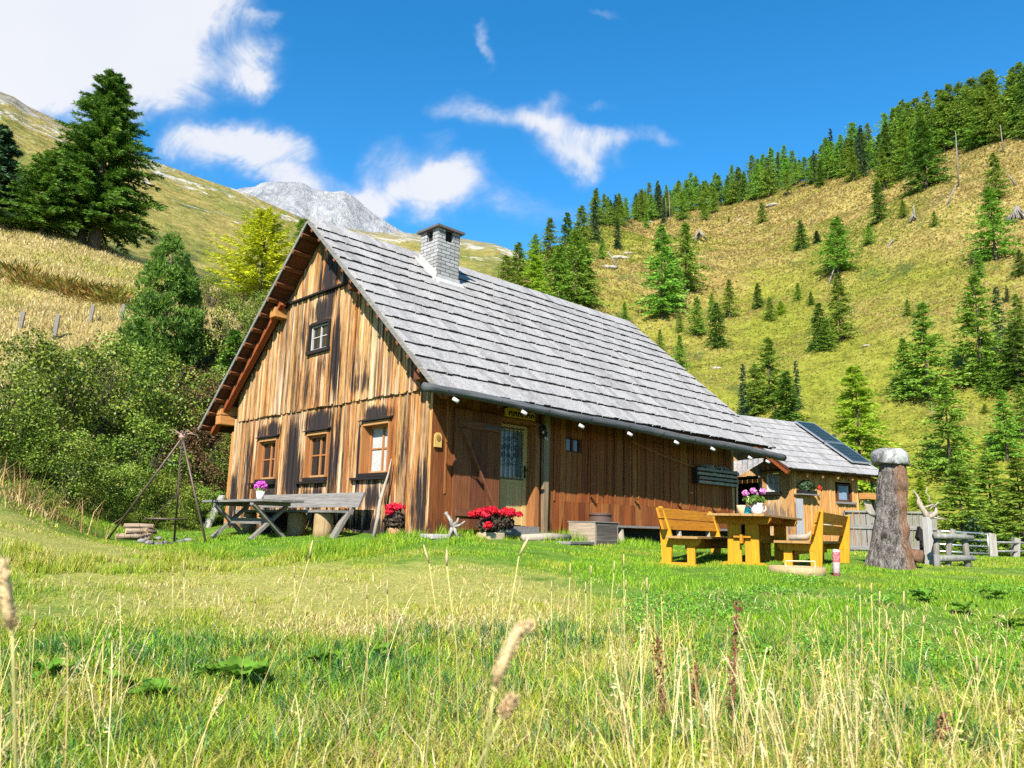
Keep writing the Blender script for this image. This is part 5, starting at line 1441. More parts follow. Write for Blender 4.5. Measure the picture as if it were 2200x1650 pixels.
def fence_post(px, py, d, h, w, lean, lab, name='fence_post', mat=None, grp=None):
    q = at(px, py, d); q[2] = gz(q[0], q[1])[0]
    t = thing(name, lab, 'fence post', tuple(q), r.uniform(-.3, .3), grp)
    MB().hexa([(-w, -w, -.2), (w, -w, -.2), (w, w, -.2), (-w, w, -.2)], [(-w + lean, -w, h), (w * .95 + lean, -w, h - w * .4), (w * .95 + lean, w, h - w * .2), (-w + lean, w, h)]).build('timber', mat or M_GREYWZ, t, bevel=.006)
    return t


fence_post(2134, 1200, 18.9, .60, .085, 0, 'stout grey post carrying the metal gate')
fence_post(2179, 1203, 19.3, .50, .075, .09, 'leaning pale fence post right of the gate')
pa = at(2142, 1165, 18.9); pb = at(2260, 1168, 20)
t = thing('fence_rail', 'upper thin wooden rail running right from the gate post', 'fence rail', tuple(pa)); pole('rail', [(0, 0, 0), tuple(pb - pa)], .025, t)
pa = at(2142, 1184, 18.9); pb = at(2260, 1184, 20)
t = thing('fence_rail', 'lower thin wooden rail running right from the gate post', 'fence rail', tuple(pa)); pole('rail', [(0, 0, 0), tuple(pb - pa)], .025, t)
for (px, py, h, lab) in ((42, 706, .55, 'short white fence post on the left meadow, leftmost of the row'), (115, 728, .82, 'tallest white fence post on the left meadow above the bushes'), (192, 694, .62, 'slightly leaning white fence post on the left meadow right of the tallest'), (259, 690, .60, 'white fence post half hidden beside the stone pine')):
    q = on(px, py, 18)
    t = thing('fence_post', lab, 'fence post', tuple(q), .3, 'white posts on the left meadow')
    MB().hexa([(-.06, -.06, -.2), (.06, -.06, -.2), (.06, .06, -.2), (-.06, .06, -.2)], [(-.055 + .05, -.055, h), (.055 + .05, -.055, h - .03), (.055 + .05, .055, h - .03), (-.055 + .05, .055, h)]).build('timber', M_GREYWZ, t)

# ------------------------------------------------------------------ tripod with hanging grate, fire place, firewood
fA, fB, fC = on(228, 1158), on(445, 1168), on(374, 1164)
ap = at(392, 940, 13.75)
cen = (fA + fB + fC) / 3
t = thing('fire_tripod', 'tall thin metal tripod with chain and hanging grill grate on the lawn', 'tripod', tuple(cen))
M_RUST = m_plain('rusty_pipe', (.10, .07, .055), .55, .25, 10, metal=.4)
for f in (fA, fB, fC):
    e = ap + (ap - f) / np.linalg.norm(ap - f) * .12; f2 = f - np.array([0, 0, .06])
    MB().tube([tuple(f2 - cen), tuple(e - cen)], .019, 8).build('leg', M_RUST, t, True)
a0 = ap - cen - np.array([0, 0, .05]); gc_ = at(357, 1115, 13.6) - cen
mid = a0 + (np.array([gc_[0] + .18, gc_[1], 0]) - np.array([a0[0], a0[1], 0])) * .5; mid[2] = a0[2] - .75
mb = MB()
for i in range(22):
    p0 = Vector(a0).lerp(Vector(mid), i / 22); p1 = Vector(a0).lerp(Vector(mid), (i + 1.25) / 22); s = Vector((.018, 0, 0)) if i % 2 else Vector((0, .018, 0))
    mb.tube([p0 + s * .3, p0.lerp(p1, .5) + s, p1, p0.lerp(p1, .5) - s, p0 - s * .3], .009, 5)
mb.build('chain', M_RUST, t, True)
mb = MB()
mb.tube([tuple(mid), (mid[0], mid[1], gc_[2] + .45)], .012, 6)
for a in (0.1, 2.2, 4.3): mb.tube([(mid[0], mid[1], gc_[2] + .45), (gc_[0] + .32 * math.cos(a), gc_[1] + .32 * math.sin(a), gc_[2])], .005, 5)
mb.build('hanger', M_RUST, t)
mb = MB(); pts = [(gc_[0] + .33 * math.cos(a), gc_[1] + .33 * math.sin(a), gc_[2]) for a in np.linspace(0, 2 * math.pi, 33)]
mb.tube(pts, .016, 6, False)
for k in range(-7, 8):
    h_ = math.sqrt(max(.0, .33 ** 2 - (k * .043) ** 2)); mb.tube([(gc_[0] - h_, gc_[1] + k * .043, gc_[2]), (gc_[0] + h_, gc_[1] + k * .043, gc_[2])], .006, 5)
mb.build('grate', M_RUST, t, True)
mb = MB()
for k in range(9):
    a = k * .7; mb.tube([(a0[0], a0[1], a0[2] + .08), (a0[0] + .14 * math.cos(a), a0[1] + .14 * math.sin(a), a0[2] + .12 + .03 * (k % 3)), (a0[0] + .26 * math.cos(a + .2), a0[1] + .26 * math.sin(a + .2), a0[2] + .10 + .05 * (k % 2))], [.012, .008, .003], 5)
mb.lathe([(.03, .0), (.07, .05), (.06, .1), (.02, .13)], 10, (a0[0], a0[1], a0[2])); mb.build('twig_crown', m_plain('pinkish_bark', (.28, .18, .13), .9), t)
fp = on(356, 1166)
o = MB().lathe([(.40, -.05), (.33, .02), (.2, .012), (.0, .01)], 20).build('fire_pit', m_plain('ash', (.09, .085, .08), 1.0, .5, 14)); o.location = fp; tag(o, 'round ash covered fire pit beneath the hanging grate', 'fire pit')
for k in range(9):
    a = k * .7 + .2; q = fp + np.array([.40 * math.cos(a), .40 * math.sin(a), .01]); q[2] = gz(q[0], q[1])[0] + .01
    o = MB().lathe([(.04, -.03), (.075, .0), (.06, .05), (.02, .07)], 8).build('pit_stone', m_plain('grey_pit_stone', (.17, .16, .15), .9, .25) if k == 0 else bpy.data.materials['grey_pit_stone'], None, True)
    o.location = q; o.scale = (1 + .3 * r.random(), .8 + .3 * r.random(), .8); o.rotation_euler = (0, 0, a); tag(o, 'small grey stone in the ring around the fire pit', 'stone', 'stones around the fire pit')
fw_ = on(292, 1160)
M_FIREW = m_boards('firewood_bark', [(.34, .26, .19), (.28, .20, .14)], 'X', grain=(.5, 1.2))
lg = [(-.02, -.12, .05, .35, .05, 'thick front log at the bottom of the firewood pile'), (.03, .05, .06, -.25, .06, 'second bottom log of the firewood pile, behind the front one'), (-.1, .18, .06, .15, .045, 'rear bottom log of the firewood pile'), (.1, -.02, .15, .65, .05, 'middle log leaning across the firewood pile'), (-.04, .1, .16, -.4, .05, 'back upper log of the firewood pile'), (.02, .04, .24, .05, .045, 'topmost crooked log of the firewood pile')]
for (dx, dy, dz, ang, rr, lab) in lg:
    t = thing('firewood_log', lab, 'log', tuple(fw_ + np.array([dx, dy, dz])), ang, 'logs of the firewood pile')
    MB().tube([(-.27, 0, 0), (0, .01, .01), (.25, 0, .0)], [rr, rr * .95, rr * 1.02], 9, True, .08, r).build('bark', M_FIREW, t, True)
    for s in (-.272, .252): MB().tube([(s, 0, 0), (s + .004, 0, 0)], rr * .9, 9).build('cut_end', M_ENDG, t)
# ------------------------------------------------------------------ trees, shrubs
def kites(P, D, N, L, Wd, base=0.0):
    """narrow four-cornered leaves: foot P, direction D, face normal N, length L, width Wd"""
    D = D / np.linalg.norm(D, axis=1)[:, None]
    B = np.cross(D, N); B /= np.linalg.norm(B, axis=1)[:, None] + 1e-9
    L = L[:, None]; Wd = Wd[:, None]
    M = P + D * L * .45
    V = np.stack([P, M + B * Wd * .5, P + D * L, M - B * Wd * .5], 1).reshape(-1, 3)
    return V, np.arange(len(P) * 4).reshape(-1, 4)


def conifer(seed, H=10., R=2.4, cb=.5, nwh=20, nbr=7, m=6, spray=.6, width=.2, droop=.25, up=.15, tp=.85, jit=.25, fan=1, bulge=0.0, az_gap=0.0, inner=.15, lean=0.0):
    """crown mesh: whorls of drooping boughs set with needle sprays; returns verts, faces and bough lines"""
    r = np.random.default_rng(seed)
    t = np.repeat((np.arange(nwh) + .5) / nwh, nbr) + r.normal(0, .35 / nwh, nwh * nbr)
    t = np.clip(t, 0.0, .985)
    az = r.uniform(0, 2 * np.pi, len(t))
    prof = (1 - t) ** tp * (1 + bulge * np.sin(np.pi * np.clip(t * 1.3, 0, 1)))
    lump = .78 + .44 * fbm(np.cos(az) * 1.3 + 10 + seed, np.sin(az) * 1.3 + t * 7, 2, seed)
    L = (R * prof + .025 * H) * lump * r.uniform(1 - jit * 1.4, 1 + jit * .6, len(t))
    z0 = cb + (H - cb) * t
    ups = up * (.4 + 1.4 * t)
    s = np.linspace(inner, 1, m)[None, :] + r.normal(0, .25 / m, (len(t), m))
    s = np.clip(s, .05, 1.02)
    rad = s * L[:, None]
    zz = z0[:, None] + L[:, None] * (ups[:, None] * s - droop * s * s * (1.15 - t[:, None]))
    bx = rad * np.cos(az)[:, None] + lean * zz; by = rad * np.sin(az)[:, None]
    Ps, Ds, Ns, Ls, Ws = [], [], [], [], []
    for side in (-1, 1):
        for f in range(fan):
            a = az[:, None] + side * (r.uniform(.25, 1.15, s.shape))
            d = np.stack([np.cos(a), np.sin(a), r.uniform(-.55, .25, s.shape) + .25 * (t[:, None] - .3)], -1)
            n = np.stack([r.normal(0, .8, s.shape), r.normal(0, .8, s.shape), np.full_like(s, .6)], -1)
            l = spray * (1.05 - .35 * s) * (.45 + .55 * (1 - t[:, None]) ** .5) * r.uniform(.6, 1.25, s.shape)
            Ps.append(np.stack([bx, by, zz + r.normal(0, .06 * spray, s.shape)], -1).reshape(-1, 3)); Ds.append(d.reshape(-1, 3)); Ns.append(n.reshape(-1, 3)); Ls.append(l.ravel()); Ws.append((width * l / spray * r.uniform(.7, 1.3, s.shape)).ravel())
    # leading shoot
    k = 24; zt = np.linspace(H * .9, H, k); a = r.uniform(0, 6.3, k)
    Ps.append(np.stack([lean * zt, 0 * zt, zt], 1)); Ds.append(np.stack([np.cos(a), np.sin(a), np.full(k, .9)], 1)); Ns.append(r.normal(size=(k, 3))); Ls.append(spray * .5 * (1.2 - (zt - H * .9) / (H * .1) * .8)); Ws.append(np.full(k, width * .5))
    V, F = kites(np.vstack(Ps), np.vstack(Ds), np.vstack(Ns), np.concatenate(Ls), np.concatenate(Ws))
    return V, F


M_SPRUCE = m_foliage('spruce_needles', [(.15, (.025, .06, .010)), (.45, (.07, .145, .014)), (.75, (.14, .24, .022)), (.95, (.22, .32, .035))], .25, objvar=.10)
M_LARCH = m_foliage('larch_needles', [(.15, (.07, .14, .012)), (.45, (.14, .245, .022)), (.75, (.22, .34, .034)), (.95, (.32, .43, .06))], .28, objvar=.22)
M_LARCHY = m_foliage('bright_larch_needles', [(.15, (.16, .27, .015)), (.5, (.28, .40, .025)), (.8, (.40, .50, .04)), (.95, (.50, .56, .06))], .4, objvar=.08)
M_GOLD = m_foliage('golden_larch_needles', [(.15, (.20, .27, .012)), (.45, (.38, .43, .014)), (.75, (.56, .54, .018)), (.95, (.68, .60, .03))], .4, objvar=.05)
M_DARKSPR = m_foliage('dark_spruce_needles', [(.15, (.018, .04, .018)), (.5, (.04, .08, .03)), (.85, (.075, .135, .045))], .2, objvar=.12)
M_PINE = m_foliage('stone_pine_needles', [(.15, (.025, .07, .010)), (.45, (.075, .16, .018)), (.75, (.15, .27, .032)), (.95, (.24, .36, .06))], .25, objvar=.05)
M_BARK = m_boards('conifer_bark', [(.085, .065, .05), (.12, .095, .075)], 'Z', grain=(.45, 1.3))
M_PALEBARK = m_boards('pale_dead_wood', [(.22, .195, .165), (.27, .24, .205)], 'Z', grain=(.6, 1.2))


def make_tree(name, seed, mat, trunk_h=.97, tr=.16, **kw):
    V, F = conifer(seed, **kw)
    cm = np_mesh('crown', V, [F]); cm.materials.append(mat)
    H = kw.get('H', 10.)
    tb = MB().tube([(0, 0, -.8), (0, 0, H * .3), (kw.get('lean', 0) * H * .7, 0, H * .7), (kw.get('lean', 0) * H, 0, H * trunk_h)], [tr * 1.15, tr * .85, tr * .4, .02], 7)
    me = bpy.data.meshes.new('trunk'); me.from_pydata(tb.V, [], tb.F); me.materials.append(M_BARK)
    return cm, me


PROTO = {}
for i in range(5):
    PROTO['L', i] = make_tree('larch', 100 + i, M_LARCH, tr=.15, H=10, R=2.9 + .35 * (i % 3), cb=.5 + .4 * (i % 3), nwh=22, nbr=9, m=8, spray=.66, width=.16, droop=.20, up=.10, tp=.88, jit=.35, fan=2, bulge=.12)
for i in range(3):
    PROTO['R', i] = make_tree('larch', 150 + i, M_LARCH, tr=.17, H=10, R=3.1, cb=2.2 + .5 * i, nwh=18, nbr=9, m=8, spray=.66, width=.16, droop=.18, up=.2, tp=.80, jit=.45, fan=2, bulge=.2)
for i in range(3):
    PROTO['S', i] = make_tree('spruce', 200 + i, M_SPRUCE, tr=.15, H=10, R=2.5 + .3 * i, cb=.3, nwh=23, nbr=9, m=8, spray=.66, width=.18, droop=.32, up=.05, tp=.85, jit=.25, fan=2)
for i in range(2):
    PROTO['D', i] = make_tree('spruce', 240 + i, M_DARKSPR, tr=.13, H=10, R=1.45 + .25 * i, cb=.3, nwh=26, nbr=7, m=5, spray=.5, width=.2, droop=.38, up=.0, tp=.9, jit=.2, fan=2)
for i in range(2):
    PROTO['Y', i] = make_tree('larch', 260 + i, M_LARCHY, tr=.13, H=10, R=2.9, cb=.3, nwh=27, nbr=10, m=11, spray=.5, width=.11, droop=.28, up=.12, tp=.82, jit=.25, fan=3)
rt_ = random.Random(77)
KN = {'L': ('larch_tree', 'larch', 5), 'R': ('larch_tree', 'larch', 3), 'S': ('spruce_tree', 'spruce', 3), 'D': ('spruce_tree', 'spruce', 2), 'Y': ('larch_tree', 'larch', 2)}


def plant(kind, p, h, label, group=None, wide=1.0, v=None):
    nm, cat, n = KN[kind]
    cm, tm = PROTO[kind, rt_.randrange(n) if v is None else v % n]
    o = thing(nm, label, cat, tuple(p), rt_.uniform(0, 6.28), group)
    s = h / 10.0
    o.scale = (s * wide, s * wide, s)
    for nm_, me in (('crown', cm), ('trunk', tm)):
        c = bpy.data.objects.new(nm_, me); COL.objects.link(c); c.parent = o
    return o


# single trees on the right hillside: base pixel x, y, height in px, kind, width, words that single it out
TREES = [
    (1148, 600, 100, 'L', 1.0, 'slim green larch at the very left end of the forest, against the sky'), (1180, 588, 122, 'L', .9, 'narrow pointed larch second from the left end of the ridge forest'), (1217, 575, 122, 'S', .9, 'pointed dark green spruce rising above the left forest edge'),
    (1248, 560, 120, 'L', 1.0, 'tall larch in the left forest edge beside the dark spruce'), (1277, 520, 96, 'D', 1.0, 'dark spruce where the ridge row meets the left forest'), (1111, 628, 110, 'L', 1.1, 'low larch above the cabin ridge behind the chimney side'), (1146, 665, 140, 'Y', 1.0, 'bright green larch just above the roof, left of the forest'),
    (1200, 672, 150, 'L', 1.15, 'broad larch in front of the forest just above the roof'), (1236, 665, 175, 'L', 1.1, 'tallest larch of the group just above the middle of the roof'), (1258, 655, 120, 'S', 1.0, 'dark spruce at the right edge of the group above the roof'), (1085, 640, 90, 'L', 1.1, 'low larch peeking over the roof ridge at the far left of the forest'),
    (1326, 535, 62, 'D', 1.2, 'small dark spruce on the bare slope below the ridge row'), (1294, 557, 48, 'L', 1.0, 'small larch beside the rocks below the ridge row'), (1423, 684, 205, 'L', .95, 'tall green larch of the pair in the middle of the slope, left one'), (1474, 630, 155, 'L', 1.0, 'right larch of the tall pair in the middle of the slope'),
    (1445, 660, 120, 'S', 1.0, 'dark spruce between the tall pair of larches'), (1514, 474, 38, 'L', 1.3, 'little tree above the upturned roots'), (1566, 478, 16, 'D', 1.4, 'tiny dark spruce alone high on the tan slope'), (1637, 479, 46, 'L', 1.1, 'small larch high on the slope beside pale rocks'),
    (1722, 536, 66, 'S', 1.1, 'small dark spruce left of a rounded bush'), (1755, 524, 30, 'D', 2.4, 'low dark rounded conifer bush on the slope'), (1802, 590, 125, 'L', 1.35, 'broad bright larch standing alone in the upper middle slope'), (1890, 478, 92, 'S', 1.0, 'slim spruce climbing toward the ridge forest'), (1900, 410, 95, 'L', 1.0, 'larch just below the ridge forest above the slim spruce'),
    (1941, 470, 40, 'L', 1.2, 'small yellowish larch beside low shrubs high on the slope'), (2009, 488, 36, 'L', 1.1, 'tiny larch alone on the high right slope'), (1868, 527, 46, 'L', 1.2, 'small pale larch right of the broad bright larch'), (1990, 406, 155, 'S', 1.25, 'large dark spruce standing out in front of the ridge forest'), (1945, 385, 120, 'L', 1.1, 'tall larch beside the large spruce before the ridge forest'),
    (2142, 432, 105, 'L', 1.0, 'larch at the top of the right hand column of trees'), (2140, 562, 165, 'L', 1.1, 'tall dense larch high on the right edge of the slope'), (2105, 600, 60, 'L', 1.1, 'small light larch at the foot of the dense right column'), (2195, 592, 58, 'S', 1.2, 'dark spruce cut by the right picture edge halfway up'),
    (1342, 692, 44, 'L', 1.1, 'small larch just above the right end of the cabin ridge'), (1418, 757, 50, 'L', 1.0, 'small larch behind the right roof edge, upper one'), (1460, 717, 44, 'L', 1.0, 'tiny slender larch left of the pale larch row'), (1498, 724, 87, 'L', 1.05, 'medium larch with dark foot on the green slope'), (1530, 690, 60, 'L', 1.0, 'small larch behind the two medium larches'),
    (1541, 748, 98, 'S', 1.05, 'medium larch like spruce lowest of the three on the green slope'), (1568, 682, 84, 'L', 1.0, 'pale medium larch highest of the three on the green slope'), (1629, 664, 58, 'S', 1.1, 'compact dark green spruce right of the pale larches'), (1655, 690, 54, 'L', 1.1, 'small larch beside the yellowish bush'), (1678, 676, 30, 'Y', 1.9, 'low yellow green larch bush on the slope'),
    (1715, 646, 40, 'L', 1.1, 'little larch above the pale scree patch'), (1743, 657, 32, 'S', 1.2, 'little dark spruce right of the scree patch'), (1461, 792, 74, 'L', 1.05, 'larch touching the right roof edge'), (1598, 900, 120, 'D', .9, 'dark slim spruce left of the group behind the shed roof'), (1654, 880, 152, 'L', 1.1, 'tall larch in the group behind the shed roof'),
    (1624, 895, 110, 'L', 1.1, 'leafy larch between dark spruce and tall larch behind the shed'), (1692, 915, 118, 'S', 1.4, 'broad drooping grey green conifer behind the shed roof'), (1714, 885, 108, 'D', .8, 'dark pointed spruce tip above the shed roof'), (1763, 752, 104, 'S', 1.15, 'left conifer of the leaning pair in mid slope'), (1806, 735, 150, 'L', .9, 'tall upright conifer of the pair in mid slope'),
    (1778, 756, 70, 'L', 1.2, 'bright low larch in front of the mid slope pair'), (1951, 680, 38, 'L', 1.2, 'little larch alone above the big right larches'), (1995, 865, 215, 'L', 1.0, 'big spire shaped larch on the right lower slope'), (1948, 862, 135, 'L', 1.05, 'shorter larch leaning on the big spire shaped larch'), (2045, 1045, 225, 'L', 1.0, 'big larch behind the boulder topped trunk, right of it'),
    (2112, 832, 245, 'L', .95, 'tall airy larch with bare lower trunk near the right edge'), (2152, 765, 150, 'D', .9, 'dark spruce behind the tall airy larch near the right edge'), (2165, 650, 40, 'D', 1.2, 'small dark spruce high at the right edge beside pale rock'), (2190, 725, 95, 'L', 1.1, 'green larch at the right edge below the pale rock'), (2190, 840, 140, 'S', 1.4, 'dark mass of spruce at the right edge, middle height'),
    (2165, 990, 155, 'L', 1.05, 'upright larch at the right edge above the bushy trees'), (2117, 892, 24, 'L', 1.6, 'tiny round larch in the dry patch near the right edge'), (2128, 850, 100, 'L', 1.0, 'dense lower larch beside the tall airy one'), (2200, 950, 120, 'L', 1.1, 'larch half outside the right edge above the gate')]
hill_trees = []
for (px, py, h, kd, wd, lab) in TREES:
    p = HILL.hit(px, py)
    if p is None: p = HILL.hit(px, py + 14)
    if p is None: continue
    d = (p - ORG) @ FWD
    plant(kd, p - np.array([0, 0, .2]), h * d / CF * 1.04, lab, None, wd)
# trees at the foot of the slope, close behind the sheds and gate
for (px, py, D_, h, kd, wd, lab) in [(1852, 1075, 62, 300, 'Y', 1.15, 'large bright yellow green larch with hanging twigs behind the stove pipe'), (2142, 1235, 52, 260, 'L', 1.5, 'broad bushy larch filling the lower right corner behind the gate'), (2075, 1232, 50, 240, 'L', 1.2, 'bushy larch left of the gate post, behind the white post'), (2205, 1235, 48, 250, 'L', 1.3, 'bushy larch at the lower right picture edge'),
                                      (2100, 1240, 46, 130, 'D', 1.3, 'small dark young spruce right behind the antler branch'), (1990, 1225, 58, 205, 'Y', 1.2, 'yellow green larch right behind the boulder topped trunk'), (1940, 1215, 66, 190, 'L', 1.2, 'low larch hidden behind the boulder topped trunk'), (2030, 1235, 47, 90, 'L', 1.6, 'low larch thicket behind the metal gate'), (2170, 1245, 42, 100, 'L', 1.8, 'low larch thicket behind the leaning fence post')]:
    p = at(px, py, D_); p[2] = max(HILL.z(p[0], p[1])[0] if math.hypot(p[0], p[1]) > 52 else -99, gz(p[0], p[1])[0], p[2] - 3)
    top = at(px, py - h, D_)
    plant(kd, p - np.array([0, 0, .2]), top[2] - p[2] + .2, lab, None, wd)
# the forest row on the ridge
n = 0
x = 1285
while x < 2290:
    cy = np.interp(x, [1280, 1400, 1560, 1700, 1850, 2000, 2200], [478, 462, 432, 396, 362, 322, 278])
    hh = np.interp(x, [1290, 1450, 1600, 1750, 1850, 2000, 2150], [66, 62, 72, 84, 96, 112, 132])
    for row in range(2 if rt_.random() < .6 else 3):
        py = cy + 2 + row * rt_.uniform(3, 12)
        p = HILL.hit(x + rt_.uniform(-8, 8), py, 100, 420)
        if p is None: p = HILL.hit(x, py + 8, 100, 420)
        if p is None: continue
        d = (p - ORG) @ FWD
        kd = rt_.choices(['L', 'R', 'S', 'D'], [.38, .36, .18, .08])[0]
        nm = {'L': 'green larch', 'R': 'larch with bare lower trunk', 'S': 'deep green spruce', 'D': 'dark slim spruce'}[kd]
        side = 'left, lower part' if x < 1580 else ('middle part' if x < 1860 else 'right, upper part')
        plant(kd, p - np.array([0, 0, .3]), hh * rt_.uniform(.66, 1.32) * d / CF, nm + ' in the ridge forest, ' + side, nm + ' of the ridge row, ' + side, rt_.uniform(.72, 1.05))
        n += 1
    x += rt_.uniform(10, 15) * (1.0 + (x - 1285) / 1800)

# dead trunks and roots on the slope
for (px, py, tx, ty, w, lab) in [(1432, 470, 1430, 425, .12, 'left one of two thin dead standing trunks on the ridge'), (1440, 484, 1437, 414, .12, 'taller of two thin dead standing trunks on the ridge'), (2060, 402, 2053, 282, .13, 'tall bare dead trunk standing on the upper right slope'), (2030, 446, 2056, 395, .14, 'fallen pale trunk below the tall bare dead one'), (2156, 328, 2149, 268, .12, 'pale bare lower trunk at the upper right corner'),
                                 (1965, 472, 1963, 440, .2, 'short dead snag on a root plate high on the slope'), (1905, 533, 1921, 512, .18, 'small pale fallen log in the mid upper slope'), (2005, 915, 2001, 865, .07, 'thin white dead stem below the spire shaped larch'), (1328, 578, 1306, 540, .2, 'pale fallen trunk among the rocks above the roof'), (1778, 612, 1792, 578, .15, 'leaning dead trunk beside the mid slope pair'), (2185, 400, 2165, 375, .18, 'pale fallen trunk at the right edge high up')]:
    p = HILL.hit(px, py)
    if p is None: continue
    d = (p - ORG) @ FWD; q = at(tx, ty, d)
    if HILL.z(q[0], q[1])[0] > q[2]: q[2] = HILL.z(q[0], q[1])[0] + .3
    t = thing('dead_trunk', lab, 'dead tree', tuple(p)); v = q - p
    MB().tube([(0, 0, -.5), tuple(v * .5), tuple(v)], [w * 1.2, w * .9, w * .4], 7, True, .1, r).build('stem', M_PALEBARK, t, True)
for (px, py, s, lab) in [(1503, 522, 4.6, 'upturned silver root plate in the upper middle of the slope'), (2188, 480, 3.6, 'upturned silver root plate at the right edge'), (1962, 478, 2.0, 'low dark root plate under the short snag'), (1745, 478, 1.2, 'small dark stump in the upper slope')]:
    p = HILL.hit(px, py)
    if p is None: continue
    t = thing('root_plate', lab, 'roots', tuple(p)); mb = MB()
    for k in range(18):
        a = rt_.uniform(0, 6.28); mb.tube([(0, 0, s * .75), (s * .2 * math.cos(a), s * .2 * math.sin(a), s * .45), (s * .42 * math.cos(a + .3), s * .42 * math.sin(a + .3), rt_.uniform(-.1, .2) * s)], [.05 * s, .03 * s, .01 * s], 5, True, .15, r)
    mb.build('roots', M_PALEBARK, t, True)
# rocks on the slope
M_HROCK = m_plain('pale_slope_rock', (.27, .24, .19), .95, .45, 2.0)
for k, (px, py, s, lab) in enumerate([(1330, 555, 2.6, 'largest pale rock outcrop above the cabin ridge'), (1310, 575, 1.8, 'pale rock below the largest outcrop above the cabin ridge'), (1350, 545, 1.5, 'small pale rock right of the largest outcrop'), (1395, 478, 1.8, 'pale rock on the ridge left of the dead trunks'), (1660, 442, 2.6, 'pale rocks under the ridge forest in the upper middle'), (2185, 470, 2.2, 'rock beside the silver root plate at the right edge'), (1540, 792, .8, 'small white stone on the green lower slope'), (1862, 745, .6, 'tiny white stone in the brown patch of the lower slope')]):
    p = HILL.hit(px, py)
    if p is None: continue
    s *= .55; bm = bmesh.new(); bmesh.ops.create_icosphere(bm, subdivisions=3, radius=s)
    for v in bm.verts:
        q = v.co; kk = .6 + .9 * fbm(np.array([q.x / s * 1.6 + k * 3]), np.array([q.y / s * 1.6 + q.z / s]), 3, k)[0]
        v.co = Vector((q.x * 1.5 * kk, q.y * kk, q.z * .55 * kk))
    me = bpy.data.meshes.new('rock'); bm.to_mesh(me); bm.free()
    o = link('rock', me, M_HROCK); o.location = p - np.array([0, 0, s * .15]); tag(o, lab, 'rock')

# ---- the left meadow: big spruce, stone pine, golden larch and neighbours
def single_tree(name, lab, cat, px, py, D_, h_px, mat, trunks, wide=1.0, zoff=0.0, **kw):
    p = at(px, py, D_) if D_ else on(px, py, 18)
    if D_: p[2] = gz(p[0], p[1])[0]
    d = (p - ORG) @ FWD; H = (at(px, py - h_px, d)[2] - at(px, py, d)[2])
    V, F = conifer(H=H, **kw)
    t = thing(name, lab, cat, tuple(p))
    link('crown', np_mesh('crown', V, [F]), mat, t)
    for (dx, tr, hf) in trunks:
        MB().tube([(dx * 1.15, 0, -.5), (dx, 0, H * .08), (dx * .7, 0, H * .3), (0, 0, H * hf)], [tr * 1.5, tr, tr * .8, .03], 10, True, .05, r).build('trunk', M_BARK, t, True)
    return t, p, H


single_tree('spruce_tree', 'large dark spruce with two trunks on the left hill crest', 'spruce', 196, 534, None, 418, M_SPRUCE, [(.12, .30, .97), (-.62, .22, .6)], seed=31, R=3.35, cb=1.2, nwh=36, nbr=13, m=20, spray=.50, width=.085, droop=.20, up=.18, tp=.74, jit=.34, fan=5)
single_tree('spruce_tree', 'lower bright green spruce leaning on the left side of the large spruce', 'spruce', 88, 508, None, 195, M_SPRUCE, [(0, .13, .95)], seed=35, R=2.1, cb=.5, nwh=24, nbr=11, m=15, spray=.42, width=.08, droop=.2, up=.2, tp=.62, jit=.3, fan=4)
single_tree('spruce_tree', 'dark spruce cut by the left picture edge', 'spruce', -30, 478, None, 225, M_DARKSPR, [(0, .16, .95)], seed=36, R=2.4, cb=.4, nwh=26, nbr=10, m=12, spray=.55, width=.15, droop=.25, up=.1, tp=.7, jit=.25, fan=3)
single_tree('larch_tree', 'golden yellow autumn larch left of the cabin roof', 'larch', 556, 655, 36, 212, M_GOLD, [(0, .085, .95)], seed=41, R=2.15, cb=.55, nwh=22, nbr=9, m=12, spray=.36, width=.075, droop=.02, up=.30, tp=.55, jit=.45, fan=3, bulge=.25)
single_tree('larch_tree', 'slim green larch directly behind the golden larch', 'larch', 638, 665, 40, 205, M_LARCH, [(0, .08, .95)], seed=42, R=1.0, cb=.5, nwh=18, nbr=7, m=8, spray=.36, width=.09, droop=.15, up=.1, tp=.8, jit=.3, fan=2)


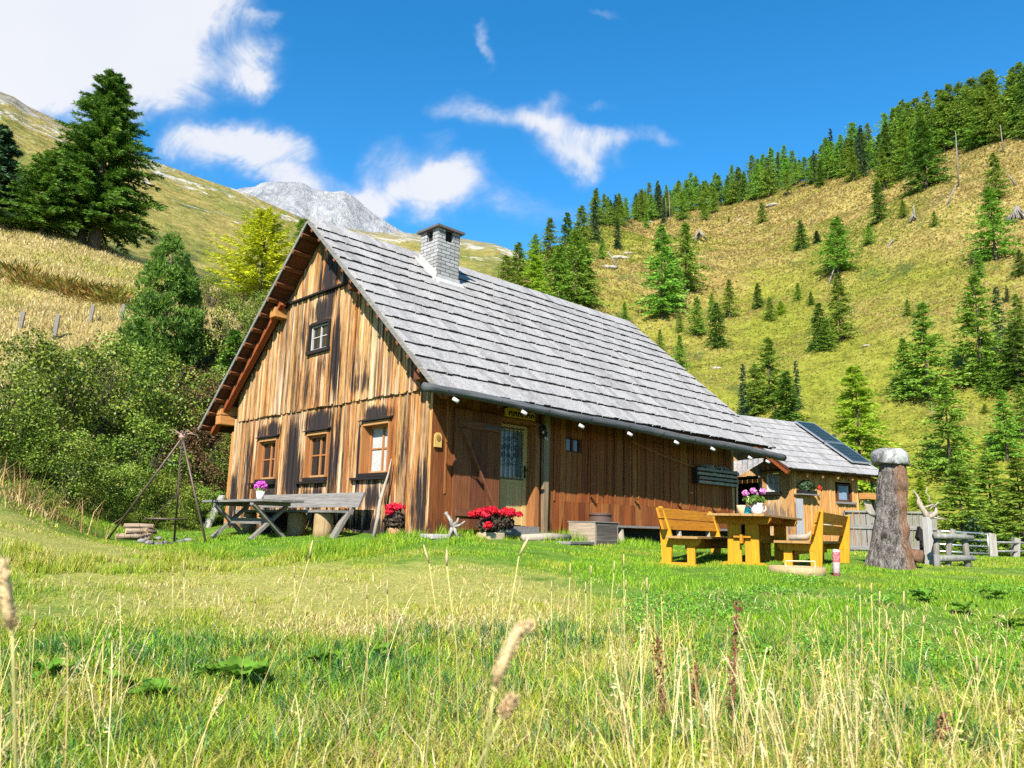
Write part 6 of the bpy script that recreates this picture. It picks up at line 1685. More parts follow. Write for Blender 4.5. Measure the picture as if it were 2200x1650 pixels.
def clump_crown(seed, H, R, n_lump, tuft, per, egg=.55, needle=True, wd=.16):
    """crown of upright needle tufts on lumps (stone pine), or of loose leaves on lumps (shrubs)"""
    q = np.random.default_rng(seed)
    z = q.beta(1.5, 1.7, n_lump); prof = np.sin(np.pi * np.clip(z, .02, 1) ** egg) ** .8
    a = q.uniform(0, 6.283, n_lump); rr = R * prof * np.sqrt(q.uniform(.35, 1, n_lump))
    C = np.stack([rr * np.cos(a), rr * np.sin(a), H * (.03 + .93 * z)], 1)
    lr = (R * .30) * q.uniform(.55, 1.2, n_lump) * (1.1 - .4 * z)
    d = q.normal(size=(n_lump, per, 3)); d /= np.linalg.norm(d, axis=2)[:, :, None]
    P = C[:, None] + d * (lr[:, None] * q.uniform(.75, 1.05, (n_lump, per)))[..., None] * np.array([1, 1, .9])
    P = P.reshape(-1, 3); d = d.reshape(-1, 3)
    if needle:
        Ps, Ds = [], []
        for k in range(6):
            Ps.append(P); Ds.append(d * .5 + np.array([0, 0, .75]) + q.normal(0, .55, d.shape))
        P = np.vstack(Ps); D = np.vstack(Ds)
        return kites(P, D, q.normal(size=P.shape), tuft * q.uniform(.7, 1.2, len(P)), tuft * wd * q.uniform(.7, 1.3, len(P)))
    nr = d * .8 + q.normal(0, .6, d.shape) + np.array([0, -.1, .35]); nr /= np.linalg.norm(nr, axis=1)[:, None]
    D = np.cross(nr, q.normal(size=d.shape))
    return kites(P, D, nr, tuft * q.uniform(.6, 1.3, len(P)), tuft * .62 * q.uniform(.7, 1.2, len(P)))


p = at(345, 772, 25.0); p[2] = gz(p[0], p[1])[0]
Hs = at(345, 478, 25.0)[2] - p[2]
t = thing('stone_pine', 'dense blue green stone pine above the bushes left of the cabin', 'pine', tuple(p))
V, F = clump_crown(51, Hs, 1.06, 150, .17, 48, egg=.62)
link('crown', np_mesh('crown', V, [F]), M_PINE, t); MB().tube([(0, 0, -.5), (0, 0, Hs * .9)], [.12, .03], 8).build('trunk', M_BARK, t, True)

M_ALDER = m_foliage('alder_leaves', [(.15, (.025, .05, .006)), (.45, (.095, .15, .014)), (.72, (.21, .275, .03)), (.95, (.40, .42, .10))], .3, objvar=.14, rough=.45)
M_RUSTY = m_foliage('rusty_leaves', [(.15, (.06, .03, .015)), (.5, (.13, .07, .03)), (.9, (.24, .15, .06))], .3, objvar=.10)
M_HERB = m_foliage('lush_herb_leaves', [(.15, (.05, .10, .01)), (.5, (.15, .25, .025)), (.9, (.36, .40, .07))], .35, objvar=.12)
M_FERN = m_foliage('rust_fern', [(.15, (.10, .05, .012)), (.4, (.28, .15, .03)), (.6, (.12, .16, .02)), (.8, (.36, .26, .06)), (.95, (.24, .30, .04))], .3, objvar=.1)
M_TWIG = m_plain('grey_twigs', (.055, .042, .033), .9, .2)
SHR = []
for i in range(4):
    V, F = clump_crown(60 + i, 2.6, 1.45, 46, .072, 190, egg=.75, needle=False)
    cm = np_mesh('leaves', V, [F])
    mb = MB(); q = random.Random(60 + i)
    for k in range(16):
        a = q.uniform(0, 6.28); rr = q.uniform(.4, 1.25)
        rr *= .85; mb.tube([(.1 * math.cos(a), .1 * math.sin(a), -.2), (.45 * rr * math.cos(a), .45 * rr * math.sin(a), .9), (rr * math.cos(a + .2), rr * math.sin(a + .2), q.uniform(1.3, 2.2))], [.028, .018, .005], 5)
    sm = bpy.data.meshes.new('stems'); sm.from_pydata(mb.V, [], mb.F); sm.materials.append(M_TWIG)
    SHR.append((cm, sm))


def shrub(px, py, D_, h_px, wide, mat, lab, v=0, name='alder_bush', cat='bush', group=None, sink=.15):
    p = at(px, py, D_); p[2] = gz(p[0], p[1])[0] - sink
    H = (at(px, py - h_px, D_)[2] - at(px, py, D_)[2])
    o = thing(name, lab, cat, tuple(p), rt_.uniform(0, 6.28), group); s = H / 2.6
    o.scale = (s * wide, s * wide, s)
    cm, sm = SHR[v % 4]
    key = (v % 4, mat.name)
    if key not in shrub.cache:
        c2 = cm.copy(); c2.materials.clear(); c2.materials.append(mat); shrub.cache[key] = c2
    for nm_, me in (('leaves', shrub.cache[key]), ('stems', sm)):
        c = bpy.data.objects.new(nm_, me); COL.objects.link(c); c.parent = o
    return o


shrub.cache = {}
BUSH = [(20, 960, 17.0, 290, 1.0, 'A', 'tall alder bush at the left picture edge below the fence posts'), (-60, 1010, 15.5, 260, 1.1, 'A', 'alder bush mostly outside the left picture edge'), (70, 1020, 16.0, 190, 1.1, 'A', 'lower alder bush at the left edge below the tall one'), (150, 900, 19.5, 200, 1.0, 'A', 'alder bush under the tallest white fence post'),
        (225, 960, 19.5, 250, 1.0, 'A', 'large pale leaved alder in the middle of the thicket'), (330, 950, 20.5, 240, .95, 'A', 'alder bush right of the pale leaved one, under the stone pine'), (300, 1040, 18.6, 190, 1.1, 'A', 'dark alder bush in the lower middle of the thicket'), (400, 960, 21.5, 210, 1.0, 'R', 'rusty brown twiggy bush between stone pine and cabin'),
        (460, 930, 23.0, 190, 1.0, 'A', 'alder bush just left of the cabin eave'), (470, 800, 26.5, 190, .9, 'A', 'alder bush right of the stone pine'), (530, 780, 28.0, 170, .9, 'A', 'alder bush beside the cabin roof below the golden larch'), (590, 760, 30.0, 140, 1.0, 'A', 'bush peeking over the roof slope under the golden larch'), (425, 1010, 20.0, 170, .95, 'R', 'reddish twiggy bush behind the fire tripod'),
        (480, 1050, 20.5, 150, .9, 'A', 'alder bush touching the left cabin wall'), (130, 1070, 15.6, 170, 1.1, 'A', 'bright alder bush above the dry grass bank'), (215, 1090, 17.0, 150, 1.15, 'H', 'bright green leafy bush left of the tripod'), (350, 1100, 18.0, 130, 1.2, 'H', 'light green bush right behind the tripod'), (290, 1115, 17.6, 90, 1.5, 'H', 'low yellow green bush above the firewood'),
        (430, 1110, 18.5, 95, 1.3, 'H', 'low leafy bush between tripod and cabin'), (478, 1118, 18.9, 75, 1.2, 'H', 'low leafy bush at the cabin corner behind the leaning board'), (390, 1126, 17.8, 60, 1.6, 'H', 'low herb clump at the lawn edge behind the grate'), (240, 1128, 16.6, 60, 1.6, 'H', 'low herb clump at the lawn edge left of the firewood'), (60, 1110, 13.6, 80, 1.4, 'A', 'low alder shoots at the top of the dry bank'),
        (420, 780, 26.0, 120, 1.0, 'A', 'dark bush at the right foot of the stone pine'), (265, 830, 22.5, 130, 1.0, 'A', 'small alder on the upper edge of the thicket'), (100, 830, 21.0, 130, 1.0, 'A', 'small alder on the upper left edge of the thicket'), (450, 680, 33, 80, 1.3, 'A', 'bush on the crest left of the golden larch')]
MM = {'A': M_ALDER, 'R': M_RUSTY, 'H': M_HERB}
NMB = {'A': ('alder_bush', 'bush'), 'R': ('twiggy_bush', 'bush'), 'H': ('leafy_bush', 'bush')}
for k, (px, py, D_, h, wd, kd, lab) in enumerate(BUSH):
    shrub(px, py, D_, h, wd, MM[kd], lab, k, *NMB[kd])
V, F = conifer(71, H=2.6, R=.75, cb=.05, nwh=16, nbr=8, m=8, spray=.26, width=.08, droop=.2, up=.1, tp=.8, jit=.2, fan=2)
for (px, py, D_, h, lab) in [(500, 770, 25.5, 110, 'young green spruce between stone pine and cabin roof'), (520, 800, 24.8, 100, 'second young spruce close to the cabin roof edge')]:
    p = at(px, py, D_); p[2] = gz(p[0], p[1])[0]; t = thing('young_spruce', lab, 'spruce', tuple(p)); s = h * D_ / CF / 2.6 * 1.6; t.scale = (s, s, s)
    link('crown', np_mesh('crown', V, [F]), M_SPRUCE, t); MB().tube([(0, 0, -.3), (0, 0, 2.4)], [.04, .01], 6).build('trunk', M_BARK, t, True)
# rust coloured ferns on the meadow
for k, (px, py, h, lab) in enumerate([(75, 618, 50, 'rust and green fern clump at the left of the fern row'), (125, 628, 55, 'tall fern clump with green fronds, second in the fern row'), (175, 640, 52, 'darkest fern clump in the middle of the fern row'), (215, 648, 48, 'orange brown fern clump right of the middle of the row'), (248, 655, 40, 'last small fern clump beside the stone pine'), (30, 600, 45, 'faded fern clump near the left picture edge')]):
    p = on(px, py, 18); t = thing('fern_clump', lab, 'fern', tuple(p), group='fern row on the left meadow'); q = np.random.default_rng(80 + k); n = 420
    a = q.uniform(0, 6.28, n); rr = q.uniform(0, .9, n) ** .7
    P = np.stack([rr * np.cos(a), rr * .6 * np.sin(a), q.uniform(-.1, .45, n)], 1); D = np.stack([np.cos(a), np.sin(a), q.uniform(.2, 1.4, n)], 1) + q.normal(0, .3, (n, 3))
    Vk, Fk = kites(P, D, q.normal(size=(n, 3)), q.uniform(.2, .5, n), q.uniform(.035, .08, n)); link('fronds', np_mesh('fronds', Vk, [Fk]), M_FERN, t)

# ------------------------------------------------------------------ grass
RG = np.random.default_rng(2024)
def pick(pal, n, w=None):
    pal = np.array(pal); i = RG.choice(len(pal), n, p=None if w is None else np.array(w) / sum(w)); return pal[i] * RG.uniform(.5, 1.35, (n, 1))


GREEN = [(.10, .24, .008), (.15, .30, .010), (.19, .34, .012), (.065, .17, .010), (.25, .37, .018)]
YGREEN = [(.24, .30, .015), (.32, .33, .02), (.20, .29, .015), (.38, .34, .04)]
STRAW = [(.44, .33, .13), (.52, .41, .19), (.36, .25, .08), (.56, .47, .26), (.40, .36, .09)]
BLUEG = [(.04, .13, .035), (.06, .17, .045), (.03, .10, .03)]


def blades(x, y, h, w, col, bend=.5, segs=1, lean=None):
    n = len(x); z = gz(x, y) - .015
    a = RG.uniform(0, 2 * np.pi, n); fa = RG.uniform(0, 2 * np.pi, n)
    dx, dy = np.cos(a), np.sin(a); wx, wy = np.cos(fa) * w / 2, np.sin(fa) * w / 2
    bo = bend * h * RG.uniform(.2, 1.3, n)
    if lean is not None: dx = dx + lean[0]; dy = dy + lean[1]
    B = np.stack([x, y, z], 1); Wv = np.stack([wx, wy, 0 * wx], 1)
    hz = np.sqrt(np.clip(h * h - (bo * .8) ** 2, (.25 * h) ** 2, None))
    T = B + np.stack([dx * bo, dy * bo, hz], 1)
    if segs == 1:
        V = np.stack([B - Wv, B + Wv, T], 1).reshape(-1, 3); F = [np.arange(n * 3).reshape(n, 3)]; k = 3
        C = np.repeat(col, 3, 0); C[0::3] *= .8; C[1::3] *= .8
        C = np.repeat(col, 3, 0)
    else:
        M = B + np.stack([dx * bo * .28, dy * bo * .28, hz * .62], 1)
        V = np.stack([B - Wv, B + Wv, M + Wv * .8, M - Wv * .8, T], 1).reshape(-1, 3)
        i = np.arange(n)[:, None] * 5
        F = [i + np.array([[0, 1, 2, 3]]), i + np.array([[3, 2, 4]])]
        C = np.repeat(col, 5, 0)
    return V, F, C


def grass_obj(name, parts, mat, label):
    Vs, Cs, F3, F4, k = [], [], [], [], 0
    for (V, F, C) in parts:
        for f in F: (F3 if f.shape[1] == 3 else F4).append(f + k)
        Vs.append(V); Cs.append(C); k += len(V)
    fs = ([np.vstack(F4)] if F4 else []) + ([np.vstack(F3)] if F3 else [])
    o = link(name, np_mesh(name, np.vstack(Vs), fs, np.vstack(Cs)), mat)
    return tag(o, label, 'grass', kind='stuff')


M_GRASS = m_attr('grass_blades', .24, .5, .25)
M_STRAWM = m_attr('straw_blades', .3, .55, .25)


def wedge(n, r0, r1, pw, a0=-44, a1=44):
    u = RG.uniform(0, 1, n); rr = (r0 ** pw + u * (r1 ** pw - r0 ** pw)) ** (1 / pw); a = np.radians(RG.uniform(a0, a1, n))
    return rr * np.sin(a), rr * np.cos(a), rr


def outside_house(x, y):
    cx = (x - CAB[0]) * EX[0] + (y - CAB[1]) * EX[1]; cy = (x - CAB[0]) * EY[0] + (y - CAB[1]) * EY[1]
    sx = (x - SHED[0]) * SEX[0] + (y - SHED[1]) * SEX[1]; sy = (x - SHED[0]) * SEY[0] + (y - SHED[1]) * SEY[1]
    return ~((cx > -W_ - .02) & (cx < .04) & (cy > -.02) & (cy < L_)) & ~((sx > -4.2) & (sx < .05) & (sy > -.05) & (sy < 3))


# short lawn
x, y, rr = wedge(560000, 5.5, 26, 0.55)
dry = spots(x, y, DRY) + (fbm(x * .9, y * .9, 4, 31) - .5) * 1.5 + (fbm(x * 3, y * 3, 3, 33) - .5) * 1.3
keep = outside_house(x, y) & (RG.random(len(x)) > np.clip(dry - .75, 0, .55))
x, y, rr, dry = x[keep], y[keep], rr[keep], dry[keep]
f = np.clip(dry * .72 + .08 + RG.normal(0, .16, len(x)), 0, 1)[:, None]
cg = pick(GREEN, len(x)); cy_ = pick(YGREEN, len(x)); cs = pick(STRAW, len(x))
col = np.where(f < .5, cg * (1 - 2 * f) + cy_ * 2 * f, cy_ * (2 - 2 * f) + cs * (2 * f - 1))
h = RG.uniform(.018, .042, len(x)) * (1 + .9 * np.clip((fbm(x * 1.6, y * 1.6, 4, 44) - .48) * 4, -.4, 1.0)) * np.clip(1.25 - .4 * dry, .6, 1.5)
edge = np.abs((x - CAB[0]) * EX[0] + (y - CAB[1]) * EX[1]) < .9
h = np.where(edge & (fbm(x * 2, y * 2, 2, 3) > .42), h * 2.9, h)
grass_obj('lawn_grass', [blades(x, y, h, .0035 + .00075 * rr, col, .55)], M_GRASS, 'short green lawn grass with dry yellow patches before the cabin')

# rough meadow grass on the near slope
x, y, rr = wedge(300000, 2.2, 7.6, 0.8)
dry = spots(x, y, DRY) + (fbm(x * 1.2, y * 1.2, 4, 61) - .5) * 1.7
fr = np.clip((7.3 - rr) / 2.2, 0, 1)
keep = RG.random(len(x)) < .15 + .85 * fr
x, y, rr, dry, fr = x[keep], y[keep], rr[keep], dry[keep], fr[keep]
f = np.clip(.18 + dry * .8 + .22 * np.clip((4.3 - rr) / 1.5, 0, 1) + RG.normal(0, .25, len(x)), 0, 1)[:, None]
cb_ = pick(BLUEG, len(x)); cg = np.where(RG.random((len(x), 1)) < .35, cb_, pick(GREEN, len(x))); cy_ = pick(YGREEN, len(x)); cs = pick(STRAW, len(x))
col = np.where(f < .5, cg * (1 - 2 * f) + cy_ * 2 * f, cy_ * (2 - 2 * f) + cs * (2 * f - 1))
h = (RG.uniform(.03, .08, len(x)) + .08 * fr * RG.random(len(x)) ** 2) * (.6 + .9 * fbm(x * 1.7, y * 1.7, 3, 71))
keepm = RG.random(len(x)) < np.clip(.25 + 2.4 * (fbm(x * 3.2, y * 3.2, 3, 73) - .25), .12, 1)
x, y, h, rr, col = x[keepm], y[keepm], h[keepm], rr[keepm], col[keepm]
tx, ty, tr_ = wedge(210, 3.2, 6.6, 1.0, -36, 30)
tx = np.repeat(tx, 75); ty = np.repeat(ty, 75); nt_ = len(tx)
tx = tx + RG.normal(0, .075, nt_); ty = ty + RG.normal(0, .075, nt_)
tcol = np.where(RG.random((nt_, 1)) < .72, pick(BLUEG, nt_), pick(GREEN, nt_))
tuft = blades(tx, ty, RG.uniform(.07, .21, nt_), .0055, tcol, 1.0, 2)
lx, ly, lr = wedge(26000, 2.4, 9.5, .7)
thatch = blades(lx, ly, RG.uniform(.06, .16, len(lx)), .003 + .0004 * lr, pick(STRAW, len(lx)), 1.6, 2)
grass_obj('meadow_grass', [tuft, thatch, blades(x, y, h, .0045 + .0006 * rr, col, .75, 2)], M_GRASS, 'rough mixed meadow grass on the near slope')

# long straw and leaves in the foreground
def straw_mask(x, y):
    a = x / np.maximum(y, .1)
    s = fbm(x * 1.6, y * 1.6, 3, 81)
    return np.clip((s - .40) * 3.2, 0, 1)


x, y, rr = wedge(80000, 1.9, 4.7, 1.0)
az = x / y
keep = RG.random(len(x)) < straw_mask(x, y) * np.clip((4.7 - rr) / 1.2, 0, 1) * np.where(az > .05, .62, .6)
x, y, rr = x[keep], y[keep], rr[keep]
col = np.where(RG.random((len(x), 1)) < .68, pick(STRAW, len(x)), np.where(RG.random((len(x), 1)) < .5, pick(YGREEN, len(x)), pick(GREEN, len(x))))
P1 = blades(x, y, RG.uniform(.10, .26, len(x)) * np.where(az > .1, 1.15, .9)[keep], .0036, col, 1.0, 2)


def stalks(x, y, h, col, head=True, w=.0030):
    """thin stems with drooping oat-like heads"""
    n = len(x); z = gz(x, y) - .02
    a = RG.uniform(0, 6.283, n); bo = h * RG.uniform(.05, .42, n)
    V, F4, F3, C, k = [], [], [], [], 0
    ts = np.array([0, .35, .7, .9, 1.0])
    pts = []
    for t in ts:
        pts.append(np.stack([x + np.cos(a) * bo * t ** 2, y + np.sin(a) * bo * t ** 2, z + h * (t - .12 * (bo / h) * t ** 3)], 1))
    for i in range(4):
        for s in (0, 1):
            pass
    wv = np.stack([np.ones(n) * w / 2, np.zeros(n), np.zeros(n)], 1)
    allv = []
    for i, p_ in enumerate(pts):
        ww = wv * (1.0 if i < 4 else .5)
        allv += [p_ - ww, p_ + ww]
    V = np.stack(allv, 1).reshape(-1, 3); m = 10
    i0 = np.arange(n)[:, None] * m
    F = [np.vstack([i0 + np.array([[2 * i, 2 * i + 1, 2 * i + 3, 2 * i + 2]]) for i in range(4)])]
    C = np.repeat(col, m, 0)
    out = [(V, F, C)]
    if head:
        for q in range(15):
            t = RG.uniform(.70, 1.0, n)
            b = np.stack([x + np.cos(a) * bo * t ** 2, y + np.sin(a) * bo * t ** 2, z + h * (t - .12 * (bo / h) * t ** 3)], 1) + RG.normal(0, .006, (n, 3))
            D = np.stack([np.cos(a) * .6, np.sin(a) * .6, RG.uniform(-1.0, .9, n)], 1) + RG.normal(0, .35, (n, 3))
            Vk, Fk = kites(b, D, RG.normal(size=(n, 3)), RG.uniform(.012, .027, n), RG.uniform(.0022, .0042, n))
            out.append((Vk, [Fk], np.repeat(np.clip(col * RG.uniform(.9, 1.25, (n, 1)), 0, .8), 4, 0)))
    return out


x, y, rr = wedge(5200, 2.0, 4.9, 1.0)
az = x / y
dens = np.where((az > .14) & (az < .62), .55, .05) * np.clip(straw_mask(x, y) + .12, 0, 1) * np.clip((5.2 - rr) / 1.3, 0, 1)
dens = np.where(az < -.45, .12, dens)
keep = RG.random(len(x)) < dens
x, y = x[keep], y[keep]
P2 = stalks(x, y, RG.uniform(.26, .60, len(x)) ** 1.0, pick([(.56, .43, .19), (.64, .52, .27), (.48, .34, .12), (.52, .42, .13)], len(x)), w=.0024)
grass_obj('tall_dry_grass', [P1] + P2, M_STRAWM, 'tall pale dry grass with feathery heads in the foreground')

# dry bank and hill meadow on the left
x, y, rr = wedge(270000, 8.5, 56, 0.7, -46, -3)
z = gz(x, y)
hf = np.clip((z + (fbm(x * .3, y * .3, 3, 91) - .5) * 1.5 - .15) / .9, 0, 1)
keep = (RG.random(len(x)) < hf) & outside_house(x, y)
x, y, rr = x[keep], y[keep], rr[keep]
gmask = np.clip((fbm(x * .25, y * .25, 4, 95) - .60) * 6, 0, 1)[:, None] * .8
col = pick(STRAW, len(x)) * (1 - gmask) + pick(YGREEN, len(x)) * gmask
grass_obj('hill_meadow_grass', [blades(x, y, RG.uniform(.07, .27, len(x)) * np.clip(.5 + rr / 30, .6, 1.1) * (.5 + fbm(x * .8, y * .8, 3, 97)), .005 + .0006 * rr, col, 1.0, 2, (.1, -.15))], M_STRAWM, 'dry straw coloured meadow grass on the left hill')
x, y, rr = wedge(9000, 11, 16, 1.0, -40, -24)
p = on(120, 1085); p2 = on(30, 1060)
d = np.minimum(np.hypot(x - p[0], y - p[1]), np.hypot(x - p2[0], y - p2[1]))
keep = RG.random(len(x)) < np.exp(-(d / 1.3) ** 2)
x, y = x[keep], y[keep]
grass_obj('bank_grass', [blades(x, y, RG.uniform(.35, .75, len(x)), .012, pick([(.34, .20, .07), (.44, .30, .12), (.30, .17, .06)], len(x)), .7, 2)], M_STRAWM, 'tall brown dry grass on the bank at the left edge')

# tufts over the right hillside
n = 210000
a = np.radians(RG.uniform(-3, 44, n)); t_ = RG.uniform(0.02, 1.0, n)
R_ = np.interp(a, HILL.az, HILL.R); rr = HILL.fd + (R_ - HILL.fd) * t_
x = rr * np.sin(a); y = rr * np.cos(a); z = HILL.z(x, y)
sc = rr / 110
f = fbm(x * .03, y * .03, 4, 101) * .6 + fbm(x * .12, y * .12, 3, 103) * .4 + np.clip((60 - z) / 60, 0, 1) * .14 - np.clip((x - 60) / 120, 0, 1) * .1
f = np.clip((f - .47) * 7, 0, 1)[:, None]
tanp = pick([(.27, .20, .055), (.35, .265, .085), (.21, .14, .038), (.44, .35, .15), (.30, .21, .06)], n); grp = pick([(.17, .19, .024), (.25, .25, .035), (.12, .15, .02), (.30, .28, .05)], n)
col = tanp * (1 - f) + grp * f
fa = RG.uniform(0, 6.283, n); w = .20 * sc * RG.uniform(.6, 1.4, n); h = .17 * sc * RG.uniform(.3, 1.5, n)
B = np.stack([x, y, z - .05], 1); Wv = np.stack([np.cos(fa) * w, np.sin(fa) * w, 0 * w], 1); T = B + np.stack([RG.normal(0, .2, n) * h, -.4 * h, h], 1)
grass_obj('hillside_tufts', [(np.stack([B - Wv, B + Wv, T], 1).reshape(-1, 3), [np.arange(n * 3).reshape(n, 3)], np.repeat(col, 3, 0))], M_STRAWM, 'dry grass tufts covering the right hillside')

# broad leaved clover and herbs on the right of the near slope
x, y, rr = wedge(60000, 5.0, 11.5, 0.8, 8, 40)
m_ = fbm(x * 1.3, y * 1.3, 3, 111)
keep = RG.random(len(x)) < np.clip((m_ - .47) * 3, 0, .7)
x, y, rr = x[keep], y[keep], rr[keep]; n = len(x)
P = np.stack([x, y, gz(x, y) + RG.uniform(.02, .08, n)], 1); nr = RG.normal(0, .45, (n, 3)) + np.array([0, -.2, 1.0])
Vk, Fk = kites(P, np.cross(nr, RG.normal(size=(n, 3))), nr, RG.uniform(.014, .028, n) * (.5 + rr / 14), RG.uniform(.010, .022, n) * (.5 + rr / 14))
grass_obj('clover', [(Vk, [Fk], np.repeat(pick([(.07, .22, .015), (.11, .28, .02), (.16, .32, .04), (.05, .15, .02)], n), 4, 0))], M_GRASS, 'low clover and herbs among the grass right of the middle')

# ------------------------------------------------------------------ single plants in the foreground
M_DOCK = m_foliage('dock_leaf', [(.2, (.08, .19, .015)), (.6, (.14, .29, .025)), (.9, (.26, .38, .05))], .35, objvar=.05)


def dock_plant(px, py, size, lab, seed, n=11, grp='broad leaved dock plants'):
    p = on(px, py); t = thing('dock_plant', lab, 'plant', tuple(p), 0, grp); q = random.Random(seed)
    for k in range(n):
        a = k * 6.283 / n + q.uniform(-.4, .4); L = size * .95 * q.uniform(.6, 1.25); el = q.uniform(.35, 1.15); tw = q.uniform(-.5, .5)
        ca, sa = math.cos(a), math.sin(a); V, F = [], []
        for i in range(9):
            s = i / 8; w = L * .30 * math.sin(math.pi * min(1, s * .92 + .08)) ** .8 if s > .12 else L * .02
            rr_ = L * (s * math.cos(el * (1 - .6 * s))) ; zz = L * (math.sin(el) * s - .42 * s * s) + .05
            for j, u in enumerate((-1, -.5, 0, .5, 1)):
                zo = abs(u) * w * .35 + math.sin(s * 22 + u * 5 + k) * .010 * (1 + size)
                V.append((ca * rr_ - sa * u * w, sa * rr_ + ca * u * w, zz + zo + u * w * tw * .4))
        for i in range(8):
            for j in range(4):
                b = i * 5 + j; F.append((b, b + 1, b + 6, b + 5))
        me = bpy.data.meshes.new('leaf'); me.from_pydata(V, [], F); link('leaf', me, M_DOCK, t, True)
    return t


for k, (px, py, sz, lab) in enumerate([(515, 1490, .20, 'largest broad leaved dock plant in the left foreground'), (455, 1470, .15, 'dock plant just left of the largest one'), (330, 1520, .14, 'dock plant low in the left foreground'), (110, 1470, .13, 'dock plant near the left picture edge'), (820, 1425, .13, 'dock plant in the middle of the near slope'), (690, 1440, .11, 'small dock plant left of the middle one'),
                                        (255, 1500, .12, 'small dock plant between the left ones'), (1985, 1295, .17, 'dock plant below the trunk on the right'), (2070, 1320, .17, 'dock plant right below the rustic railing'), (2140, 1290, .15, 'dock plant near the right picture edge'), (2170, 1360, .14, 'lowest dock plant at the right picture edge'), (1650, 1420, .09, 'small dock plant behind the pale tall grass')]):
    dock_plant(px, py, sz, lab, 400 + k)
M_DOCKB = m_plain('dry_brown_dock', (.12, .045, .022), .85, .3, 20)
for k, (px, py, tx, ty, D_, lab) in enumerate([(1430, 1640, 1412, 1370, 3.4, 'dark brown seeded dock stalk left of two neighbours'), (1490, 1580, 1495, 1425, 3.7, 'shortest brown dock stalk, middle of the three'), (1560, 1650, 1583, 1290, 3.3, 'tallest reddish brown dock stalk in the right foreground'), (2000, 1650, 2030, 1540, 3.0, 'brown stalk low at the right foreground')]):
    a, b = at(px, py, D_), at(tx, ty, D_ + .15); t = thing('dry_dock_stalk', lab, 'dry plant', tuple(a)); v = b - a; q = random.Random(k)
    MB().tube([(0, 0, -.3), tuple(v * .5 + np.array([.01, 0, 0])), tuple(v)], [.007, .006, .002], 6).build('stem', M_DOCKB, t, True)
    n = 130; u = np.array([q.uniform(.35, 1) for _ in range(n)]); P = u[:, None] * v[None] + np.random.default_rng(k).normal(0, .008, (n, 3)); D = np.random.default_rng(k + 9).normal(size=(n, 3)) + np.array([0, 0, .6])
    Vk, Fk = kites(P, D, np.random.default_rng(k + 5).normal(size=(n, 3)), np.full(n, .022), np.full(n, .012)); link('seeds', np_mesh('seeds', Vk, [Fk]), M_DOCKB, t)

M_HEAD = m_plain('tan_seed_head', (.46, .32, .17), .9, .25, 60)
M_STEM = m_plain('straw_stem', (.42, .36, .13), .7, .15)


def timothy(pts_head, pts_stem, rad, lab, grp=None, sw=.0018, furry=True):
    """grass stalk: spike of bristly seeds along pts_head, stem through pts_stem; points are (px, py, distance)"""
    Hp = [at(*p_) for p_ in pts_head]; Sp = [at(*p_) for p_ in pts_stem]; o = Sp[-1]
    t = thing('grass_stalk', lab, 'grass stalk', tuple(o), 0, grp)
    MB().tube([tuple(p_ - o) for p_ in [Hp[-1]] + Sp], sw, 5).build('stem', M_STEM, t, True)
    n = len(Hp); rd = [rad * (.35 if i == 0 else (.55 if i == n - 1 else 1)) for i in range(n)]
    hd = MB().tube([tuple(p_ - o) for p_ in Hp], rd, 8, True, .1, r).build('seed_head', M_HEAD, t, True)
    if furry:
        q = np.random.default_rng(int(pts_head[0][0])); m = int(120 + 60000 * rad); u = q.uniform(0, n - 1.001, m); i = u.astype(int); fr_ = (u - i)[:, None]; A = np.array(Hp)
        C = A[i] * (1 - fr_) + A[i + 1] * fr_ - o; dd = q.normal(size=(m, 3)); dd /= np.linalg.norm(dd, axis=1)[:, None]
        ax = A[0] - A[-1]; ax /= np.linalg.norm(ax)
        Vk, Fk = kites(C + dd * rad * .75, dd + ax * .8, q.normal(size=(m, 3)), np.full(m, rad * .9), np.full(m, rad * .28)); link('bristles', np_mesh('bristles', Vk, [Fk]), M_HEAD, hd)
    return t


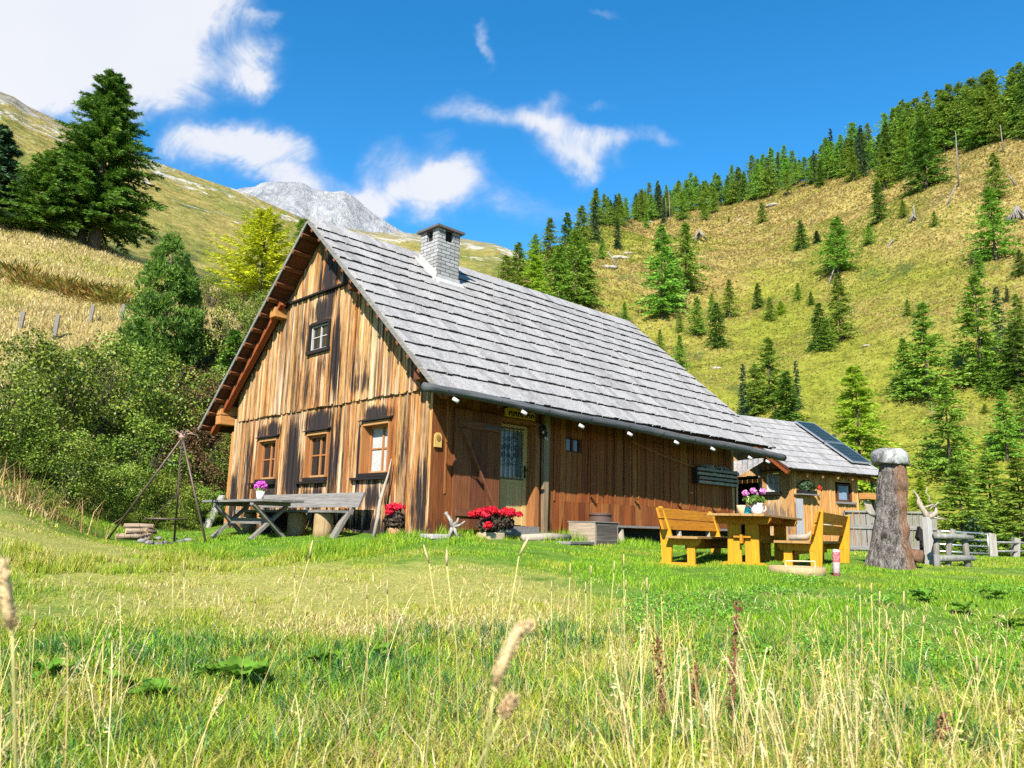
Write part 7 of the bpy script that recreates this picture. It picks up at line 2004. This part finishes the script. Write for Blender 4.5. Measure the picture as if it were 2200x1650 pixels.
timothy([(1136, 1345, .95), (1112, 1358, .95), (1096, 1390, .95), (1078, 1430, .95), (1062, 1470, .95)], [(1052, 1560, .97), (1040, 1660, 1.0), (1030, 1900, 1.05)], .0072, 'large blurred tan seed head hanging close before the lens')
timothy([(1102, 1502, 1.05), (1090, 1518, 1.05), (1082, 1532, 1.05)], [(1060, 1575, 1.05), (1020, 1660, 1.08), (1000, 1900, 1.1)], .0075, 'short blurred seed head just below the large tan one')
timothy([(4, 1200, .95), (10, 1260, .95), (18, 1310, .95), (26, 1350, .95)], [(30, 1450, .95), (34, 1650, .98), (30, 1900, 1.0)], .0065, 'thick blurred seed head standing at the left picture edge')
for (hx, hy, hl, lx, bx, by, D_, lab) in [(672, 1160, 40, 8, 560, 1480, 3.4, 'tall bent grass stalk crossing the lawn left of the middle'), (1137, 1152, 42, 22, 1040, 1560, 2.6, 'tall slender seed head rising before the cabin door'), (960, 1180, 36, 0, 985, 1560, 2.8, 'upright thin seed head standing on the middle of the lawn view'), (910, 1170, 40, -12, 945, 1480, 3.2, 'curved grass stalk left of the upright seed head')]:
    timothy([(hx, hy, D_), (hx - lx * .5, hy + hl * .5, D_), (hx - lx, hy + hl, D_)], [((hx - lx) * .5 + bx * .5 + 8, (hy + hl + by) / 2, D_), (bx, by, D_), (bx - 8, by + 180, D_)], .0048, lab, None, .0016, False)
SG = 'small dry seed heads standing in the foreground meadow'
for (hx, hy, hl, bx, by, D_) in [(395, 1203, 36, 398, 1430, 3.6), (371, 1216, 20, 372, 1400, 3.8), (788, 1256, 30, 790, 1430, 3.6), (832, 1246, 30, 834, 1440, 3.7), (1058, 1265, 18, 1060, 1420, 3.6), (1258, 1250, 24, 1262, 1420, 3.7), (1225, 1210, 28, 1215, 1440, 3.4), (1270, 1215, 24, 1268, 1420, 3.8), (1340, 1190, 34, 1342, 1420, 3.6), (1390, 1240, 34, 1392, 1430, 3.6), (1345, 1245, 20, 1330, 1420, 3.8),
                                 (550, 1262, 34, 520, 1430, 3.7), (632, 1215, 26, 640, 1420, 3.8), (900, 1360, 20, 870, 1400, 3.4), (1185, 1248, 22, 1184, 1430, 3.7), (1320, 1205, 25, 1300, 1420, 3.5), (1847, 1255, 22, 1858, 1560, 3.2), (1872, 1253, 24, 1882, 1580, 3.2), (1890, 1270, 34, 1885, 1580, 3.1), (1942, 1270, 40, 1930, 1560, 3.1), (1985, 1322, 22, 1960, 1580, 3.1), (1905, 1320, 36, 1898, 1580, 3.0), (2052, 1350, 26, 2130, 1600, 3.0), (2152, 1420, 16, 2080, 1640, 2.9), (2130, 1385, 20, 2050, 1600, 3.0), (75, 1310, 40, 60, 1560, 2.9), (1820, 1300, 22, 1822, 1520, 3.3), (2168, 1490, 44, 2172, 1640, 2.7), (2098, 1408, 36, 2110, 1600, 2.9)]:
    timothy([(hx, hy, D_), (hx + (bx - hx) * .05, hy + hl, D_)], [((hx + bx) / 2, (hy + hl + by) / 2, D_), (bx, by, D_), (bx, by + 120, D_)], .0050 if hl > 22 else .0042, 'thin dry stalk with one small seed head among the foreground grass', SG, .0013, False)
